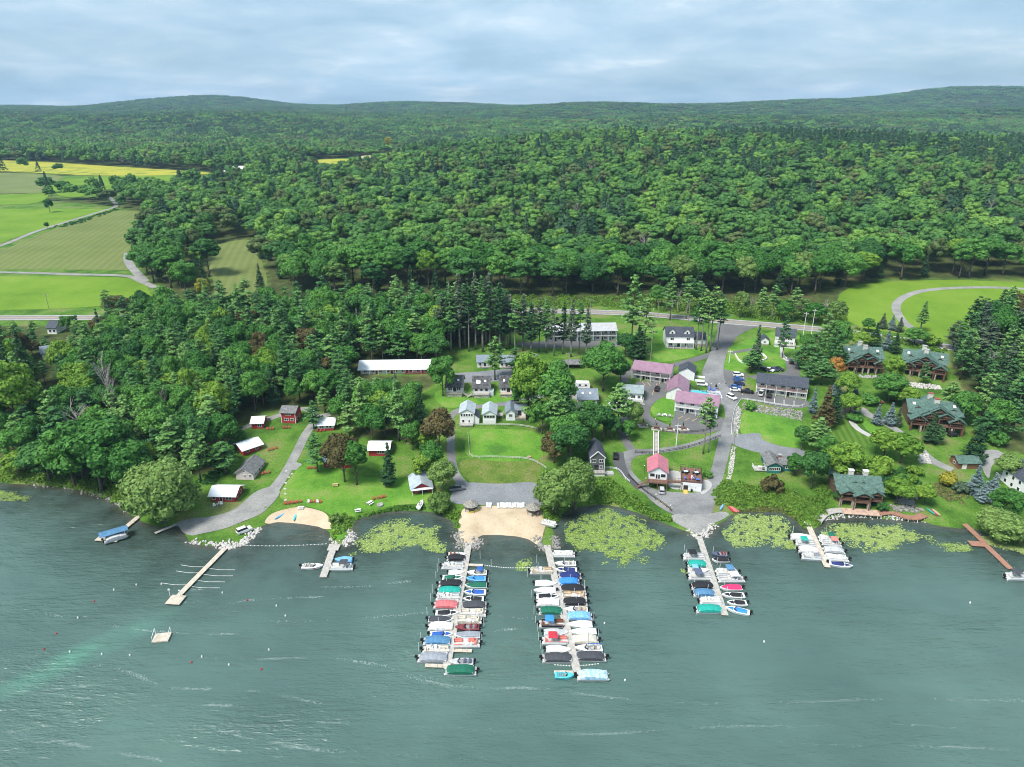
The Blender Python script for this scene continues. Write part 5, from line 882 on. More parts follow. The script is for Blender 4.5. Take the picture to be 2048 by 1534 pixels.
def boat(kind, p, ang, label, cov=None, bimini=None, seat=None, L_=1.0, hull=None, stripe=None, group=None, tower=False, motor=True, mast=None, name=None, Wd=1.0):
    e = empty(name or ('pontoon_boat' if kind[0] == 'p' else 'motorboat'), p, ang, (L_, Wd, 1), label=label, cat='boat', group=group); sm = canvas(seat) if seat else None
    if kind[0] == 'p':
        for y in (-.85, .85): meshobj('pontoon_tube', BM['tube'], e, loc=(0, y, 0))
        meshobj('deck', BM['deck'], e); meshobj('deck_trim', BM['trim'], e); meshobj('fence_panel', BM['fence'], e, canvas(hull) if hull else None)
        if motor: meshobj('outboard_motor', BM['motor'], e, loc=(-3.4, 0, -.1))
        if cov: meshobj('cover', BM['pcover'], e, canvas(cov))
        else: meshobj('rail', BM['rail'], e); meshobj('seats', BM['seats'], e, sm); meshobj('helm_console', BM['console'], e)
        if bimini: bo = meshobj('bimini_top', BM['bimini'], e, canvas(bimini), loc=(-.6, 0, 0)); meshobj('bimini_frame', BM['bframe'], bo)
    else:
        ho = meshobj('hull', BM['hull'], e, canvas(hull) if hull else None)
        if stripe: meshobj('stripe', BM['stripe'], ho, canvas(stripe))
        if motor: meshobj('outboard_motor', BM['motor'], e, loc=(-3.1, 0, -.1))
        if kind == 'rc': meshobj('cover', BM['rcover'], e, canvas(cov))
        else:
            meshobj('windscreen', BM['screen'], e)
            if kind == 'rh': meshobj('cockpit_cover', BM['hcover'], e, canvas(cov)); meshobj('bow_cover', BM['bcover'], e, canvas(cov))
            else: meshobj('cockpit', BM['cockpit'], e); meshobj('seats', BM['rseats'], e, sm)
        if bimini: bo = meshobj('bimini_top', BM['bimini'], e, canvas(bimini), loc=(-.9, 0, -.35), s=(.75, .8, 1)); meshobj('bimini_frame', BM['bframe'], bo)
        if tower: meshobj('wake_tower', BM['tower'], e)
        if mast: MB().tube([(.2, 0, .9), (.2, 0, 7.5)], [.06, .04], 6).build('mast', ALU, e); MB().tube([(.2, 0, 1.9), (-2.8, 0, 2.0)], [.13, .09], 7).build('sail_cover', canvas(mast), e)
    return e
def dirw(a, b): p = W0(*a); q = W0(*b); d = q - p; return math.atan2(d.y, d.x), d.length
# ---------------------------------------------------------------- docks
def dock(name, label, a, b, wid, mt, z=.55, a_land=False, posts=True, seg=3.0, pm=None):
    pa = W0(*a, z); pb = W0(*b, z); d = (pb - pa); ln = d.length; yaw = math.atan2(d.y, d.x); e = empty(name, (pa.x, pa.y, 0), yaw, label=label, cat='dock'); n = max(1, round(ln / seg)); u = ln / n
    me = MB().box(.03, u - .03, -wid / 2, wid / 2, z - .16, z).mesh('deck_section', mt); pmz = MB().tube([(0, 0, -2.2), (0, 0, z + .55)], .07, 6).mesh('post', pm or POLE)
    for i in range(n): meshobj('deck_section', me, e, loc=(i * u, 0, random.uniform(-.02, .02)))
    if posts:
        for i in range(1, n + 1):
            for k in (-1, 1): meshobj('post', pmz, e, loc=(min(i * u, ln - .15), k * (wid / 2 + .08), 0))
    return e
DA = dock('dock', 'long grey dock on the left side of the swimming beach', (938, 1084), (893, 1336), 1.9, WOODG); DB = dock('dock', 'long grey dock on the right side of the swimming beach', (1094, 1090), (1155, 1345), 1.9, WOODG)
DC = dock('dock', 'grey dock running out from the gravel point', (1398, 1072), (1450, 1230), 1.8, WOODG); DD = dock('dock', 'pale dock crowded with white boats near the shore lodge', (1612, 1040), (1655, 1134), 1.7, WOODP)
dock('dock', 'long narrow dock below the white parked car', (450, 1096), (352, 1196), 1.5, WOODP, posts=False); dock('landing_stage', 'square dock head with two railings at the end of the narrow dock', (337, 1198), (366, 1200), 3.6, WOODP, posts=False)
dock('dock', 'dock beneath the willow with a square head', (290, 1022), (222, 1078), 1.6, WOODP); dock('landing_stage', 'square pale dock head beside the blue boat lift', (196, 1074), (240, 1077), 3.4, WOODP, posts=False)
dock('dock', 'short grey log dock by the gravel launch', (352, 1048), (310, 1066), 1.0, WOODG, posts=False)
dock('dock', 'short dock with two boats below the green spit', (668, 1092), (646, 1154), 2.0, WOODG); dock('landing_stage', 'wide landing at the foot of the short dock', (656, 1094), (679, 1094), 3.2, WOODG, posts=False)
dock('dock', 'red brown dock near the shore willow', (1928, 1046), (1968, 1084), 1.7, WOODO); dock('dock', 'outer red brown dock leading to the moored pontoon boat', (1966, 1084), (2022, 1138), 1.7, WOODO); dock('landing_stage', 'red brown cross platform of the outer dock', (1939, 1086), (1972, 1088), 2.6, WOODO, posts=False); dock('landing_stage', 'red brown landing at the start of the outer dock', (1912, 1039), (1940, 1042), 3.0, WOODO, posts=False)
dock('dock', 'weathered wooden dock at the left picture edge', (8, 918), (-14, 948), 1.6, WOODG, z=.9)
# boats along the docks: (x, y of centre, kind, options)
def along(lst, yaw_dock, side_ang, where):
    for (x, y, kind, o, lb) in lst:
        p = W0(x, y); k = dict(o); a = side_ang + k.pop('turn', 0) + random.uniform(-.03, .03)
        boat(kind, p, a, lb + ' ' + where, **k)
def zm(x, y): return 780 + x / 4, 1040 + y / 4 + 3
Rt = 0.0; Lf = pi     # bow towards the dock: boats on the left side point right
L1 = 'left of the left beach dock'; R1 = 'right of the left beach dock'; L2 = 'left of the right beach dock'; R2 = 'right of the right beach dock'
def bl(x, y, kind, lb, **o): X, Y = zm(x, y); return (X, Y, kind, o, lb)
along([bl(535, 280, 'ro', 'white motorboat with rust coloured seats', seat='rust', L_=.85), bl(530, 310, 'pc', 'black covered pontoon boat', cov='black', L_=.85, Wd=.9), bl(505, 372, 'po', 'open grey pontoon boat with bare deck', seat='lgrey'), bl(528, 425, 'rc', 'small white covered motorboat', cov='white', L_=.72, Wd=.85), bl(500, 465, 'rh', 'white motorboat with green covers', cov='green', L_=.95),
 bl(485, 515, 'pc', 'pontoon boat under charcoal black cover', cov='black'), bl(475, 572, 'pc', 'pontoon boat under turquoise cover', cov='teal'), bl(465, 622, 'po', 'open pontoon boat with light grey seats', seat='lgrey'), bl(450, 685, 'pc', 'pontoon boat under salmon pink cover', cov='salmon'), bl(455, 748, 'rh', 'white motorboat with black covers', cov='black'),
 bl(405, 800, 'rc', 'motorboat under dark charcoal cover', cov='dark', L_=1.05), bl(408, 860, 'pc', 'pontoon boat under white cover', cov='white', hull='yellow'), bl(410, 920, 'rh', 'white motorboat with royal blue covers', cov='blue', L_=.95), bl(380, 975, 'pc', 'pontoon boat under bird spotted blue cover', cov='steel', L_=1.05), bl(370, 1045, 'po', 'open pontoon boat with beige seats', seat='beige'), bl(345, 1110, 'pc', 'pontoon boat under grey cover', cov='grey', L_=1.1)], 0, Rt, L1)
along([bl(698, 425, 'ro', 'white motorboat with blue sunshade', bimini='blue', L_=.9), bl(690, 472, 'rh', 'light blue motorboat with bright blue cover', cov='bright', hull='light', L_=.9), bl(688, 528, 'rc', 'white motorboat under dark green cover', cov='green'), bl(682, 582, 'rh', 'white motorboat with small blue cockpit cover', cov='blue'), bl(670, 636, 'rh', 'white motorboat with black covers', cov='black', L_=.9),
 bl(672, 690, 'pc', 'pontoon boat under black cover', cov='dark'), bl(662, 750, 'po', 'open pontoon boat with pale seats', seat='beige', L_=1.05), bl(632, 808, 'po', 'open pontoon boat with cream seats', seat='beige', hull='beige'), bl(620, 862, 'ro', 'motorboat with brown seats', seat='wine', hull='wine'), bl(618, 926, 'rc', 'motorboat under grey cover', cov='grey', L_=1.08), bl(610, 992, 'po', 'white pontoon boat with red striped seats', seat='coral', L_=1.02)], 0, Lf, R1)
along([bl(572, 1140, 'ro', 'grey motorboat with dark seats', seat='slate', hull='lgrey', L_=.95), bl(568, 1210, 'pc', 'large pontoon boat under green cover', cov='green', L_=1.1)], 0, Lf, 'at the end of the left beach dock')
along([bl(1212, 412, 'po', 'open pontoon boat with pinkish panels', seat='tan', hull='beige'), bl(1245, 512, 'rc', 'motorboat under white cover with a pole', cov='white'), bl(1240, 568, 'rc', 'slim motorboat under plain white cover', cov='white', hull='white', turn=pi), bl(1258, 616, 'rh', 'white motorboat with black covers', cov='black'), bl(1265, 668, 'pc', 'pontoon boat under white cover', cov='white', L_=.95), bl(1285, 735, 'pc', 'pontoon boat under green cover', cov='green', L_=.95),
 bl(1295, 835, 'po', 'dark pontoon boat with blue sunshade', seat='brown', bimini='bright', hull='black'), bl(1325, 905, 'rc', 'motorboat under pale grey cover', cov='lgrey'), bl(1322, 970, 'po', 'white pontoon boat with crimson sunshade', seat='coral', bimini='red'), bl(1345, 1042, 'rc', 'motorboat wrapped in white', cov='white'), bl(1340, 1112, 'pc', 'pontoon boat under charcoal cover', cov='dark', L_=1.1)], 0, Rt, L2)
along([bl(1390, 278, 'po', 'white pontoon boat with wake tower and green tube', seat='white', L_=1.0), bl(1405, 352, 'ro', 'white motorboat with beige seats', seat='beige'), bl(1412, 402, 'rh', 'white motorboat with navy cover', cov='navy'), bl(1440, 452, 'pc', 'pontoon boat under navy cover', cov='navy', L_=.95), bl(1430, 500, 'pc', 'pontoon boat under bright blue cover', cov='bright', L_=.9), bl(1462, 555, 'pc', 'pontoon boat under plain black cover', cov='black', L_=1.05), bl(1475, 608, 'po', 'open pontoon boat with tan seats', seat='tan', hull='tan'),
 bl(1478, 662, 'pc', 'black covered pontoon boat with yellow rope', cov='black'), bl(1490, 720, 'ro', 'white and yellow motorboat', seat='tan', stripe='yellow'), bl(1515, 776, 'pc', 'pontoon boat under light blue cover', cov='light'), bl(1520, 840, 'rc', 'motorboat under white cover', cov='white', L_=1.05), bl(1545, 898, 'rc', 'long motorboat under white cover', cov='white', L_=1.12), bl(1560, 965, 'pc', 'pontoon boat under beige cover', cov='beige', L_=1.0), bl(1590, 1030, 'ro', 'white sailboat with blue sail cover', mast='blue', L_=1.1, name='sailboat', motor=False), bl(1605, 1100, 'pc', 'pontoon boat under dark cover', cov='dark', L_=1.1)], 0, Lf, R2)
along([bl(1395, 1248, 'ro', 'small turquoise rowing boat', hull='turq', seat='turq', L_=.75, Wd=.8, motor=False, name='rowing_boat'), bl(1620, 1250, 'pc', 'pontoon boat under mottled blue and white cover', cov='mottled', L_=1.1)], 0, Rt, 'at the end of the right beach dock')
L3 = 'left of the gravel point dock'; R3 = 'right of the gravel point dock'
def cm(x, y, kind, lb, **o): return (1340 + x / 8.075, 1060 + y / 8.075 + 3, kind, o, lb)
along([cm(385, 440, 'po', 'pontoon boat with black sunshade', bimini='black', seat='lgrey'), cm(430, 560, 'pc', 'pontoon boat under emerald cover', cov='teal', L_=.85), cm(450, 660, 'ro', 'blue and white motorboat with light blue sunshade', bimini='light', stripe='blue'), cm(480, 760, 'po', 'grey pontoon boat with navy sunshade', bimini='slate', seat='lgrey'), cm(520, 915, 'pc', 'pontoon boat under black cover', cov='black', L_=.95), cm(545, 1030, 'pc', 'pontoon boat under steel blue cover', cov='steel', L_=.9), cm(650, 1160, 'po', 'open white pontoon boat', seat='white', L_=.9), cm(625, 1290, 'pc', 'pontoon boat under teal green cover', cov='teal', L_=1.05)], 0, Rt, L3)
along([cm(800, 395, 'ro', 'dark motorboat with black and red seats', seat='wine', hull='slate', L_=.75), cm(810, 490, 'rc', 'motorboat under black cover', cov='black', L_=.8), cm(920, 690, 'po', 'white pontoon boat with blue cabin top', bimini='steel', seat='white', L_=.95), cm(985, 800, 'po', 'large white pontoon boat with hard top', bimini='white', seat='lgrey', L_=1.1), cm(980, 940, 'rc', 'white motorboat under hot pink cover', cov='pink'), cm(1020, 1060, 'rh', 'white motorboat with black covers', cov='black'), cm(1080, 1185, 'rh', 'small motorboat with dark covers', cov='black', L_=.85), cm(1090, 1305, 'rh', 'white motorboat with cobalt blue cover', cov='bright', turn=-.32)], 0, Lf, R3)
L4 = 'on the left side of the lodge dock'; R4 = 'on the right side of the lodge dock'
def dm_(x, y, kind, lb, **o): return (1560 + x / 11.8, 1030 + y / 11.8 + 2, kind, o, lb)
along([dm_(490, 555, 'pc', 'pontoon boat under white cover', cov='white'), dm_(590, 690, 'po', 'white pontoon boat with turquoise sunshade', bimini='teal', seat='lgrey', L_=.9), dm_(660, 850, 'pc', 'white boat with pale pink lines', cov='white', L_=.9, hull='coral'), dm_(740, 1010, 'po', 'open white pontoon boat with grey seats', seat='grey', L_=.9)], 0, -.13, L4)
along([dm_(1140, 590, 'po', 'white pontoon boat with green sunshade', bimini='green', seat='white', L_=.85), dm_(1210, 690, 'po', 'pontoon boat with coral sunshade', bimini='coral', seat='lgrey', L_=.85), dm_(1270, 860, 'pc', 'boat under pale grey cover', cov='lgrey', L_=.9), dm_(1330, 1040, 'po', 'white pontoon boat with wake arch', seat='white', L_=1.0), dm_(1420, 1190, 'rh', 'white cabin boat with navy cockpit cover', cov='navy', L_=1.05, turn=-pi - .12)], 0, pi - .2, R4)
boat('ro', W0(625, 1136), Rt + .05, 'white and red motorboat with light blue frame on the left of the short dock', stripe='red', tower=False, bimini=None); boat('po', W0(684, 1138), Lf, 'large white motor yacht with dark sunshade beside the short dock', bimini='dark', seat='white', L_=1.0); boat('rc', W0(688, 1123), Lf, 'light blue motorboat behind the large white boat at the short dock', cov='light', hull='light', L_=.85)
boat('po', W0(2034, 1157), 0.0, 'white pontoon boat with dark sunshade at the end of the red brown dock', bimini='dark', seat='lgrey', L_=1.05)
boat('ro', G(841, 1013) + Vector((0, 0, .25)), R(80), 'white rowing boat pulled up on the lily pond shore', L_=.75, Wd=.75, motor=False, name='rowing_boat', seat='white'); boat('po', G(1097, 1052) + Vector((0, 0, .35)), R(-25), 'white catamaran drawn up beside the sandy beach', L_=.75, Wd=.8, seat='white', motor=False, name='catamaran')
lift = boat('pc', W0(232, 1078, 0.5), R(35), 'boat on a lift under a blue canopy beside the square dock head', cov='lgrey', L_=.95); 
b = MB(); s_ = []
for x in (-3.8, 3.8): s_.append([(x, -1.7, 2.7), (x, 0, 3.2), (x, 1.7, 2.7), (x, 1.7, 2.62), (x, 0, 3.12), (x, -1.7, 2.62)])
cn = meshobj('boat_lift', loftmesh('lift_canopy', s_, canvas('steel'), smooth=False), None, loc=W0(230, 1078), rz=R(35)); tag(cn, 'blue fabric boat lift canopy on white posts', 'boat lift'); [MB().box(x - .06, x + .06, y - .06, y + .06, -1, 2.62).build('post', WHITE, cn) for x in (-2.8, 2.8) for y in (-1.6, 1.6)]

PW = MB().tube([(0, 0, -2), (0, 0, 2.6)], .055, 5).mesh('mooring_pole', WHITE)
for D_, ln_, offs in ((DA, 49, (4.0, 7.4)), (DB, 49, (4.0, 7.4)), (DC, 34, (2.6, 5.6)), (DD, 20, (2.6, 5.6))):
    for i in range(2, int(ln_ / 3.1)):
        for k in (-1, 1): meshobj('mooring_pole', PW, D_, loc=(i * 3.1 + 1.4 + random.uniform(-.3, .3), k * random.choice(offs), random.uniform(-.6, .2)))
# ---------------------------------------------------------------- trees standing in the resort
def T(bx, by, ty, w, kind, fol, label, group=None, name=None, cat='tree', base=None):
    p = base or G(bx, by); t = tdist(p); h = max(1.2, (by - ty) * t / (FPX * 0.94)); r_ = w / 2 * t / FPX
    nm = name or {'pine': 'pine_tree', 'barepine': 'pine_tree', 'sparse': 'pine_tree', 'spruce': 'spruce_tree', 'willow': 'willow_tree', 'dead': 'dead_tree', 'shrub': 'shrub'}.get(kind, 'broadleaf_tree')
    return tree(kind, (p.x, p.y, p.z - .1), h, r_, fol, nm, label, cat, group, bark=None)
TREES = [
 (330, 1042, 916, 146, 'willow', 'olive', 'large olive green willow overhanging the dock at the left shore'), (352, 945, 838, 92, 'pine', 'pine2', 'pale green spreading pine behind the shore willow'), (402, 962, 850, 70, 'pine', 'pine2', 'pale green pine with bare lower trunk right of the shore willow'),
 (205, 985, 826, 150, 'broad', 'green', 'huge green broadleaf tree on the dark left shore'), (150, 975, 850, 110, 'broad', 'green', 'green broadleaf tree leaning over the left lily patch'), (262, 985, 868, 100, 'broad', 'green', 'green broadleaf tree just left of the shore willow'), (100, 962, 872, 95, 'broad', 'dark', 'dark broadleaf tree behind the left lily patch'), (40, 952, 900, 60, 'broad', 'lime', 'yellowish green tree at the left edge of the shore'),
 (42, 872, 722, 104, 'broad', 'lime', 'large yellow green maple at the left picture edge'), (62, 890, 806, 70, 'pine', 'pine', 'pine below the yellow green maple at the left edge'), (128, 905, 810, 80, 'pine', 'pine', 'soft green pine above the dark left shore'), (452, 950, 878, 66, 'pine', 'pine', 'bluish pine with bare side limbs left of the grey gabled cottage'),
 (22, 792, 640, 58, 'spruce', 'spruce', 'dark spruce at the left edge near the highway'), (62, 790, 650, 54, 'spruce', 'spruce', 'dark spruce beside the pale hidden house'), (0, 780, 655, 50, 'spruce', 'spruce', 'dark spruce cut by the left picture edge'), (208, 700, 618, 30, 'spruce', 'spruce', 'dark spruce beside the highway on the left'), (136, 664, 630, 26, 'broad', 'green', 'small green tree on the highway verge at left'), (150, 645, 630, 14, 'broad', 'dark', 'small round tree next to the highway verge'),
 (170, 900, 800, 60, 'dead', 'dead', 'bare grey dead tree in the left woods'), (235, 870, 700, 46, 'dead', 'dead', 'second bare grey tree among the left woods'),
 (628, 858, 797, 44, 'pine', 'pine', 'single pine standing between the red house and the small red cottage'), (636, 944, 860, 58, 'pine', 'pine', 'blue green pine on the lawn left of the brown leaved tree'), (690, 964, 862, 74, 'broad', 'brown', 'brown leaved tree in front of the white roofed cottage'), (714, 970, 874, 56, 'tallbroad', 'green', 'bright green maple beside the brown leaved tree'), (780, 971, 878, 44, 'spruce', 'spruce', 'dark spruce on the lawn near the lily pond'), (798, 882, 752, 62, 'pine', 'pine2', 'tall light green pine with a long bare trunk above the lawn'),
 (880, 905, 815, 66, 'broad', 'brown', 'reddish brown leaved tree beside the cottage lane'), (884, 985, 920, 58, 'broad', 'olive', 'yellowing round tree beside the beach lot'), (862, 945, 880, 50, 'broad', 'green', 'green tree behind the yellowing round tree'), (842, 862, 766, 42, 'spruce', 'spruce', 'dark spruce left of the lowest white cottages'), (856, 900, 850, 40, 'broad', 'lime', 'light green small tree above the boathouse path'), (822, 850, 772, 46, 'broad', 'green', 'green tree behind the tall bare trunked pine'), (880, 1028, 981, 48, 'willow', 'olive', 'round grey green willow bush beside the beach hut'),
 (886, 792, 707, 54, 'broad', 'green', 'round green tree next to the first dark roofed cottage'), (990, 760, 670, 52, 'pine', 'pine2', 'yellow green pine standing in the gravel court'), (1056, 838, 706, 78, 'broad', 'lime', 'tall light green maple beside the dark roofed cottages'), (1062, 842, 752, 60, 'pine', 'pine2', 'pine in front of the light green maple by the cottages'), (1108, 840, 722, 84, 'broad', 'green', 'big green maple left of the travel trailer'), (1112, 876, 776, 66, 'pine', 'pine2', 'light green pine right of the fenced lawn'), (1130, 860, 770, 50, 'pine', 'pine', 'darker pine behind the light green one by the fenced lawn'),
 (745, 884, 806, 58, 'broad', 'green', 'green tree behind the cottage with the dark spruce'), (770, 872, 788, 50, 'pine', 'pine', 'pine left of the tall bare trunked pine'), (700, 872, 800, 56, 'pine', 'pine2', 'light pine above the brown leaved tree'), (826, 900, 842, 44, 'broad', 'green', 'green tree right of the bare brown patch'), (846, 960, 905, 44, 'broad', 'lime', 'yellow green tree behind the small boathouse'),
 (700, 806, 744, 46, 'pine', 'pine2', 'light pine at the left end of the long white building'), (738, 816, 756, 46, 'pine', 'pine', 'pine below the middle of the long white building'), (762, 822, 762, 42, 'broad', 'green', 'green tree below the long white building'), (794, 815, 742, 34, 'spruce', 'dull', 'dull green spruce standing before the long white building'), (828, 800, 760, 36, 'broad', 'green', 'green tree below the right end of the long white building'), (672, 790, 726, 46, 'pine', 'pine', 'pine left of the long white building'), (590, 812, 756, 40, 'broad', 'green', 'green tree right behind the two storey red house'), (650, 826, 770, 42, 'pine', 'pine2', 'light pine behind the red and white cottage'), (680, 850, 790, 46, 'broad', 'green', 'green tree right of the red and white cottage'),
 (1040, 822, 752, 50, 'broad', 'green', 'green tree at the end of the dark roofed cottages'), (1084, 868, 800, 56, 'broad', 'green', 'green tree between the pines right of the fenced lawn'), (1136, 905, 826, 72, 'broad', 'green', 'green tree below the pines and left of the grey house'), (1160, 872, 800, 46, 'pine', 'pine', 'dark pine behind the cedars near the grey house'), (1176, 846, 800, 40, 'broad', 'green', 'green bushy tree before the skylight house'), (1212, 868, 812, 40, 'broad', 'olive', 'olive tree between the cedars'), (1256, 880, 838, 34, 'broad', 'green', 'small green tree beside the climbing path'), (1030, 745, 690, 40, 'pine', 'pine', 'pine behind the last dark roofed cottage'), (1588, 950, 905, 40, 'broad', 'green', 'green tree right of the teal cottage'), (1602, 900, 850, 36, 'broad', 'dark', 'dark tree at the end of the gravel drive'), (1655, 700, 640, 46, 'pine', 'pine2', 'light pine near the highway left of the lodges'), (1612, 768, 716, 44, 'pine', 'pine', 'pine above the slate roofed motel end'), (1686, 740, 700, 30, 'pine', 'pine', 'small pine touching the first lodge'), (1896, 820, 760, 50, 'pine', 'pine2', 'light pine above the large lodge at the woods edge'), (1925, 850, 780, 60, 'broad', 'green', 'green tree right of the large lodge'), (1905, 700, 640, 50, 'pine', 'dull', 'grey green pine at the corner of the field'), (1965, 880, 820, 60, 'pine', 'pine', 'pine behind the dark spreading spruce'),
 (1206, 782, 689, 92, 'broad', 'green', 'very large round maple above the travel trailer'), (1240, 770, 716, 40, 'broad', 'dark', 'dark tree beside the very large round maple'), (1186, 885, 806, 56, 'broad', 'dark', 'dark cedar with bare stems behind the grey house'), (1206, 882, 810, 44, 'tallbroad', 'dark', 'second dark cedar behind the grey house'), (1224, 880, 828, 40, 'broad', 'dark', 'third dark cedar beside the curved asphalt path'), (1236, 858, 762, 72, 'pine', 'pine2', 'light green pine before the white annex'), (1268, 860, 800, 42, 'broad', 'olive', 'olive tree with pale trunk beside the picnic terrace'),
 (1140, 930, 842, 74, 'broad', 'dark', 'dark green tree left of the grey house'), (1108, 926, 862, 62, 'broad', 'brown', 'brownish tree right of the fenced lawn'), (1110, 1028, 934, 92, 'willow', 'olive', 'big grey green willow beside the sandy beach'), (1150, 1020, 914, 84, 'willow', 'olive', 'big willow in front of the tall grey house'),
 (1406, 908, 788, 44, 'barepine', 'pine2', 'tall pine with long bare trunk below the lower motel'), (1416, 905, 800, 30, 'barepine', 'pine', 'slim pine close behind the tall bare trunked pine'),
 (1262, 694, 552, 62, 'pine', 'pine2', 'tall pale pine beside the lawn of the dormered house'), (1288, 706, 588, 56, 'pine', 'pine2', 'lower pale pine next to the dormered house lawn'), (1276, 718, 650, 54, 'spruce', 'spruce', 'dark brownish spruce under the tall pale pines'), (1250, 714, 664, 44, 'broad', 'dark', 'dark tree under the tall pale pines'),
 (1402, 702, 580, 46, 'barepine', 'pine2', 'tall bare trunked pine right of the dormered house'), (1412, 706, 586, 44, 'barepine', 'pine2', 'second tall pine right of the dormered house'), (1420, 702, 574, 46, 'barepine', 'pine2', 'third tall pine right of the dormered house'), (1434, 700, 590, 40, 'barepine', 'pine', 'tall pine nearest the driveway mouth'), (1392, 700, 596, 36, 'barepine', 'pine', 'tall pine closest to the dormered house'), (1340, 640, 556, 40, 'pine', 'pine2', 'tall pale pine beside the highway above the dormered house'), (1372, 638, 570, 34, 'barepine', 'pine2', 'slim pale pine on the highway verge'),
 (1508, 742, 650, 36, 'spruce', 'dull', 'brownish green spruce on the lawn by the driveway'), (1502, 746, 698, 50, 'pine', 'pine', 'low bushy pine beside the parked cars'), (1564, 716, 630, 34, 'pine', 'pine', 'slender pine in front of the white house with deck'), (1644, 722, 622, 46, 'pine', 'pine2', 'tall pale pine right of the white house with deck'), (1624, 742, 664, 58, 'pine', 'pine', 'pine behind the slate roofed motel'), (1642, 770, 716, 66, 'pine', 'pine', 'dense pine at the corner of the slate roofed motel'), (1600, 738, 690, 48, 'pine', 'pine', 'bushy pine beside the small rear lot'), (1664, 740, 650, 50, 'pine', 'pine', 'pine between the white house and the lodges'), (1672, 720, 640, 44, 'broad', 'green', 'green tree beside the highway left of the lodges'), (1610, 700, 668, 34, 'broad', 'green', 'small green tree beside the white house fence'),
 (1646, 856, 768, 52, 'spruce', 'brown', 'tall brownish arborvitae at the end of the slate roofed motel'), (1666, 846, 772, 40, 'spruce', 'spruce', 'dark arborvitae right of the slate roofed motel'), (1624, 826, 772, 24, 'spruce', 'blue', 'slim blue spruce at the motel fence corner'), (1670, 792, 752, 30, 'spruce', 'blue', 'blue spruce below the orange leaved tree'),
 (1668, 764, 714, 32, 'broad', 'orange', 'small orange leaved tree beside the first lodge'), (1692, 800, 744, 48, 'broad', 'lime', 'yellow green tree below the first lodge'), (1698, 832, 786, 48, 'broad', 'lime', 'pale yellow green tree beside the dirt turning place'), (1782, 768, 710, 42, 'broad', 'lime', 'yellow green tree between the two upper lodges'), (1776, 806, 746, 66, 'broad', 'green', 'green tree on the lawn below the upper lodges'), (1812, 818, 772, 46, 'broad', 'lime', 'yellow green tree above the large lodge'), (1735, 808, 786, 40, 'shrub', 'green', 'round green bush on the lodge lawn'), (1711, 788, 768, 15, 'spruce', 'blue', 'tiny dark blue spruce on the lodge lawn'), (1790, 800, 780, 30, 'shrub', 'lime', 'yellow green bush above the blue spruces'),
 (1752, 850, 806, 26, 'spruce', 'blue', 'blue spruce left of the large lodge'), (1778, 850, 802, 30, 'spruce', 'blue', 'second blue spruce left of the large lodge'), (1794, 852, 812, 22, 'spruce', 'dull', 'greenish spruce beside the large lodge porch'), (1708, 838, 824, 40, 'shrub', 'green', 'clipped green hedge bush at the turning place'), (1845, 768, 722, 26, 'pine', 'pine', 'slender pine before the right upper lodge'), (1860, 886, 822, 42, 'spruce', 'spruce', 'dark spruce before the large lodge porch'), (1874, 888, 846, 34, 'pine', 'pine', 'light green young pine before the large lodge'), (1735, 665, 636, 26, 'broad', 'green', 'green tree behind the first lodge near the highway'),
 (1632, 908, 832, 68, 'sparse', 'pine2', 'pale feathery pine left of the striped lawn'), (1622, 978, 894, 60, 'broad', 'dark', 'dark round tree left of the shore lodge'), (1682, 966, 880, 78, 'broad', 'lime', 'yellow green maple above the shore lodge'), (1738, 974, 924, 48, 'broad', 'lime', 'small yellow green tree touching the shore lodge roof'), (1766, 918, 858, 64, 'broad', 'lime', 'yellow green tree left of the lodge drive'), (1800, 926, 866, 70, 'broad', 'lime', 'yellow green tree beside the rock bed and drive'), (1650, 930, 870, 50, 'broad', 'green', 'green tree between the dark round tree and the striped lawn'), (1790, 1008, 952, 56, 'broad', 'lime', 'yellow green tree beside the small round pool'), (1846, 1010, 966, 42, 'broad', 'lime', 'drooping yellow green tree beside the shingled pavilion'), (1710, 945, 900, 50, 'broad', 'lime', 'yellow green tree behind the shore lodge'),
 (1946, 922, 846, 54, 'spruce', 'spruce', 'dark spreading spruce behind the brown shed'), (1946, 988, 926, 42, 'spruce', 'blue', 'tall blue spruce below the brown shed'), (1966, 1004, 958, 40, 'spruce', 'blue', 'lowest of the blue spruces near the right edge'), (1984, 988, 944, 34, 'spruce', 'blue', 'blue spruce nearest the white house at right'), (2006, 1034, 972, 60, 'broad', 'green', 'green tree right of the blue spruces'), (1996, 1078, 1018, 96, 'willow', 'olive', 'spreading grey green willow on the right shore'), (2036, 1088, 1040, 60, 'willow', 'olive', 'second grey green willow at the right shore edge'), (2012, 962, 904, 52, 'broad', 'olive', 'olive tree beside the right hand gravel drive'), (2030, 1010, 985, 40, 'broad', 'green', 'green bush below the white house at right'),
 (1840, 664, 603, 30, 'sparse', 'pine2', 'lone thin tree beside the looping field track'), (1764, 657, 626, 24, 'spruce', 'dull', 'small grey spruce at the bottom of the field'), (1782, 660, 630, 24, 'spruce', 'blue', 'small blue grey spruce at the bottom of the field'), (1798, 664, 634, 22, 'spruce', 'dull', 'last small spruce at the bottom of the field'), (1748, 694, 644, 32, 'spruce', 'spruce', 'dark spruce behind the first lodge roof'), (1772, 700, 660, 28, 'spruce', 'blue', 'blue spruce between the two upper lodges'), (1788, 706, 664, 30, 'spruce', 'spruce', 'dark spruce left of the second lodge roof'), (1716, 700, 664, 44, 'broad', 'lime', 'yellow green tree behind the first lodge'), (1738, 692, 668, 30, 'broad', 'lime', 'lower yellow green tree behind the first lodge'), (1828, 690, 656, 46, 'broad', 'green', 'green tree behind the second lodge'), (1860, 690, 668, 40, 'shrub', 'lime', 'yellow green bushes beside the field track end'),
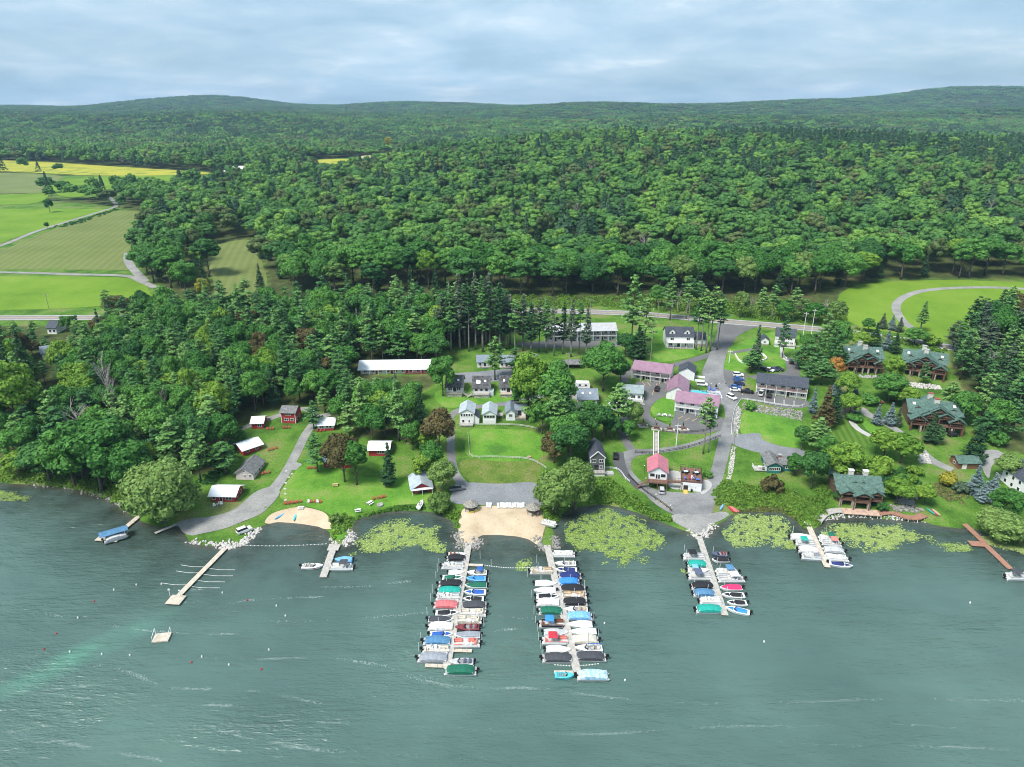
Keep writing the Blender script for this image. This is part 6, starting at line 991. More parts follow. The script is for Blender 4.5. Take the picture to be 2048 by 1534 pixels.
 (100, 425, 398, 18, 'broad', 'dark', 'dark round tree on the field hedgerow at left'), (95, 458, 444, 10, 'broad', 'dark', 'tiny round tree beside the farm lane'), (410, 600, 556, 30, 'broad', 'yellow', 'yellow tree at the lower end of the small clearing'), (240, 640, 592, 56, 'broad', 'brown', 'brown leaved trees beside the pasture at the highway'), (778, 304, 276, 18, 'tallbroad', 'yellow', 'golden tree beside the straw coloured clearing'), (528, 812, 756, 34, 'tallbroad', 'yellow', 'yellow green sapling at the end of the woods lane'), (320, 455, 440, 8, 'shrub', 'dark', 'small bush at the forest edge by the hay field'),
]
for t in TREES: T(*t)
# tall bare trunked pines in a row between the cottages and the highway
for k, (bx, by, ty, w_) in enumerate([(884, 700, 590, 40), (902, 702, 566, 44), (920, 700, 552, 46), (938, 703, 560, 44), (952, 699, 546, 44), (966, 704, 556, 46), (980, 700, 548, 44), (1000, 704, 570, 46), (1012, 698, 588, 44), (1030, 706, 600, 46), (1046, 702, 590, 44), (1062, 708, 606, 44), (1078, 704, 604, 40), (930, 690, 570, 40), (972, 688, 560, 40), (896, 688, 578, 44), (1020, 690, 590, 40), (1092, 706, 596, 40), (1108, 712, 610, 34), (1126, 708, 606, 30), (1142, 714, 600, 34), (1158, 708, 604, 30), (1172, 716, 612, 32)]):
    T(bx, by, ty, w_, 'sparse' if k % 3 else 'barepine', ['dull', 'pine', 'dull', 'spruce'][k % 4], 'tall bare trunked pine in the grove ' + ('behind the blue grey roofed cottages' if bx < 1085 else 'before the long grey motel'), group='tall pines in the grove ' + ('behind the cottages' if bx < 1085 else 'before the motel'))
rh_ = np.random.default_rng(5)
for k, x in enumerate(range(1312, 1690, 21)):
    if 1425 < x < 1475: continue
    y = np.interp(x, [q[0] for q in HW], [q[1] for q in HW]) - rh_.uniform(9, 16); u = rh_.uniform()
    if u < .5: T(x, y, y - rh_.uniform(46, 74), rh_.uniform(30, 42), 'pine' if u < .3 else 'barepine', 'pine2' if u < .35 else 'pine', 'light green roadside pine on the forest side of the highway', 'roadside pines beyond the highway')
    elif u < .85: T(x, y, y - rh_.uniform(34, 56), rh_.uniform(30, 44), 'broad', ['green', 'lime', 'olive'][k % 3], ['green', 'yellow green', 'olive'][k % 3] + ' roadside tree on the forest side of the highway', 'roadside trees beyond the highway')
    else: T(x, y, y - rh_.uniform(40, 56), 24, 'dead', 'dead', 'bare grey trunk on the forest side of the highway', 'bare roadside trunks beyond the highway')
WOODS_PX = [[(-60, 650), (180, 652), (300, 650), (500, 648), (700, 642), (880, 640), (1000, 640), (1010, 680), (880, 700), (872, 768), (800, 800), (830, 860), (770, 880), (700, 866), (610, 812), (530, 820), (492, 850), (470, 900), (440, 945), (300, 955), (230, 985), (100, 962), (-60, 955)],
            [(1886, 640), (1910, 612), (2120, 604), (2120, 920), (2010, 900), (1990, 880), (1950, 830), (1930, 780), (1905, 740), (1895, 690)]]
WOODS = [[tuple(G(*p).xy) for p in w_] for w_ in WOODS_PX]
KEEP += [(-30, 560, 186, 641, 1e9), (560, 840, 660, 1000, 1e9), (1660, 690, 1890, 860, 1e9), (80, 690, 112, 760, 280), (500, 826, 560, 868, 1e9)]
taken = [(o.location.x, o.location.y) for o in bpy.data.objects if o.get('category') == 'tree']
rw = np.random.default_rng(23)
def blocked(x, y, h, rad):
    for (a, b, c, d, yy) in KEEP:
        if y < yy:
            z = hgt(x, y); X, Y = project((x, y, z)); X2, Y2 = project((x, y, z + h)); k = rad / (tdist(Vector((x, y, z))) / FPX)
            if X + k > a + 2 and X - k < c - 2 and Y > b + 2 and Y2 < d - 2: return True
    return False
OPENW = [(np.array(p)) for p in OPEN]
for wi_, (Wp, step) in enumerate(zip(WOODS, (7.6, 7.2))):
    a = np.array(Wp); gx0, gy0 = a.min(0); gx1, gy1 = a.max(0); X_, Y_ = np.meshgrid(np.arange(gx0, gx1, step), np.arange(gy0, gy1, step))
    X_ = X_.ravel() + rw.uniform(-2.6, 2.6, X_.size); Y_ = Y_.ravel() + rw.uniform(-2.6, 2.6, Y_.size); ok = in_poly(X_, Y_, Wp)
    for P in OPENW: ok &= ~in_poly(X_, Y_, P)
    for x, y in zip(X_[ok], Y_[ok]):
        u = rw.uniform(); px_, py_ = project((x, y, hgt(x, y))); k_ = (1.28 if px_ > 330 else 1.0) if py_ < 720 else 1.05; h_ = rw.uniform(15, 22) * k_; rad = rw.uniform(4.4, 6.4) * (k_ * .5 + .5)
        if abs(x) > y * .78 + 8: continue
        if min((x - p) ** 2 + (y - q) ** 2 for p, q in taken) < 12: continue
        if blocked(x, y, h_, rad * .8):
            h_ *= .5; rad *= .68
            if blocked(x, y, h_, rad * .8): continue
        pw = 0.44 if wi_ == 0 else 0.8
        if wi_: where = 'in woods ' + ('right of the looping track' if py_ < 680 else ('right of the upper lodges' if py_ < 780 else 'right of the large lodge'))
        else: where = 'in woods ' + ('left of the hidden house' if px_ < 90 else ('along the highway ' + ('below the pasture' if px_ < 320 else ('below the clearing' if px_ < 560 else 'behind the cabin')) if py_ < 700 else ('around the long white building' if px_ > 620 else ('left of the dead trees' if px_ < 240 else ('far behind the shore willow' if px_ < 430 else 'behind the red house')) if py_ < 800 else ('above the dark shore' if px_ < 300 else 'left of the red cottages'))))
        p = (x, y, hgt(x, y) - .1); taken.append((x, y))
        if u < pw:
            f = rw.choice(['pine', 'pine', 'pine2', 'spruce' if wi_ else 'pine', 'dull' if wi_ else 'pine2']); cl = {'pine': 'blue green pine', 'pine2': 'light green pine', 'spruce': 'dark pine', 'dull': 'greyish pine'}[f]
            tree('pine' if rw.uniform() < .8 else 'barepine', p, h_, rad * .95, f, 'pine_tree', cl + ' ' + where, 'tree', cl + 's ' + where)
        elif u < pw + .07: tree('spruce', p, h_ * .9, rad * .75, 'spruce', 'spruce_tree', 'dark spruce ' + where, 'tree', 'spruces ' + where)
        elif u > .985: tree('dead', p, h_ * .8, rad * .6, 'dead', 'dead_tree', 'bare grey dead tree ' + where, 'tree', 'dead trees ' + where)
        else:
            f = rw.choice(['green', 'green', 'dark', 'lime', 'brown'], p=[.42, .22, .14, .15, .07]); cl = {'green': 'green', 'dark': 'dark green', 'lime': 'yellow green', 'brown': 'brownish'}[f]
            tree('broad', p, h_ * .85, rad, f, 'broadleaf_tree', cl + ' broadleaf tree ' + where, 'tree', cl + ' trees ' + where)
print('trees', NTREE)
# thickets: low growth nobody could count
def thicket(name, label, px, n, size, fol, hmul=1.0, cardn=70, leaf=.28):
    P = [G(*p).xy for p in px]; P = [(p.x, p.y) for p in P]; a = np.array(P); (x0, y0), (x1_, y1_) = a.min(0), a.max(0); V = []; k = 0; r_ = np.random.default_rng(abs(hash(label)) % 1000 if False else len(label) * 7 + n)
    while k < n:
        x, y = r_.uniform(x0, x1_), r_.uniform(y0, y1_)
        if not in_poly(np.array([x]), np.array([y]), P)[0]: k += .05; continue
        s_ = r_.uniform(*size); u = r_.normal(0, 1, (cardn, 3)); u[:, 2] = np.abs(u[:, 2]) * .9; u /= np.linalg.norm(u, axis=1)[:, None]
        c = np.array([x, y, hgt(x, y)]); V.append(cards(c + u * np.array([s_, s_, s_ * hmul]) * r_.uniform(.75, 1.05, (cardn, 1)), u, leaf, r_)); k += 1
    v = np.vstack(V); return tag(meshobj(name, np_mesh(name, v, quads(v), FOL[fol])), label, 'shrubs', kind='stuff')
FOL['bush'] = foliage('leaf_bush', (.075, .19, .026), (.20, .33, .05)); FOL['reed'] = foliage('leaf_reed', (.14, .17, .05), (.24, .24, .09))
thicket('bank_shrubs', 'dense green shrubs on the bank behind the right lily pond', [(1176, 960), (1215, 958), (1250, 985), (1300, 1020), (1350, 1044), (1330, 1044), (1280, 1024), (1230, 1010), (1180, 1004)], 190, (.7, 1.6), 'bush')
thicket('bank_shrubs', 'dense green shrubs below the teal cottage', [(1440, 985), (1480, 968), (1540, 976), (1590, 985), (1612, 1030), (1600, 1044), (1560, 1014), (1500, 1012), (1450, 1010)], 200, (.7, 1.7), 'bush')
thicket('shore_shrubs', 'yellow green bushes lining the dark left shore', [(-40, 945), (60, 945), (200, 962), (290, 985), (300, 1015), (260, 1018), (215, 994), (150, 976), (60, 966), (-40, 962)], 230, (.8, 2.0), 'bush')
thicket('shore_shrubs', 'low bushes on the green spit beside the short dock', [(664, 1040), (690, 1030), (706, 1036), (702, 1060), (676, 1070), (668, 1080), (664, 1062)], 50, (.4, 1.0), 'bush')
thicket('shore_shrubs', 'low bushes along the lily pond shore below the lawn', [(712, 1034), (760, 1022), (800, 1012), (850, 1014), (850, 1019), (800, 1020), (750, 1027), (715, 1040)], 70, (.3, .8), 'bush')
thicket('shore_shrubs', 'bushes beside the beach hut at the lily pond corner', [(858, 1000), (902, 1010), (918, 1030), (916, 1060), (905, 1040), (880, 1024)], 60, (.5, 1.2), 'bush')
thicket('shore_shrubs', 'bushes under the big willow right of the beach', [(1086, 1020), (1110, 1020), (1120, 1034), (1104, 1050), (1094, 1044)], 50, (.5, 1.2), 'bush')
thicket('shore_shrubs', 'bushes around the lodge dock landing', [(1590, 990), (1630, 1000), (1650, 1030), (1636, 1050), (1612, 1058), (1600, 1040)], 90, (.5, 1.4), 'bush')
thicket('reeds', 'pale reeds at the edge of the middle lily pond', [(1470, 1020), (1520, 1016), (1570, 1018), (1596, 1040), (1604, 1052), (1590, 1040), (1560, 1026), (1500, 1026)], 110, (.3, .7), 'reed', 1.2, 40)
thicket('roadside_shrubs', 'bright green scrub between the highway and the forest', [(560, 600), (1000, 594), (1250, 594), (1420, 600), (1560, 616), (1690, 632), (1690, 654), (1550, 641), (1420, 629), (1250, 617), (1000, 614), (560, 622)], 900, (1.0, 3.0), 'bush', 1, 50, .4)
thicket('roadside_shrubs', 'low scrub below the field at the right', [(1690, 650), (1760, 668), (1850, 690), (1900, 700), (1880, 708), (1800, 690), (1700, 664)], 90, (.7, 1.6), 'bush', 1, 50, .35)
thicket('garden_shrubs', 'mixed garden shrubs around the shore lodge and pool', [(1640, 960), (1660, 985), (1650, 1020), (1640, 1030), (1632, 990)], 50, (.6, 1.5), 'bush'); thicket('garden_shrubs', 'dark garden shrubs beside the round pool', [(1750, 960), (1800, 935), (1830, 950), (1850, 985), (1830, 1000), (1800, 1000), (1760, 990)], 90, (.6, 1.3), 'dark')
thicket('garden_bed', 'dry grassy garden bed below the rock edged lawn', [(1868, 965), (1910, 958), (1935, 985), (1930, 1010), (1900, 1005), (1872, 990)], 150, (.3, .8), 'reed', 1, 40, .22)
thicket('woodland_shrubs', 'low green undergrowth along the edge of the left woods', [(470, 860), (500, 850), (470, 930), (440, 970), (400, 985), (390, 960), (440, 930)], 70, (.6, 1.4), 'dark'); thicket('woodland_shrubs', 'green undergrowth around the tall pine above the lawn', [(800, 885), (850, 870), (880, 900), (870, 950), (840, 940), (850, 905)], 90, (.5, 1.4), 'bush')
thicket('bank_shrubs', 'low rough growth on the bank beside the driveway foot', [(1424, 985), (1450, 960), (1470, 968), (1450, 1000), (1430, 1016)], 60, (.4, 1.0), 'bush'); thicket('hedge_row', 'dark hedge along the farm lane', [(100, 456), (160, 440), (225, 420), (240, 412), (236, 420), (165, 446), (105, 460)], 90, (.9, 1.6), 'dark', 1, 40, .4)
for k, (x, y, w_, f, lb) in enumerate([(1893, 970, 36, 'yellow', 'bright yellow flowering bush in the garden bed'), (1826, 965, 22, 'lime', 'round yellow green clipped bush beside the pool walk'), (1836, 950, 20, 'lime', 'round yellow bush above the pool walk'), (1822, 945, 20, 'lime', 'round yellow bush at the head of the pool walk'), (1760, 945, 46, 'lime', 'golden hedge behind the round pool'), (1918, 985, 30, 'dull', 'grey green low bush in the garden bed'), (1990, 890, 40, 'green', 'round green bush right of the dark spruce'), (1976, 878, 26, 'green', 'small round bush behind the dark spruce'), (1500, 820, 22, 'green', 'green bush on the bank below the motel fence'), (1545, 985, 44, 'brown', 'reddish shrub below the teal cottage'), (1415, 955, 20, 'green', 'green bush beside the driveway foot'), (1762, 1020, 22, 'dark', 'dark round bush at the shore lodge terrace'), (672, 1046, 26, 'olive', 'grey green round bush at the end of the small beach'), (1676, 1000, 26, 'dark', 'dark bush left of the shore lodge')]):
    T(x, y, y - w_ * .8, w_, 'shrub', f, lb, 'shrubs in the resort gardens', cat='shrub')
# ---------------------------------------------------------------- the wild forest on the hills
OPENA = [(np.array(p), min(q[0] for q in p), max(q[0] for q in p), min(q[1] for q in p), max(q[1] for q in p)) for p in OPEN]
def is_open(x, y):
    x = np.asarray(x, float); y = np.asarray(y, float); r = np.zeros(x.shape, bool)
    for P, a, b, c, d in OPENA:
        k = (x > a) & (x < b) & (y > c) & (y < d)
        if k.any(): r[k] |= in_poly(x[k], y[k], P)
    return r
FRONT = np.array([G(*p).xy for p in [(-300, 408), (0, 408), (75, 400), (230, 412), (290, 430), (292, 462), (262, 505), (300, 560), (330, 590), (420, 610), (560, 612), (700, 612), (900, 608), (1000, 604), (1250, 605), (1420, 612), (1560, 628), (1690, 640), (1682, 590), (1760, 562), (1900, 556), (2048, 560), (2300, 566)]])
FPOLY = np.vstack([FRONT, [(9000, FRONT[-1, 1]), (9000, 9000), (-9000, 9000), (-9000, FRONT[0, 1])]])
def jgrid(x0, x1, y0, y1, s, r):
    a, b = np.meshgrid(np.arange(x0, x1, s), np.arange(y0, y1, s * 0.87)); a = a + (np.arange(a.shape[0])[:, None] % 2) * s / 2
    a = a.ravel() + r.uniform(-0.36, 0.36, a.size) * s; b = b.ravel() + r.uniform(-0.36, 0.36, b.size) * s; return a, b
def fov(x, y, m=1.08): return np.abs(x) < (1024 / FPX) * y * m + 20
r = np.random.default_rng(11)
for cp in ([(60, 352), (420, 346), (500, 346), (500, 366), (420, 380), (300, 386), (110, 400)], [(600, 322), (800, 306), (815, 330), (720, 346), (640, 356)], [(440, 345), (505, 343), (510, 362), (440, 366)]): P = np.array([G(*q).xy for q in cp]); OPENA.append((P, *[f for c in range(2) for f in (P[:, c].min(), P[:, c].max())]))
x1, y1 = jgrid(-1150, 1150, 410, 1330, 15.2, r); k = fov(x1, y1) & in_poly(x1, y1, FPOLY) & ~is_open(x1, y1); x1, y1 = x1[k], y1[k]
def conif(x, y):      # conifer share: dark hemlock stands on the upper slope and scattered
    return np.clip(0.10 + 0.75 * sstep(760, 1000, y) * sstep(60, 420, x) * (0.6 + 0.5 * np.sin(x / 95 + y / 130)) + 0.20 * (np.sin(x / 60 + 1.0) * np.sin(y / 75) > 0.45), 0, 0.9)
isc = r.uniform(0, 1, len(x1)) < conif(x1, y1)
z1 = height(x1, y1); tot = x1.size
px1 = np.array([project((a, b, c)) for a, b, c in zip(x1, y1, z1)]); vis = (px1[:, 0] > -20) & (px1[:, 0] < 2068)
order = np.argsort(np.where(vis, y1 - 0.25 * np.abs(x1) * 0, 1e6)); near = np.zeros(tot, bool)
pick_b = [i for i in order if not isc[i]][:110]; pick_c = [i for i in order if isc[i]][:50]; near[pick_b] = True; near[pick_c] = True
for i in pick_b + pick_c:
    p = (x1[i], y1[i], z1[i] - 0.1); X = px1[i][0]
    wh = 'by the farm fields' if X <= 420 else ('above the mown clearing' if X < 600 else ('behind the pine grove' if X < 1000 else ('behind the long motel' if X < 1250 else ('behind the dormered house' if X < 1450 else ('opposite the driveway mouth' if X < 1690 else 'behind the looping track field')))))
    if isc[i]: tree('spruce', p, r.uniform(16, 22), r.uniform(3.4, 4.6), 'spruce', 'conifer_tree', 'dark conifer at the forest edge ' + wh, group='conifers at the forest edge ' + wh)
    else:
        f = r.choice(['green', 'green', 'green', 'dark', 'olive' if r.uniform() < 0.25 else 'green', 'lime' if r.uniform() < 0.15 else 'green'])
        cl = {'green': 'green', 'dark': 'dark green', 'olive': 'olive green', 'lime': 'yellow green'}[f]
        tree('tallbroad' if r.uniform() < 0.5 else 'broad', p, r.uniform(20, 28), r.uniform(7.4, 10.4), f, 'broadleaf_tree', cl + ' leafy tree at the forest edge ' + wh, group=cl + ' trees at the forest edge ' + wh)
# beyond the nearest trees the wood reads as one mass
lib = bpy.data.collections.new('forest_tree_library')
FOREST_M = []
for nm, a, b in [('wood_leaf', (0.042, 0.124, 0.030), (0.122, 0.262, 0.052)), ('wood_leaf_light', (0.096, 0.220, 0.040), (0.185, 0.325, 0.058)), ('wood_leaf_olive', (0.060, 0.105, 0.032), (0.130, 0.170, 0.052)), ('wood_needle', (0.030, 0.084, 0.038), (0.064, 0.132, 0.058))]:
    FOREST_M.append(foliage(nm, a, b, trans=0.0, var=0.36, tex=0.9, tv=0.26))
libk = []
def add_lib(v, m):
    o = bpy.data.objects.new('lib_%03d' % len(libk), np_mesh('wood_tree', v, quads(v), m)); lib.objects.link(o); libk.append(o)
for s in range(7): add_lib(lod_tree(400 + s, False) * np.array([1 + .06 * (s % 3), 1 + .06 * (s % 3), 1.1 - .05 * s]), FOREST_M[0])
for s in range(3): add_lib(lod_tree(410 + s, False), FOREST_M[1])
for s in range(2): add_lib(lod_tree(415 + s, False), FOREST_M[2])
for s in range(2): add_lib(lod_tree(420 + s, True), FOREST_M[3])
B, T = dead_tree(333); T.v += []; o = bpy.data.objects.new('lib_%03d' % len(libk), T.mesh('bare_tree', FOL['dead'])); lib.objects.link(o); libk.append(o)
def patch(seed, n, span, con, leaf):
    """a clump of crowns for the distance"""
    rr = np.random.default_rng(seed); V = []
    for i in range(n):
        c = np.array([*rr.uniform(-span / 2, span / 2, 2), 0]); h = rr.uniform(0.8, 1.15)
        if rr.uniform() < con: v = lod_tree(seed * 50 + i, True)[: 4 * 46] * np.array([1.3, 1.3, 1.0])
        else: v = crown_broad(seed * 50 + i, nl=8, per=7, leaf=leaf * .6, h=17, rad=6.6, low=0.3, core=.95)
        V.append(v * h + c)
    return np.vstack(V)
P0 = len(libk)
for s in range(4): add_lib(patch(500 + s, 9, 26, 0.25, 1.7), FOREST_M[s % 3 if s < 3 else 0])
for s in range(2): add_lib(patch(510 + s, 11, 26, 0.95, 1.5), FOREST_M[3])
P1 = len(libk)
for s in range(4): add_lib(patch(520 + s, 26, 56, 0.25, 2.3), FOREST_M[(0, 0, 2, 3)[s]])
rest = ~near; pts = [np.stack([x1[rest], y1[rest], z1[rest]], 1)]; n = rest.sum()
u = r.uniform(0, 1, n); kd = np.where(isc[rest], 12 + r.integers(0, 2, n), np.where(u < 0.64, r.integers(0, 7, n), np.where(u < 0.86, 7 + r.integers(0, 3, n), 10 + r.integers(0, 2, n)))); kd = np.where(u > 0.994, 14, kd)
kinds = [kd]; sc = [np.stack([s := r.uniform(1.0, 2.1, n) ** 1.0, s, r.uniform(0.95, 1.65, n)], 1)]
for (ya, yb, step, k0, kb, kc, s0) in [(1310, 2600, 25, P0, 4, 2, 1.15), (2590, 6300, 54, P1, 4, 0, 1.15)]:
    a, b = jgrid(-yb * 0.85, yb * 0.85, ya, yb, step, r); k = fov(a, b, 1.12) & ~is_open(a, b) & in_poly(a, b, FPOLY); a, b = a[k], b[k]; n = len(a)
    pts.append(np.stack([a, b, height(a, b)], 1)); c = (r.uniform(0, 1, n) < 0.30 + 0.25 * np.sin(a / 300 + b / 210)) if kc else np.zeros(n, bool)
    kinds.append(np.where(c, k0 + kb + r.integers(0, max(kc, 1), n), k0 + r.integers(0, kb, n))); sc.append(np.stack([s := r.uniform(0.9, 1.2, n) * s0, s, r.uniform(0.75, 1.15, n)], 1))
pts = np.vstack(pts); kinds = np.concatenate(kinds); sc = np.vstack(sc); print('forest points', len(pts), 'near', near.sum())
fm = bpy.data.meshes.new('forest'); fm.vertices.add(len(pts)); fm.vertices.foreach_set('co', (pts - [0, 0, 0.2]).astype(np.float32).ravel())
fm.attributes.new('kind', 'INT', 'POINT').data.foreach_set('value', kinds.astype(np.int32))
fm.attributes.new('turn', 'FLOAT', 'POINT').data.foreach_set('value', r.uniform(0, 6.28, len(pts)).astype(np.float32))
fm.attributes.new('size', 'FLOAT_VECTOR', 'POINT').data.foreach_set('vector', sc.astype(np.float32).ravel())
fo = tag(meshobj('forest', fm), 'dense mixed forest covering the hills to the horizon', 'forest', kind='stuff')
ng = bpy.data.node_groups.new('forest_scatter', 'GeometryNodeTree'); ng.interface.new_socket('Geometry', in_out='INPUT', socket_type='NodeSocketGeometry'); ng.interface.new_socket('Geometry', in_out='OUTPUT', socket_type='NodeSocketGeometry')
gi = ng.nodes.new('NodeGroupInput'); go = ng.nodes.new('NodeGroupOutput'); ip = ng.nodes.new('GeometryNodeInstanceOnPoints'); ci = ng.nodes.new('GeometryNodeCollectionInfo')
ci.inputs['Collection'].default_value = lib; ci.inputs['Separate Children'].default_value = True; ci.inputs['Reset Children'].default_value = True; ip.inputs['Pick Instance'].default_value = True
def nattr(nm, t): a = ng.nodes.new('GeometryNodeInputNamedAttribute'); a.data_type = t; a.inputs['Name'].default_value = nm; return a.outputs['Attribute']
cx = ng.nodes.new('ShaderNodeCombineXYZ'); ng.links.new(nattr('turn', 'FLOAT'), cx.inputs[2])
ng.links.new(gi.outputs[0], ip.inputs['Points']); ng.links.new(ci.outputs[0], ip.inputs['Instance']); ng.links.new(nattr('kind', 'INT'), ip.inputs['Instance Index'])
ng.links.new(cx.outputs[0], ip.inputs['Rotation']); ng.links.new(nattr('size', 'FLOAT_VECTOR'), ip.inputs['Scale']); ng.links.new(ip.outputs[0], go.inputs[0])
fo.modifiers.new('scatter', 'NODES').node_group = ng
# forest floor under the trees
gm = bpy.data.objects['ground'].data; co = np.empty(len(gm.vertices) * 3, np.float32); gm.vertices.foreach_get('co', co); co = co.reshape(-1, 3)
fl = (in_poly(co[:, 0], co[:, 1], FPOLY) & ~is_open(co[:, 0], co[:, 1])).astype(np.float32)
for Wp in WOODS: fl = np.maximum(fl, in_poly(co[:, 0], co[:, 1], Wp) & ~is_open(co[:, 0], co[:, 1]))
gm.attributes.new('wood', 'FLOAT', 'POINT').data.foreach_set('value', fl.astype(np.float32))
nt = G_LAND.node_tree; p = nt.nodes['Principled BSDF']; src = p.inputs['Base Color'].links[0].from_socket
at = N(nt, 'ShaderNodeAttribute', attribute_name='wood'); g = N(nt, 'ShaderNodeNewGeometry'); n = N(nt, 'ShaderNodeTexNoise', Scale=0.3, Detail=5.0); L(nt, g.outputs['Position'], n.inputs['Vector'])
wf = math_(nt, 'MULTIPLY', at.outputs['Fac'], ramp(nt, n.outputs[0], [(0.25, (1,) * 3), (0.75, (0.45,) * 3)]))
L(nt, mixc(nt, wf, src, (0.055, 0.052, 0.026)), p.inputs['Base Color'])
# ---------------------------------------------------------------- vehicles
def car_meshes():
    r = {}
    def prof(pts, w0, w1, m_):  # side profile (x, z) lofted across y with tumblehome
        n = len(pts); secs = []
        for y, k in ((-w0, 0), (-w0 * .96, 1), (w0 * .96, 1), (w0, 0)): secs.append([(x, y, z - (0 if k else .06)) for x, z in pts])
        return loftmesh('car_part', secs, m_, smooth=False)
    r['sedan'] = (prof([(-2.25, .32), (-2.28, .72), (-2.1, .9), (-1.4, .95), (1.0, .95), (2.0, .84), (2.25, .66), (2.25, .32)], .9, .9, None), [(-1.75, .93), (-1.05, 1.40), (.35, 1.43), (1.15, .93)])
    r['suv'] = (prof([(-2.25, .36), (-2.3, .85), (-2.2, 1.02), (1.0, 1.05), (2.05, .96), (2.28, .75), (2.28, .36)], .94, .9, None), [(-2.2, 1.02), (-2.0, 1.68), (.35, 1.72), (1.15, 1.04)])
    r['truck'] = (prof([(-2.7, .42), (-2.72, 1.05), (-.9, 1.08), (1.3, 1.1), (2.5, 1.02), (2.65, .8), (2.65, .42)], .97, .95, None), [(-.95, 1.06), (-.8, 1.78), (.75, 1.80), (1.45, 1.08)])
    return r
CM = car_meshes(); WHEEL = MB().tube([(0, -.11, 0), (0, .11, 0)], .33, 12).mesh('wheel', BLACK); RIM = MB().tube([(0, -.12, 0), (0, .12, 0)], .19, 8).mesh('rim', STEEL)
LAMP = mat('head_lamp', (.75, .76, .78), .2); TAIL = mat('tail_lamp', (.4, .02, .02), .3)
def carpaint(n, c): return mat('car_paint_' + n, c, .25, .03, .3, spec=.6)
PAINTS = dict(white=(.80, .80, .80), black=(.015, .015, .018), blue=(.03, .13, .42), grey=(.16, .17, .18), silver=(.50, .51, .52), navy=(.02, .035, .11), red=(.35, .03, .03))
def car(px, py, ang, kind, col, label, group='parked cars of the resort'):
    p = G(px, py); e = empty('parked_car', p + Vector((0, 0, .09)), R(ang), label=label, cat='car', group=group); bm_, cab = CM[kind]; m_ = carpaint(col, PAINTS[col])
    meshobj('body', bm_, e, m_)
    n = len(cab); w0 = .86 if kind != 'truck' else .93
    gl = loftmesh('cabin', [[(x, y * (1 if z < 1.2 else .82), z) for x, z in cab] for y in (-w0, w0)], GLASS, smooth=False); meshobj('cabin_glass', gl, e)
    t = [c for c in cab if c[1] > 1.3]; MB().box(t[0][0] - .05, t[1][0] + .1, -w0 * .8, w0 * .8, t[0][1] - .02, t[1][1] + .05).build('cabin_roof', m_, e)
    for x in (-1.38, 1.38):
        for y in (-.83, .83): wo = meshobj('wheel', WHEEL, e, loc=(x, y, .33)); meshobj('rim', RIM, wo)
    xe = max(v.co.x for v in bm_.vertices)
    for y in (-.62, .62): MB().box(xe - .06, xe + .02, y - .18, y + .18, .66, .8).build('headlight', LAMP, e); MB().box(-2.34 if kind != 'truck' else -2.76, -2.2, y - .15, y + .15, .72, .9).build('tail_light', TAIL, e)
    if kind == 'truck': MB().box(-2.6, -1.0, -.8, .8, 1.085, 1.10).build('load_bed', BLACK, e)
for c in [(489, 1064, 42, 'suv', 'white', 'white car parked on the grass beside the narrow dock'), (1231, 915, 80, 'suv', 'black', 'black car parked beside the tall grey house'), (1323, 984, 82, 'suv', 'silver', 'silver car under the boathouse balcony'), (1314, 780, 70, 'suv', 'black', 'black car in the bays of the mauve roofed motel'), (1404, 771, -10, 'suv', 'white', 'white car beside the swimming pool fence'), (1463, 797, -62, 'suv', 'white', 'white car driving through the main lot'),
 (1476, 752, -8, 'suv', 'white', 'white car behind the blue one in the upper bays'), (1476, 760, -8, 'sedan', 'blue', 'blue car in the upper bays'), (1478, 770, -8, 'suv', 'navy', 'dark blue car between the blue cars in the bays'), (1470, 776, -8, 'sedan', 'blue', 'bright blue car second from the front in the bays'), (1470, 782, -8, 'sedan', 'white', 'white car at the front of the row of bays'), (1494, 786, -12, 'truck', 'black', 'black pickup truck at the corner of the slate roofed motel'),
 (1522, 789, 62, 'truck', 'white', 'white pickup truck before the slate roofed motel'), (1538, 793, 66, 'suv', 'black', 'black car before the slate roofed motel'), (1530, 742, -42, 'suv', 'black', 'first black car in the rear lot row'), (1538, 742, -42, 'sedan', 'white', 'white car in the rear lot row'), (1547, 741, -42, 'sedan', 'navy', 'dark blue car in the rear lot row'), (1557, 740, -42, 'sedan', 'black', 'last black car in the rear lot row'), (1582, 726, 75, 'suv', 'black', 'black car below the white house walk'),
 (1730, 803, -4, 'sedan', 'navy', 'navy car on the lodge lawn drive'), (1754, 806, -4, 'sedan', 'red', 'dark red car beside the navy one at the lodges'), (1032, 806, 10, 'truck', 'grey', 'grey utility cart on the cottage lane'), (914, 980, 15, 'truck', 'grey', 'grey pickup beside the beach lot hut'), (1906, 872, 10, 'suv', 'black', 'black car under the large lodge porch')]: car(*c)
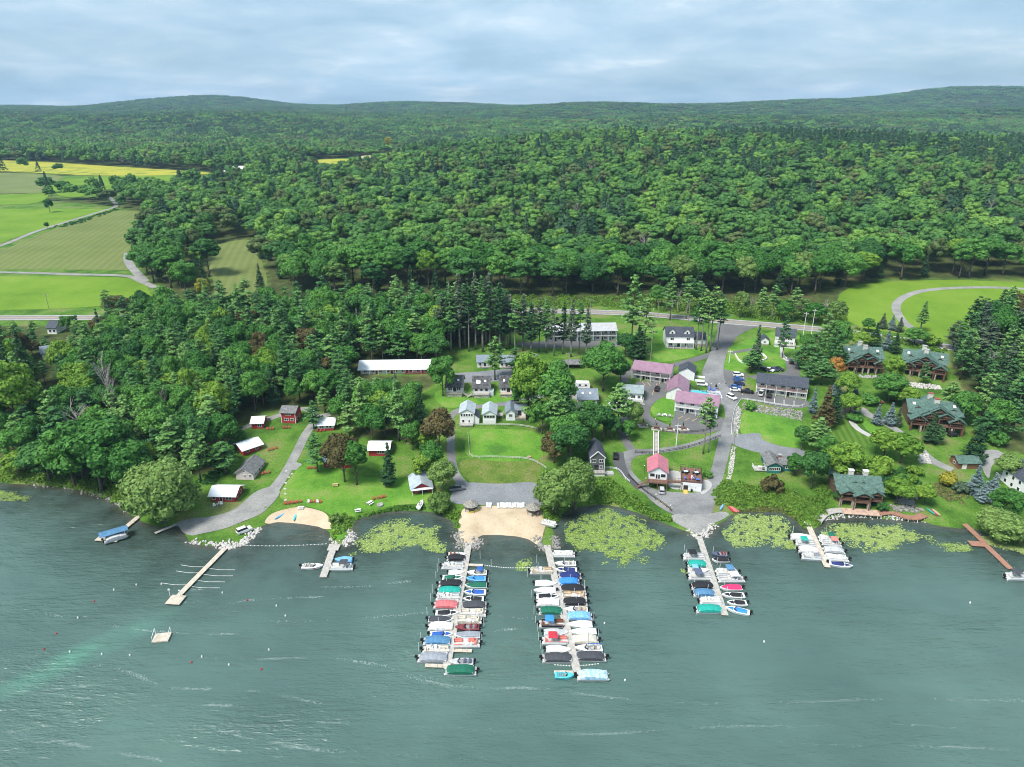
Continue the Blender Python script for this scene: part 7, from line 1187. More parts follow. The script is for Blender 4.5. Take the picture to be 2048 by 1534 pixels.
# travel trailer
p = G(1160, 776); e = empty('travel_trailer', p, R(-4), label='white travel trailer parked under the very large round maple', cat='trailer'); s_ = [[(x, -1.25, .55), (x, -1.25, zt - .15), (x, -1.1, zt), (x, 1.1, zt), (x, 1.25, zt - .15), (x, 1.25, .55)] for x, zt in ((-4.3, 2.9), (-4.1, 3.05), (3.6, 3.05), (4.1, 2.5), (4.2, 1.4))]
meshobj('body', loftmesh('trailer_body', s_, WHITE, smooth=False), e); MB().box(-3.9, 3.4, -1.275, -1.252, 1.05, 1.18).build('stripe', BLACK, e); [MB().box(x - .5, x + .5, -1.29, -1.252, 1.5, 2.2).build('window', GLASS, e) for x in (-2.8, -.2, 2.4)]; MB().box(-1.6, -1.0, -1.29, -1.252, .6, 2.3).build('door', LBLUE, e); [MB().tube([(x, y - .1, .35), (x, y + .1, .35)], .35, 10).build('wheel', BLACK, e) for x in (-.5, .35) for y in (-1.05, 1.05)]; MB().bar((4.1, 0, .5), (5.4, 0, .45), .12).build('hitch', BLACK, e)
# ---------------------------------------------------------------- chairs, tables and beach things
CHR = mat('red_chair_paint', (.42, .10, .06), .6, .15); CHW = mat('white_chair_paint', (.75, .75, .73), .6, .08)
def adir():
    b = MB(); b.add([(-.28, -.35, .32), (.28, -.35, .32), (.28, .25, .2), (-.28, .25, .2), (-.28, -.35, .37), (.28, -.35, .37), (.28, .25, .25), (-.28, .25, .25)], [(3, 2, 1, 0), (4, 5, 6, 7), (0, 1, 5, 4), (1, 2, 6, 5), (2, 3, 7, 6), (3, 0, 4, 7)])
    for x in (-.22, -.075, .075, .22): b.bar((x, .2, .22), (x, .55, 1.0), .12, .04)
    for x in (-.36, .36): b.box(x - .07, x + .07, -.4, .4, .52, .56); b.box(x - .04, x + .04, -.38, -.3, 0, .52); b.bar((x, .3, .52), (x, .5, 0), .06)
    return b.mesh('chair', CHR)
ADIR = adir()
def chair(px, py, ang, white, label, group): o = meshobj('garden_chair', ADIR, None, CHW if white else None, loc=G(px, py) + Vector((0, 0, .08)), rz=R(ang), s=.98); tag(o, label, 'chair', group)
for i, x in enumerate((570, 576, 582, 588, 594, 601)): chair(x, 1009 - i * .7, random.uniform(-15, 15), False, 'red slatted garden chair in the row above the small beach', 'red chairs above the small beach')
for i, x in enumerate((617, 622, 630, 635, 641)): chair(x, 1006, random.uniform(-15, 15), i in (0, 3), ('white' if i in (0, 3) else 'red') + ' slatted garden chair in the second row above the small beach', ('white' if i in (0, 3) else 'red') + ' chairs in the second row above the small beach')
for i, (x, y) in enumerate(((747, 1000), (756, 998), (763, 997), (769, 995))): chair(x, y, random.uniform(-20, 20), False, 'red slatted garden chair beside the lawn fire pit', 'red chairs at the lawn fire pit')
for x, y, wh in ((567, 857, 'below the two storey red house'), (572, 857, 'below the two storey red house'), (578, 857, 'below the two storey red house'), (534, 860, 'beside the small red cottage'), (540, 860, 'beside the small red cottage'), (546, 859, 'beside the small red cottage'), (538, 902, 'beside the half hidden red cottage'), (545, 900, 'beside the half hidden red cottage'), (552, 898, 'beside the half hidden red cottage'), (524, 950, 'right of the grey gabled cottage'), (530, 948, 'right of the grey gabled cottage'), (537, 947, 'right of the grey gabled cottage'), (616, 938, 'beside the lawn pine'), (622, 938, 'beside the lawn pine'), (629, 938, 'beside the lawn pine'), (634, 864, 'before the red and white cottage'), (641, 864, 'before the red and white cottage'), (648, 863, 'before the red and white cottage')): chair(x, y, random.uniform(-25, 25), False, 'red slatted garden chair ' + wh, 'red chairs ' + wh)
for x, y in ((429, 1013), (436, 1010), (443, 1010)): chair(x, y, random.uniform(-40, 40), True, 'white garden chair before the lakeside red cottage', 'white chairs at the lakeside red cottage')
for x, y in ((16, 889), (11, 890), (22, 888)): chair(x, y, 30, False, 'yellow garden chair on the lawn at the left picture edge', 'yellow chairs on the left lawn'); bpy.data.objects[-1] if False else None
CHY = mat('yellow_chair_paint', (.70, .58, .12), .6); [setattr(o.material_slots[0], 'link', 'OBJECT') or setattr(o.material_slots[0], 'material', CHY) for o in bpy.data.objects if o.get('group') == 'yellow chairs on the left lawn']
b = MB(); b.box(-.32, .32, -.95, .35, .30, .35); b.add([(-.32, .35, .31), (.32, .35, .31), (.32, .95, .78), (-.32, .95, .78), (-.32, .35, .36), (.32, .35, .36), (.32, .95, .83), (-.32, .95, .83)], [(3, 2, 1, 0), (4, 5, 6, 7), (0, 1, 5, 4), (1, 2, 6, 5), (2, 3, 7, 6), (3, 0, 4, 7)]); [b.box(x - .03, x + .03, y - .03, y + .03, 0, .3) for x in (-.28, .28) for y in (-.85, .3)]; LOUNGE = b.mesh('lounger', CHW); LOUNGEB = b.mesh('lounger_blue', mat('blue_sling', (.10, .16, .55), .6))
for i, x in enumerate((975, 980.5, 996.5, 1002, 1006, 1010, 1014.5, 1019.5, 1025, 1030, 1035.5, 1041, 1046.5)): o = meshobj('sun_lounger', LOUNGE, None, loc=G(x, 1014 + (i % 3) * .3) + Vector((0, 0, .15)), rz=R(random.uniform(-8, 8)), s=1.1); tag(o, 'white sun lounger in the row at the top of the sandy beach', 'lounger', 'white loungers on the sandy beach')
def on_house(H, x, y, z): return H.M @ Vector((x, y, z))
for i, (x, y, m_) in enumerate(((2.0, 1.6, LOUNGEB), (7.6, 1.4, LOUNGEB), (8.6, 1.4, LOUNGEB))): p = on_house(DECKB, x * DECKB.w / 10, y, 3.42); tag(meshobj('sun_lounger', m_, None, loc=p, rz=R(180)), 'blue and white sun lounger on the red brown roof deck', 'lounger', 'blue loungers on the roof deck')
for i, (x, y) in enumerate(((2.3, 6), (7.6, 6))):
    p = on_house(DECKB, x * DECKB.w / 10, y, 3.42); e = empty('patio_table', p, label='glass topped patio table %s the roof deck' % ('on the left of' if i == 0 else 'on the right of'), cat='table', group='tables on the roof deck'); MB().cbox((0, 0, .74), (1.3, 1.3, .06)).build('tabletop', mat('table_glass', (.55, .66, .70), .1), e); [MB().cbox((a, c, .36), (.07, .07, .72)).build('leg', BLACK, e) for a in (-.5, .5) for c in (-.5, .5)]
    for k in range(4): a = k * pi / 2; o = MB().box(-.25, .25, -.25, .25, .40, .46).box(-.25, .25, .22, .27, .46, .95).box(-.25, -.2, -.25, .25, 0, .4).box(.2, .25, -.25, .25, 0, .4).build('patio_chair', BLACK, None, loc=p + Vector((cos(a), sin(a), 0)), rz=a - pi / 2); tag(o, 'black patio chair at a roof deck table', 'chair', 'black chairs on the roof deck')
for x, c, lb in ((4.5, 'red', 'red'), (5.4, 'white', 'white'), (6.2, 'slate', 'dark')): o = meshobj('garden_chair', ADIR, None, canvas(c), loc=on_house(DECKB, x * DECKB.w / 10, 1.9, 3.42), s=1.2); tag(o, lb + ' garden chair in the middle of the roof deck', 'chair')
def hut(px, py, label):
    p = G(px, py); e = empty('beach_hut', p, .2, label=label, cat='gazebo'); n = 8; b = MB(); v = [(cos(2 * pi * k / n) * 2.5, sin(2 * pi * k / n) * 2.5, 2.2) for k in range(n)] + [(cos(2 * pi * k / n) * .25, sin(2 * pi * k / n) * .25, 3.7) for k in range(n)] + [(cos(2 * pi * k / n) * 2.5, sin(2 * pi * k / n) * 2.5, 2.05) for k in range(n)]
    b.add(v, [(k, (k + 1) % n, n + (k + 1) % n, n + k) for k in range(n)] + [tuple(range(n, 2 * n))] + [(2 * n + k, 2 * n + (k + 1) % n, (k + 1) % n, k) for k in range(n)]); b.build('thatched_roof', mat('grey_thatch', (.33, .31, .27), .9, .35, 3.), e)
    for k in range(n): a = 2 * pi * (k + .5) / n; MB().tube([(cos(a) * 2.0, sin(a) * 2.0, -.3), (cos(a) * 2.0, sin(a) * 2.0, 2.15)], .08, 6).build('post', WOODD, e)
    b = MB(); [b.bar((cos(2 * pi * (k + .5) / n) * 2, sin(2 * pi * (k + .5) / n) * 2, .5), (cos(2 * pi * (k + 1.5) / n) * 2, sin(2 * pi * (k + 1.5) / n) * 2, .5), .06, .9) for k in range(n) if k != 5]; b.build('side_panels', WOODG, e); return e
hut(942, 1020, 'round thatched hut at the left end of the lounger row'); hut(1066, 1026, 'round thatched hut at the right end of the lounger row')
p = G(1810, 1002); e = empty('pavilion', p, R(-20), label='open pavilion with pointed grey shingle roof beside the shore lodge', cat='gazebo'); MB().add([(-3, -2.4, 2.5), (3, -2.4, 2.5), (3, 2.4, 2.5), (-3, 2.4, 2.5), (-3.3, 0, 3.3), (3.3, 0, 3.3), (0, -2.8, 3.3), (0, 2.8, 3.3), (0, 0, 4.3)], [(0, 6, 8, 4), (6, 1, 5, 8), (5, 2, 7, 8), (7, 3, 4, 8), (0, 4, 3), (1, 2, 5), (0, 1, 6), (2, 3, 7), (3, 2, 1, 0)]).build('roof', SHING_G, e); [MB().box(x - .12, x + .12, y - .12, y + .12, -1, 2.5).build('post', WOODM, e) for x in (-2.5, 2.5) for y in (-2, 2)]; MB().box(-2.8, 2.8, -2.2, 2.2, -.6, .12).build('floor_slab', CONC, e)
for k, (x, y) in enumerate(((1286, 851), (1313, 857), (1339, 859), (1366, 858))):
    p = G(x, y); e = empty('picnic_table', p, R(random.uniform(-10, 10)), label='picnic table with closed black umbrella on a stone pad, %s along the terrace' % ('first', 'second', 'third', 'fourth')[k], cat='table', group='picnic tables on the terrace'); MB().box(-2.0, 2.0, -1.7, 1.7, -.6, .12).build('stone_pad', mat('beige_paver', (.55, .49, .42), .9), e); MB().tube([(0, 0, .85), (0, 0, .92)], .85, 12).build('tabletop', WOODR, e)
    for a in range(4): an = a * pi / 2 + .8; MB().cbox((cos(an) * 1.2, sin(an) * 1.2, .5), (.6, .6, .08)).cbox((cos(an) * 1.0, sin(an) * 1.0, .28), (.1, .1, .5)).build('seat', WOODR, e)
    MB().tube([(0, 0, .1), (0, 0, 1.6)], .04, 6).tube([(0, 0, 1.3), (0, 0, 1.9), (0, 0, 2.9)], [.12, .24, .05], 8).build('umbrella', BLACK, e)
def ptable(px, py, ang, m_, label): p = G(px, py); e = empty('picnic_table', p + Vector((0, 0, .06)), R(ang), label=label, cat='table'); MB().box(-.95, .95, -.4, .4, .72, .78).build('tabletop', m_, e); [MB().box(-.95, .95, y - .15, y + .15, .42, .47).build('bench', m_, e) for y in (-.75, .75)]; [MB().bar((x, -.7, 0), (x, .3, .72), .09).bar((x, .7, 0), (x, -.3, .72), .09).build('leg', m_, e) for x in (-.7, .7)]
WOODY = mat('yellow_pine_wood', (.62, .48, .22), .8); ptable(671, 972, 5, WOODY, 'yellow picnic table beside the dark trees on the lawn'); ptable(716, 1023, 20, CHW, 'white picnic table near the lily pond shore'); ptable(740, 1008, 55, CHW, 'white bench table beside the lawn fire pit'); ptable(1329, 832, 80, CHW, 'white lawn table on the grass island'); ptable(1318, 832, 80, LATT, 'grey bench table left of the white lawn table'); ptable(1340, 834, 75, LATT, 'grey bench table right of the white lawn table'); ptable(602, 1018, 0, CHW, 'white low bench at the top of the small beach')
p = G(760, 1010); e = tag(MB().tube([(0, 0, -.1), (0, 0, .35)], 1.1, 14).build('fire_pit', ROCK, None, loc=p), 'round stone fire pit on the lawn near the lily pond', 'fire pit'); p = G(1058, 917); tag(MB().tube([(0, 0, -.1), (0, 0, .3), (0, 0, .8)], [.5, .6, .75], 12).build('flower_tub', mat('terracotta', (.5, .3, .22)), None, loc=p), 'terracotta flower tub on the fenced lawn', 'planter')
# kayaks and paddle craft
KAY = loftmesh('kayak', [[(x, -w_, .1), (x, -w_ * .6, .0), (x, w_ * .6, .0), (x, w_, .1), (x, w_ * .7, .28), (x, -w_ * .7, .28)] for x, w_ in ((-1.7, .03), (-1.1, .26), (0, .36), (1.1, .26), (1.7, .03))], canvas('coral')); SEATK = MB().box(-.45, .35, -.2, .2, .26, .30).mesh('seat', BLACK)
def kayak(px, py, ang, c, label): e = empty('kayak', (G(px, py) if py < 1300 else W0(px, py)) + Vector((0, 0, .14)), R(ang), label=label, cat='kayak'); meshobj('hull', KAY, e, canvas(c), s=1.15); meshobj('cockpit_seat', SEATK, e)
kayak(1462, 1020, 105, 'red', 'red kayak on the gravel beside the middle lily pond'); kayak(1466, 1020, 110, 'coral', 'orange pink kayak, middle of three by the pond'); kayak(1470, 1020, 114, 'salmon', 'salmon kayak, third of three by the pond'); kayak(1443, 1016, 60, 'light', 'pale blue canoe on the grass beside the launch point'); kayak(1861, 1024, 100, 'teal', 'teal kayak on the shore right of the boardwalk'); kayak(1866, 1026, 98, 'red', 'red kayak beside the teal one on the right shore'); kayak(1872, 1026, 96, 'tan', 'tan kayak beside the red one on the right shore'); kayak(590, 1036, 95, 'turq', 'turquoise paddle boat on the small beach'); kayak(559, 1034, 60, 'light', 'pale blue float on the small beach'); kayak(318, 1020, 35, 'light', 'blue canoe under the shore willow'); kayak(361, 1022, 20, 'wine', 'dark red kayak right of the shore willow'); kayak(948, 1024, 30, 'yellow', 'yellow float beside the left thatched hut')
# swim raft, buoys, float lines
p = W0(324, 1277); e = empty('swim_raft', p, R(8), label='white swim raft with two railings floating on the lake', cat='raft'); MB().box(-1.9, 1.9, -1.5, 1.5, .1, .45).build('platform', WOODP, e); MB().box(-1.7, 1.7, -1.3, 1.3, -.4, .1).build('float', BLACK, e); [MB().tube([(x, -1.3, .45), (x, -1.3, 1.4), (x, 1.3, 2.2), (x, 1.3, .45)], .05, 5).build('railing', WHITE, e) for x in (-1.8, 1.8)]
for k, (x, y) in enumerate(((341, 1196), (362, 1198))): tag(MB().tube([(0, 0, .4), (0, 0, 3.0)], .06, 6).box(-.3, .3, -.02, .02, 2.5, 2.9).build('dock_flagpole', WHITE, None, loc=W0(x, y)), 'white post with small flag at the %s corner of the dock head' % ('left', 'right')[k], 'flagpole')
BW = mat('buoy_white', (.8, .8, .78), .5); BR = mat('buoy_red', (.6, .06, .05), .5); bn = 0
for x, y, c in ((140, 1304, 0), (88, 1299, 1), (113, 1268, 1), (156, 1236, 0), (188, 1203, 1), (228, 1180, 0), (273, 1170, 0), (323, 1169, 0), (204, 1309, 0), (260, 1311, 0), (404, 1314, 0), (383, 1325, 1), (458, 1330, 0), (523, 1339, 1), (538, 1300, 0), (553, 1212, 0), (494, 1201, 1), (571, 1232, 0), (445, 1186, 0), (1209, 1247, 0), (1528, 1284, 0), (1940, 1206, 0), (1250, 1361, 0)):
    o = MB().tube([(0, 0, -.3), (0, 0, 0), (0, 0, .28), (0, 0, .46)], [.07, .21, .2, .07], 9).build('mooring_buoy', BR if c else BW, None, loc=W0(x, y)); bn += 1
    tag(o, ('red' if c else 'white') + ' mooring buoy floating ' + ('near the swim raft' if x < 620 else 'in the open lake'), 'buoy', ('red' if c else 'white') + ' mooring buoys ' + ('near the swim raft' if x < 620 else 'in the open lake'))
def floatline(a, b, n, label, sag=3): 
    m_ = MB()
    for i in range(n): t = i / (n - 1); q = W0(a[0] + (b[0] - a[0]) * t, a[1] + (b[1] - a[1]) * t + sag * sin(pi * t)); m_.cbox((q.x, q.y, .06), (.30, .18, .18))
    P = [W0(a[0] + (b[0] - a[0]) * i / 12, a[1] + (b[1] - a[1]) * i / 12 + sag * sin(pi * i / 12)) + Vector((0, 0, .03)) for i in range(13)]; m_.tube(P, .025, 4); tag(m_.build('float_line', BW, None), label, 'float line')
floatline((464, 1090), (652, 1088), 26, 'white float line closing the small swimming bay'); floatline((970, 1131), (1068, 1135), 22, 'white float line across the swimming beach'); floatline((1110, 1330), (1196, 1328), 16, 'float line at the end of the right beach dock')
dock('dock', 'short finger pier on the right of the left beach dock', (930, 1129), (966, 1130), 1.0, WOODP, posts=False); dock('dock', 'finger pier under the grey covered boat', (850, 1330), (900, 1332), 1.0, WOODP, posts=False); dock('dock', 'finger pier below the red striped boat', (905, 1300), (944, 1301), 1.0, WOODP, posts=False); dock('dock', 'cross pier at the end of the right beach dock', (1108, 1344), (1205, 1344), 1.0, WOODP, posts=False)
# ---------------------------------------------------------------- fences, walks, walls, pools
def fence(px, label, m_, hgt_=1.0, step=2.4, rails=(.9, .5), name='fence', world=None, post=.12, zoff=0):
    P = smooth_poly([(G(*p)).xy for p in px], 4, False) if not world else world; e = empty(name, (P[0].x, P[0].y, 0), label=label, cat='fence'); acc = 0; last = None; pts = []
    for i in range(len(P) - 1):
        d = (P[i + 1] - P[i]); ln = d.length; t = (step - acc) if pts else 0
        while t <= ln: q = P[i] + d * (t / ln); pts.append(Vector((q.x, q.y, hgt(q.x, q.y) + zoff))); t += step
        acc = ln - (t - step)
    o = Vector((P[0].x, P[0].y, 0)); pm_ = MB().box(-post / 2, post / 2, -post / 2, post / 2, -.3, hgt_).mesh('post', m_)
    for q in pts: meshobj('post', pm_, e, loc=q - o)
    b = MB()
    for a, c in zip(pts[:-1], pts[1:]): [b.bar(a - o + Vector((0, 0, z)), c - o + Vector((0, 0, z)), .06, .14 if len(rails) < 4 else .05) for z in rails]
    b.build('rails', m_, e); return e
FW = mat('weathered_fence', (.62, .60, .56), .8, .15); fence([(936, 868), (938, 890), (943, 915), (980, 916), (1050, 919), (1080, 930), (1098, 944)], 'two rail fence round the lower side of the bright lawn', FW); fence([(954, 851), (1000, 851), (1040, 853), (1068, 858), (1082, 863)], 'two rail fence above the bright lawn', FW)
WALLW = mat('white_wall_paint', (.78, .78, .76), .7, .08); fence([(1484, 800), (1520, 805), (1560, 812), (1600, 815), (1612, 806)], 'white rail fence along the motel parking edge', WALLW, 1.0, 2.2, (.9, .55))
fence([(1482, 800), (1470, 818), (1464, 845), (1463, 866), (1466, 874)], 'low white guard wall beside the main driveway', WALLW, .75, 1.2, (.15, .3, .45, .6)); fence([(1270, 906), (1300, 908), (1340, 903), (1380, 895), (1420, 882), (1445, 872)], 'black rail fence along the curved path', BALC, 1.0, 2.6, (.95, .5)); fence([(1285, 852), (1320, 862), (1360, 866), (1410, 863), (1442, 850)], 'black rail fence along the terrace edge', BALC, 1.0, 2.4, (.95, .5)); fence([(1256, 952), (1290, 984), (1330, 1012), (1350, 1030)], 'black rail fence between the boathouse lot and the lily pond', BALC, .9, 3.0, (.85, .45)); fence([(1208, 938), (1236, 940), (1252, 960), (1262, 966)], 'white rail fence beside the grey house', WALLW, .9, 2.2, (.8, .4)); fence([(1588, 695), (1612, 694), (1622, 694)], 'white fence right of the white house with deck', WALLW, 1.0, 1.2, (.2, .4, .6, .8))
fence([(1372, 772), (1400, 782), (1420, 788), (1438, 792), (1440, 802)], 'black fence round the swimming pool', BALC, 1.2, 1.6, (1.1, .8, .5, .2))
# wooden stair walk down the slope
P0_, P1_ = G(1312, 866), G(1312, 934); e = empty('stair_walk', P0_, label='straight boardwalk stairs with white edges down to the boathouse', cat='walkway'); n = 26
for i in range(n):
    a = P0_.lerp(P1_, i / n); c = P0_.lerp(P1_, (i + 1) / n); z = max(hgt(a.x, a.y), hgt(c.x, c.y)) + .25; ln = (c.xy - a.xy).length; MB().box(-.75, .75, -ln / 2 - .02, ln / 2 - .02, -.08, 0).build('tread', WOODG, e, loc=((a.x + c.x) / 2 - P0_.x, (a.y + c.y) / 2 - P0_.y, z - P0_.z))
for k in (-1, 1): 
    b = MB(); Q = [P0_.lerp(P1_, i / 10) for i in range(11)]; Q = [Vector((q.x - P0_.x + k * .95, q.y - P0_.y, hgt(q.x, q.y) + .7 - P0_.z)) for q in Q]
    [b.bar(u_, v_, .22, .5) for u_, v_ in zip(Q[:-1], Q[1:])]; b.build('side_rail', WALLW, e)
# pools
POOLW = mat('pool_water', (.10, .52, .58), .08, .08); PAVE = mat('pool_paving', (.50, .52, .55), .9, .12); p = G(1398, 786)
e = empty('swimming_pool', p, R(-8), label='turquoise swimming pool with grey paving between the mauve roofs', cat='pool'); MB().box(-6.5, 9, -5, 7, -1, .25).build('paving', PAVE, e); MB().box(-3.6, 3.6, -2.2, 2.2, .255, .27).build('water', POOLW, e); b = MB().box(-3.9, 3.9, -2.5, -2.2, .255, .36).box(-3.9, 3.9, 2.2, 2.5, .255, .36).box(-3.9, -3.6, -2.2, 2.2, .255, .36).box(3.6, 3.9, -2.2, 2.2, .255, .36).build('coping', CONC, e); POOLM = Matrix.Translation(p) @ Matrix.Rotation(R(-8), 4, 'Z')
for i, (x, y) in enumerate(((-4.6, 4.6), (-3.4, 4.6), (4.6, 3.6), (5.6, 3.4), (6.6, 3.0), (4.8, 4.8))): tag(meshobj('sun_lounger', LOUNGEB, None, loc=POOLM @ Vector((x, y, .25)), rz=R(random.uniform(-20, 20))), 'blue and white sun lounger beside the swimming pool', 'lounger', 'blue loungers at the swimming pool')
tag(MB().tube([(0, 0, 0), (0, 0, 1.7)], .04, 6).tube([(0, 0, 1.2), (0, 0, 2.4)], [.6, .05], 8).build('pool_umbrella', BLACK, None, loc=POOLM @ Vector((7.5, 4.8, .25))), 'closed black umbrella at the swimming pool corner', 'umbrella')
p = G(1768, 958); e = empty('round_pool', p, label='small round turquoise pool behind the shore lodge', cat='pool'); MB().tube([(0, 0, -1), (0, 0, .2)], 2.6, 18).build('rim', CONC, e); MB().tube([(0, 0, .205), (0, 0, .22)], 2.0, 18).build('water', POOLW, e)
# boardwalk terrace of the shore lodge
def boardwalk(name, label, px, wid, m_, z=1.1):
    P = smooth_poly([W0(*q, z).xy for q in px], 5, False); e = empty(name, (P[0].x, P[0].y, 0), label=label, cat='boardwalk')
    for i in range(len(P) - 1):
        t = (P[i + 1] - P[i]).normalized(); n_ = Vector((-t.y, t.x)); a = [P[i] - n_ * wid / 2, P[i + 1] - n_ * wid / 2, P[i + 1] + n_ * wid / 2, P[i] + n_ * wid / 2]; MB().prism([(q.x - P[0].x, q.y - P[0].y) for q in a], z - .18, z + .002 * (i % 2)).build('deck_section', m_, e)
        if i % 3 == 0: q = P[i] - n_ * (wid / 2 - .15) - P[0]; MB().tube([(q.x, q.y, -1.5), (q.x, q.y, z - .18)], .1, 6).build('post', WHITE, e)
boardwalk('boardwalk', 'curved grey boardwalk left of the shore lodge terrace', [(1634, 1040), (1648, 1026), (1668, 1020), (1684, 1020)], 3.2, WOODG); boardwalk('boardwalk', 'pinkish terrace along the front of the shore lodge', [(1684, 1021), (1720, 1023), (1758, 1026)], 3.6, mat('pink_terrace', (.55, .38, .29), .85)); boardwalk('boardwalk', 'orange curved boardwalk over the water right of the shore lodge', [(1758, 1026), (1784, 1024), (1806, 1032), (1830, 1035), (1848, 1029)], 2.6, WOODO)
# retaining curves and rocks
def rocks(name, label, px, n, size, m_=ROCK, line=False, spread=1.0):
    r_ = np.random.default_rng(n + len(label)); V = []; F = []; P = [G(*q).xy for q in px]
    if not line: PP = [(q.x, q.y) for q in P]; a = np.array(PP); lo, hi = a.min(0), a.max(0)
    else: Q = smooth_poly(P, 5, False)
    ico = bmesh.new(); bmesh.ops.create_icosphere(ico, subdivisions=1, radius=1); iv = np.array([v.co[:] for v in ico.verts]); fi = np.array([[v.index for v in f.verts] for f in ico.faces]); ico.free(); k = 0; tries = 0
    while k < n and tries < n * 30:
        tries += 1
        if line: q = Q[r_.integers(0, len(Q) - 1)]; x, y = q.x + r_.normal(0, spread), q.y + r_.normal(0, spread)
        else:
            x, y = r_.uniform(lo[0], hi[0]), r_.uniform(lo[1], hi[1])
            if not in_poly(np.array([x]), np.array([y]), PP)[0]: continue
        s_ = r_.uniform(*size); v = iv * s_ * r_.uniform(.6, 1.2, 3) * (1 + r_.uniform(-.25, .25, (len(iv), 1))); V.append(v + np.array([x, y, max(hgt(x, y), -.1) + s_ * .2])); F.append(fi + k * len(iv)); k += 1
    return tag(meshobj(name, np_mesh(name, np.vstack(V), np.vstack(F), m_)), label, 'rocks', kind='stuff')
ROCKP = mat('pale_rock', (.56, .53, .50), .9, .25, 2., bump=.4); rocks('riprap', 'pale riprap stones along the point with the parked car', [(385, 1084), (440, 1092), (460, 1094), (484, 1088), (500, 1074), (516, 1058)], 260, (.25, .6), ROCKP, True, .7); rocks('riprap', 'stones at the foot of the left beach dock', [(918, 1066), (916, 1080), (924, 1092), (940, 1096), (956, 1090), (954, 1080)], 150, (.25, .55), ROCK, True, .8); rocks('riprap', 'stones at the foot of the right beach dock', [(1074, 1078), (1084, 1094), (1100, 1100), (1112, 1090), (1108, 1074)], 150, (.25, .55), ROCK, True, .8); rocks('riprap', 'pale stones round the gravel point', [(1380, 1064), (1396, 1073), (1408, 1072), (1418, 1060), (1430, 1050)], 110, (.25, .5), ROCKP, True, .6)
rocks('riprap', 'pale stones on the green spit', [(700, 1064), (704, 1072), (698, 1082), (688, 1090)], 110, (.2, .5), ROCKP, True, .7); rocks('riprap', 'pale stones at the left side of the green spit', [(664, 1078), (668, 1088), (674, 1092)], 40, (.25, .5), ROCKP, True, .5); rocks('rock_slope', 'grey rubble slope below the motel fence', [(1486, 806), (1540, 814), (1604, 822), (1604, 842), (1560, 834), (1510, 824), (1484, 818)], 420, (.25, .55), ROCK); rocks('rock_ditch', 'grey rubble ditch beside the main driveway', [(1474, 812), (1482, 816), (1480, 850), (1476, 872), (1470, 872), (1468, 845)], 260, (.2, .45), ROCK); rocks('rock_ditch', 'narrow stony ditch left of the teal cottage', [(1464, 894), (1472, 894), (1466, 940), (1458, 972), (1452, 970), (1458, 930)], 220, (.2, .4), ROCKP)
rocks('shore_rocks', 'dark stones along the wooded left shore', [(60, 968), (150, 978), (200, 992), (240, 1008), (262, 1028)], 170, (.2, .5), ROCK, True, .7); rocks('shore_rocks', 'stones beneath the shore lodge boardwalk', [(1650, 1036), (1690, 1031), (1740, 1033), (1800, 1038), (1850, 1042)], 150, (.2, .45), ROCKP, True, .6); rocks('rock_garden', 'rock garden below the right upper lodge', [(1808, 764), (1880, 772), (1886, 780), (1850, 778), (1806, 774)], 170, (.3, .7), ROCKP); rocks('rock_garden', 'stone edging below the left upper lodge', [(1695, 750), (1765, 752), (1765, 757), (1700, 756)], 110, (.25, .6), ROCK); rocks('rock_garden', 'pale rock bed beside the lodge drive', [(1832, 905), (1856, 910), (1862, 928), (1838, 926)], 120, (.25, .6), ROCKP); rocks('rock_garden', 'stone terraces right of the shore lodge', [(1775, 1010), (1820, 1012), (1850, 1020), (1840, 1026), (1790, 1022)], 120, (.25, .55), ROCK)
for k, (x, y) in enumerate(((573, 942), (578, 955), (572, 966), (570, 978), (571, 988), (571, 1000), (584, 948))): o = bmesh.new(); bmesh.ops.create_icosphere(o, subdivisions=2, radius=.55); [setattr(v, 'co', v.co * random.uniform(.8, 1.15)) for v in o.verts]; me = bpy.data.meshes.new('boulder'); o.to_mesh(me); o.free(); tag(meshobj('boulder', me, None, ROCKP, loc=G(x, y), s=(1, .8, .7)), 'pale boulder in the line along the lawn drive', 'boulder', 'boulders along the lawn drive')
def wall(px, label, hh=.9, th=.35, m_=WALLW):
    P = smooth_poly([G(*q).xy for q in px], 5, False); b = MB(); o = P[0]
    for a, c in zip(P[:-1], P[1:]): za, zc = hgt(a.x, a.y), hgt(c.x, c.y); b.bar((a.x - o.x, a.y - o.y, za + hh / 2 - .3), (c.x - o.x, c.y - o.y, zc + hh / 2 - .3), th, hh + .6)
    tag(b.build('retaining_wall', m_, None, loc=(o.x, o.y, 0)), label, 'wall')
wall([(1470, 710), (1476, 720), (1486, 727), (1498, 728)], 'curved white retaining wall on the lawn by the driveway'); wall([(1518, 706), (1530, 714), (1532, 720), (1520, 724)], 'curved white wall behind the brownish spruce'); wall([(1560, 694), (1562, 702), (1562, 712)], 'white edge along the left of the house walk', .5, .25); wall([(1567, 695), (1567, 710), (1574, 718)], 'white edge along the right of the house walk', .5, .25); strip('walk', [(1564, 694), (1564, 708), (1566, 716), (1576, 722)], 1.6, CONC, .07, 'concrete walk from the white house to the rear lot', 'path')
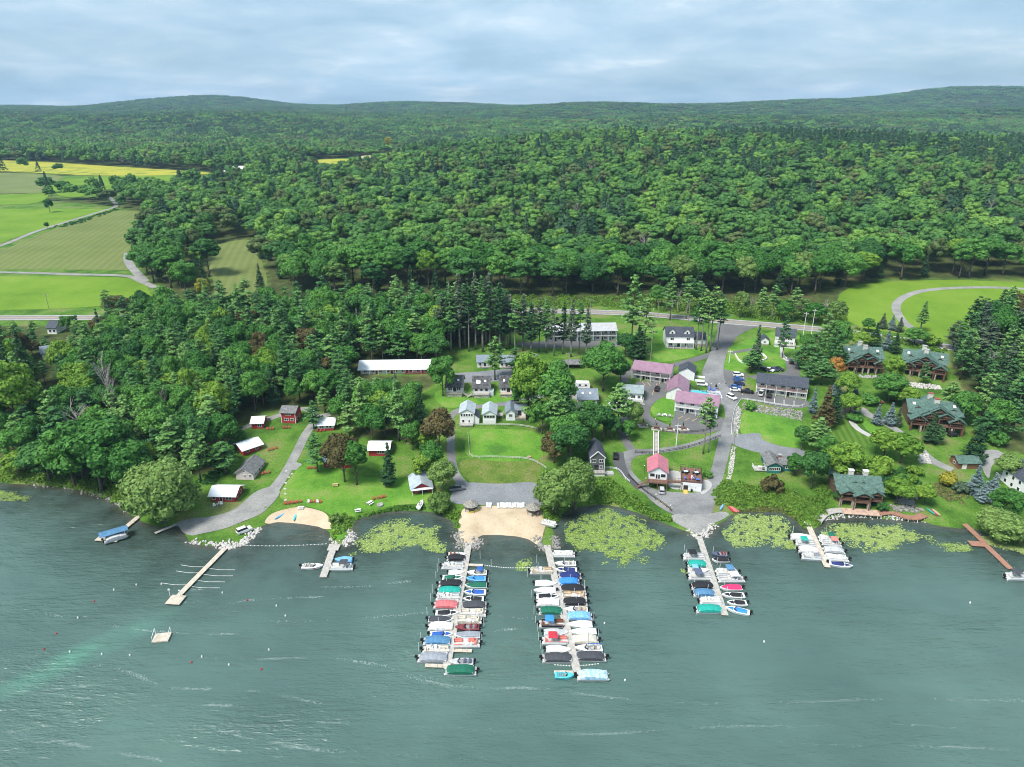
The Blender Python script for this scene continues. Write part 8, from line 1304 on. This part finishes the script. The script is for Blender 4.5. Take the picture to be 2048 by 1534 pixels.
# ---------------------------------------------------------------- poles, wires, markings, people
POLES = []
def upole(bx, by, ty, label, arm=True, m_=None, rad=.14):
    p = G(bx, by); t = tdist(p); h_ = (by - ty) * t / (FPX * .94); e = empty('utility_pole' if arm else 'lamp_post', p, label=label, cat='pole'); MB().tube([(0, 0, -.5), (0, 0, h_)], [rad * 1.2, rad * .8], 7).build('shaft', m_ or POLE, e)
    if arm: MB().box(-1.1, 1.1, -.06, .06, h_ - .9, h_ - .75).build('crossarm', m_ or POLE, e); [MB().tube([(x, 0, h_ - .75), (x, 0, h_ - .5)], .06, 5).build('insulator', WHITE, e) for x in (-1, 0, 1)]
    else: MB().tube([(0, 0, h_), (0, 0, h_ + .1), (0, 0, h_ + .3)], [.2, .22, .05], 8).build('lamp_head', WHITE, e)
    POLES.append((p, h_)); return e
for a in [(98, 618, 588, 'utility pole at the pasture edge near the left highway'), (1301, 722, 662, 'pale utility pole on the dormered house lawn'), (1315, 640, 602, 'utility pole on the highway verge left of the dormered house'), (1341, 654, 600, 'tall utility pole behind the dormered house'), (1376, 650, 600, 'utility pole behind the right end of the dormered house'), (1605, 678, 626, 'utility pole beside the highway right of the white house'), (1352, 893, 846, 'white pole on the slope beside the stair walk'), (1331, 797, 745, 'dark pole in front of the wide gabled wing'), (1136, 770, 704, 'pole beside the picnic shelter'), (1180, 650, 598, 'utility pole beyond the highway behind the long motel'), (1466, 905, 868, 'dark pole at the gravel drive junction'), (1458, 726, 700, 'white flagpole on the lawn by the driveway'), (800, 880, 868, 'short post under the tall pine'), (1622, 672, 620, 'second utility pole right of the white house')]: upole(*a, m_=WHITE if 'white' in a[3] else None)
for k, (x, y) in enumerate(((1288, 943), (1291, 968), (1311, 1000), (1340, 1022), (1421, 780), (1437, 780), (1310, 850))): upole(x, y, y - 12, 'slim dark lamp post number %s along the lower lot' % ('one', 'two', 'three', 'four', 'five', 'six', 'seven')[k] if False else 'slim dark lamp post beside ' + ('the grass by the boathouse', 'the boathouse stairs', 'the upper lot fence', 'the lower lot fence', 'the pool fence', 'the pool corner', 'the terrace path')[k], False, BLACK, .06)
def wire(a, b, label, sag=1.2, za=0, zb=0):
    p = Vector(a); q = Vector(b); P = [p.lerp(q, i / 10) - Vector((0, 0, sag * 4 * (i / 10) * (1 - i / 10))) for i in range(11)]; tag(MB().tube(P, .025, 3, False).build('power_line', BLACK, None), label, 'wire')
tp = lambda i: POLES[i][0] + Vector((0, 0, POLES[i][1] - .5))
wire(tp(2), tp(3), 'power line between the poles left of the dormered house'); wire(tp(3), tp(4), 'power line behind the dormered house'); wire(tp(4), tp(5), 'power line crossing the driveway mouth', 2); wire(tp(9), tp(2), 'power line along the forest side of the highway', 2); wire(tp(1), tp(7), 'power line over the mauve roofed motel', 1.5); wire(tp(7), tp(6), 'power line over the grass island', 1.5); wire(tp(5), tp(13), 'short power line right of the white house')
PK = []
def mark(px, m_, label, group): P = [G(*q).xy for q in px]; strip('bay_line', P, .22, m_, .11, label, 'marking', world=True, keep=False, sm=False)['group'] = group
for a, b in (((1284, 763), (1290, 771)), ((1295, 765), (1301, 772)), ((1314, 767), (1304, 790)), ((1366, 833), (1356, 838)), ((1380, 836), (1370, 841)), ((1394, 837), (1384, 843)), ((1487, 748), (1485, 790)), ((1310, 1004), (1322, 1000)), ((1318, 1009), (1332, 1005)), ((1326, 1014), (1338, 1011)), ((1334, 1019), (1346, 1016))): mark((a, b), PAINT_Y, 'faded yellow painted line marking a parking bay', 'yellow bay lines')
for a, b in (((1530, 795), (1529, 803)), ((1549, 797), (1549, 806)), ((1568, 800), (1568, 809)), ((1588, 802), (1588, 811))): mark((a, b), PAINT_W, 'white painted bay line before the slate roofed motel', 'white bay lines')
# a person crossing the parking lot
SKIN = mat('skin', (.50, .33, .25), .6); HAIR = mat('dark_hair', (.03, .022, .018), .7)
def person(p, ang, shirt, trousers, label):
    me = bpy.data.meshes.new('body'); J = dict(pel=(0, 0, .95), sp=(0, 0, 1.2), ch=(0, 0, 1.42), nk=(0, 0, 1.52), hd=(0, .01, 1.66), tp=(0, .0, 1.76), ls=(-.19, 0, 1.42), le=(-.25, .02, 1.14), lh=(-.24, -.1, .9), rs=(.19, 0, 1.42), re=(.25, .02, 1.14), rh=(.24, -.1, .9), lp=(-.1, 0, .9), lk=(-.11, -.1, .5), lf=(-.11, -.02, .08), lt=(-.11, -.18, .04), rp=(.1, 0, .9), rk=(.11, .02, .5), rf=(.11, .16, .08), rt=(.11, .02, .04))
    K = list(J); E = [('pel', 'sp'), ('sp', 'ch'), ('ch', 'nk'), ('nk', 'hd'), ('hd', 'tp'), ('ch', 'ls'), ('ls', 'le'), ('le', 'lh'), ('ch', 'rs'), ('rs', 're'), ('re', 'rh'), ('pel', 'lp'), ('lp', 'lk'), ('lk', 'lf'), ('lf', 'lt'), ('pel', 'rp'), ('rp', 'rk'), ('rk', 'rf'), ('rf', 'rt')]
    me.from_pydata([J[k] for k in K], [(K.index(a), K.index(b)) for a, b in E], []); e = empty('person', p, ang, label=label, cat='person'); o = meshobj('body', me, e, SKIN); md = o.modifiers.new('skin', 'SKIN'); rr = dict(pel=.15, sp=.14, ch=.16, nk=.055, hd=.095, tp=.07, ls=.06, rs=.06, le=.045, re=.045, lh=.035, rh=.035, lp=.09, rp=.09, lk=.06, rk=.06, lf=.045, rf=.045, lt=.035, rt=.035)
    for i, k in enumerate(K): v = me.skin_vertices[0].data[i]; v.radius = (rr[k], rr[k] * .8); v.use_root = k == 'pel'
    o.modifiers.new('sub', 'SUBSURF').levels = 1; MB().tube([(0, 0, .92), (0, 0, 1.15), (0, 0, 1.46)], [.2, .19, .21], 10).tube([(-.19, 0, 1.45), (-.26, .01, 1.2)], [.09, .085], 7).tube([(.19, 0, 1.45), (.26, .01, 1.2)], [.09, .085], 7).build('shirt', shirt, e); MB().tube([(-.1, 0, .95), (-.11, -.08, .5)], [.12, .1], 8).tube([(.1, 0, .95), (.11, .02, .5)], [.12, .1], 8).build('shorts', trousers, e); MB().tube([(0, .03, 1.62), (0, .03, 1.74), (0, .02, 1.80)], [.11, .115, .05], 8).build('hair', HAIR, e)
person(G(1451, 773) + Vector((0, 0, .09)), .4, BLACK, CHW, 'person in black shirt and white shorts walking across the parking lot')
# ---------------------------------------------------------------- lily pads and foam
def lilies(label, px, n, holes=(), size=(.12, .28), dens=.035):
    P = smooth_poly([W0(*q).xy for q in px], 4); PP = [(q.x, q.y) for q in P]; a = np.array(PP); lo, hi = a.min(0), a.max(0); r_ = np.random.default_rng(n); m_ = int(n * 3.5); x = r_.uniform(lo[0], hi[0], m_); y = r_.uniform(lo[1], hi[1], m_); d = dist_line(x, y, np.vstack([a, a[:1]])); ins = in_poly(x, y, PP)
    nz = np.sin(x * .9 + 1.3 * np.sin(y * .7)) * np.sin(y * 1.1 + 1.7 * np.sin(x * .5)) + .5 * np.sin(x * 2.3 + y * 1.9) * np.sin(y * 2.9 - x); big = np.sin(x * .33 + 2.1 * np.sin(y * .21 + n)) + np.sin(y * .47 + 1.7 * np.sin(x * .26)) + .6 * np.sin(x * 1.1 - y * .8); sd = np.where(ins, d, -d) + big * .9 - .5; d = np.abs(sd); ins = sd > 0; ok = (ins & (r_.uniform(0, 1, m_) < np.clip(d / 1.6 + .12, 0, 1)) & (nz + r_.normal(0, .35, m_) > -.45)) | (~ins & (d < 1.0) & (r_.uniform(0, 1, m_) < .12)); x, y = x[ok][:n], y[ok][:n]; k = 7; th = np.linspace(.25, 2 * pi - .25, k)[None] + r_.uniform(0, 6.28, (len(x), 1)); s_ = r_.uniform(*size, len(x))[:, None]; zt = r_.uniform(.012, .05, (len(x), 1)); tx = r_.normal(0, .05, (len(x), 2))
    vx = np.concatenate([x[:, None], x[:, None] + s_ * np.cos(th)], 1); vy = np.concatenate([y[:, None], y[:, None] + s_ * np.sin(th)], 1); vz = np.concatenate([zt, zt + .015 + s_ * (np.cos(th) * tx[:, :1] + np.sin(th) * tx[:, 1:])], 1); v = np.stack([vx, vy, vz], 2).reshape(-1, 3); b_ = np.arange(len(x))[:, None] * (k + 1)
    f = np.concatenate([np.stack([b_[:, 0], b_[:, 0] + i, b_[:, 0] + i + 1], 1) for i in range(1, k)]); tag(meshobj('lily_pads', np_mesh('lily_pads', v, f, LILY)), label, 'lily pads', kind='stuff')
LILY = foliage('lily_pad', (.20, .29, .065), (.40, .47, .19), trans=0, var=.8, rough=.4)
lilies('lily pads covering the pond left of the sandy beach', [(712, 1080), (730, 1066), (770, 1048), (800, 1036), (830, 1048), (860, 1055), (884, 1060), (880, 1080), (892, 1098), (872, 1106), (830, 1098), (790, 1104), (740, 1102), (716, 1094)], 6500)
lilies('dark patch of lily pads by the beach hut corner', [(862, 1054), (884, 1052), (886, 1064), (866, 1066)], 260); lilies('wide field of lily pads between the right beach dock and the gravel point', [(1130, 1050), (1160, 1040), (1190, 1022), (1220, 1016), (1250, 1030), (1280, 1040), (1310, 1062), (1328, 1072), (1322, 1098), (1300, 1104), (1296, 1124), (1262, 1124), (1246, 1136), (1230, 1118), (1190, 1104), (1156, 1108), (1136, 1088)], 10500)
lilies('lily pads filling the pond below the teal cottage', [(1452, 1060), (1460, 1040), (1490, 1028), (1530, 1028), (1572, 1036), (1584, 1060), (1586, 1096), (1560, 1094), (1520, 1090), (1500, 1098), (1470, 1092), (1450, 1078)], 6200); lilies('lily pads between the lodge dock and the red brown dock', [(1650, 1062), (1690, 1050), (1730, 1046), (1790, 1052), (1830, 1060), (1870, 1076), (1850, 1082), (1806, 1084), (1800, 1100), (1770, 1106), (1740, 1102), (1700, 1086), (1656, 1080)], 6800); lilies('sparse lily pads beside the outer red brown dock', [(1852, 1078), (1880, 1080), (1936, 1092), (1944, 1100), (1910, 1104), (1880, 1096)], 500); lilies('bright lily pads under the right shore willow', [(1962, 1072), (2000, 1084), (2060, 1092), (2070, 1112), (2030, 1104), (1980, 1090)], 1500); lilies('sparse lily patch along the left picture edge', [(-40, 982), (20, 984), (66, 992), (40, 1002), (-40, 1000)], 900); lilies('small lily clump right of the short dock', [(682, 1104), (696, 1100), (712, 1106), (708, 1114), (690, 1114)], 260); lilies('small lily clump inside the swimming area', [(1032, 1134), (1044, 1122), (1060, 1116), (1068, 1126), (1056, 1138), (1040, 1142)], 380); lilies('tiny lily clump left of the gravel point dock', [(1362, 1140), (1372, 1138), (1374, 1148), (1366, 1150)], 60); lilies('scattered pads before the wide lily field', [(1204, 1120), (1226, 1122), (1228, 1130), (1208, 1128)], 110)
FOAM = mat('foam', (.46, .54, .53), .6, .05); FP = []; r_ = np.random.default_rng(77)
for ln in [[(0, 1462), (60, 1470), (130, 1485), (200, 1500), (320, 1520)], [(380, 1452), (440, 1462), (520, 1482), (620, 1498), (800, 1510), (1000, 1520)], [(190, 1330), (300, 1308) if False else (260, 1345), (330, 1374), (420, 1378)], [(300, 1412), (400, 1410), (480, 1412)], [(500, 1382), (560, 1390), (640, 1408)], [(400, 1315), (520, 1318), (640, 1316), (760, 1330), (860, 1356), (960, 1376), (1060, 1376), (1160, 1388), (1280, 1400), (1400, 1406), (1600, 1404), (1800, 1398), (2048, 1402)], [(780, 1340), (880, 1368), (980, 1378)], [(640, 1445), (800, 1452), (1000, 1462), (1200, 1468), (1400, 1455), (1600, 1452), (1800, 1448), (2048, 1470)], [(640, 1174), (740, 1172), (820, 1162)], [(230, 1252), (300, 1262), (400, 1268), (470, 1268)], [(370, 1204), (460, 1206), (520, 1198), (640, 1194)], [(980, 1232), (1060, 1236), (1080, 1226)], [(990, 1262), (1030, 1258)], [(500, 1240), (620, 1243), (760, 1233), (860, 1224)], [(60, 1222), (130, 1234)], [(1500, 1480), (1700, 1490), (1900, 1494), (2048, 1500)]]:
    Q = smooth_poly([W0(*q).xy for q in ln], 70, False); ph = r_.uniform(0, 6)
    for i, q in enumerate(Q):
        dn = (.5 + .5 * sin(i * .06 + ph)) * (.55 + .45 * sin(i * .021 + ph * 2)); 
        for _ in range(int(r_.poisson(4.6 * dn))): FP.append((q.x + r_.normal(0, .6), q.y + r_.normal(0, .22), r_.uniform(.025, .085)))
v = []; f = []
for i, (x, y, s_) in enumerate(FP):
    a = r_.uniform(0, 3); v += [(x + cos(a + k * pi / 2) * s_ * (1.6 if k % 2 else .6), y + sin(a + k * pi / 2) * s_, .03) for k in range(4)]; f.append((4 * i, 4 * i + 1, 4 * i + 2, 4 * i + 3))
tag(meshobj('foam', np_mesh('foam', np.array(v), np.array(f), FOAM)), 'thin white foam streaks drifting in lines across the lake', 'foam', kind='stuff')
for k, (x0, x1_, y) in enumerate(((322, 378, 1166), (372, 440, 1172), (385, 450, 1160), (398, 466, 1148), (410, 470, 1136), (352, 402, 1142), (362, 412, 1130))): pa, pb = W0(x0, y), W0(x1_, y + 4); tag(MB().tube([pa + Vector((0, 0, .05)), pa.lerp(pb, .5) + Vector((0, -.4, .05)), pb + Vector((0, 0, .05))], .05, 5).build('mooring_whip', BW, None), 'thin pale mooring whip lying over the water beside the narrow dock', 'mooring whip', 'mooring whips of the narrow dock')
# ---------------------------------------------------------------- haze and final labels
hz = MB().box(-7500, 7500, -900, 8600, -9, 330).build('haze', None, None); hz.data.materials.clear()
hm = bpy.data.materials.new('haze_air'); hm.use_nodes = True; hm.node_tree.nodes.clear(); ho = N(hm.node_tree, 'ShaderNodeOutputMaterial'); hv = N(hm.node_tree, 'ShaderNodeVolumePrincipled'); hv.inputs['Density'].default_value = 7.5e-5; hv.inputs['Color'].default_value = (.46, .69, .96, 1); hv.inputs['Anisotropy'].default_value = .1
L(hm.node_tree, hv.outputs[0], ho.inputs['Volume']); hz.data.materials.append(hm); tag(hz, 'thin pale blue haze over the distant hills', 'haze', kind='stuff')
by = {}
for o in bpy.data.objects:
    if o.parent is None and o.get('label') and o.get('kind') is None: by.setdefault(o['label'], []).append(o)
def nth(k): return '%d%s' % (k, 'th' if 10 < k % 100 < 14 else {1: 'st', 2: 'nd', 3: 'rd'}.get(k % 10, 'th'))
for lb, os_ in by.items():
    if len(os_) < 2: continue
    os_.sort(key=lambda o: project(o.location)[0])
    for k, o in enumerate(os_): o['label'] = lb + ', ' + (nth(k + 1) + ' from left' if k else 'leftmost of ' + ('two' if len(os_) == 2 else 'them'))
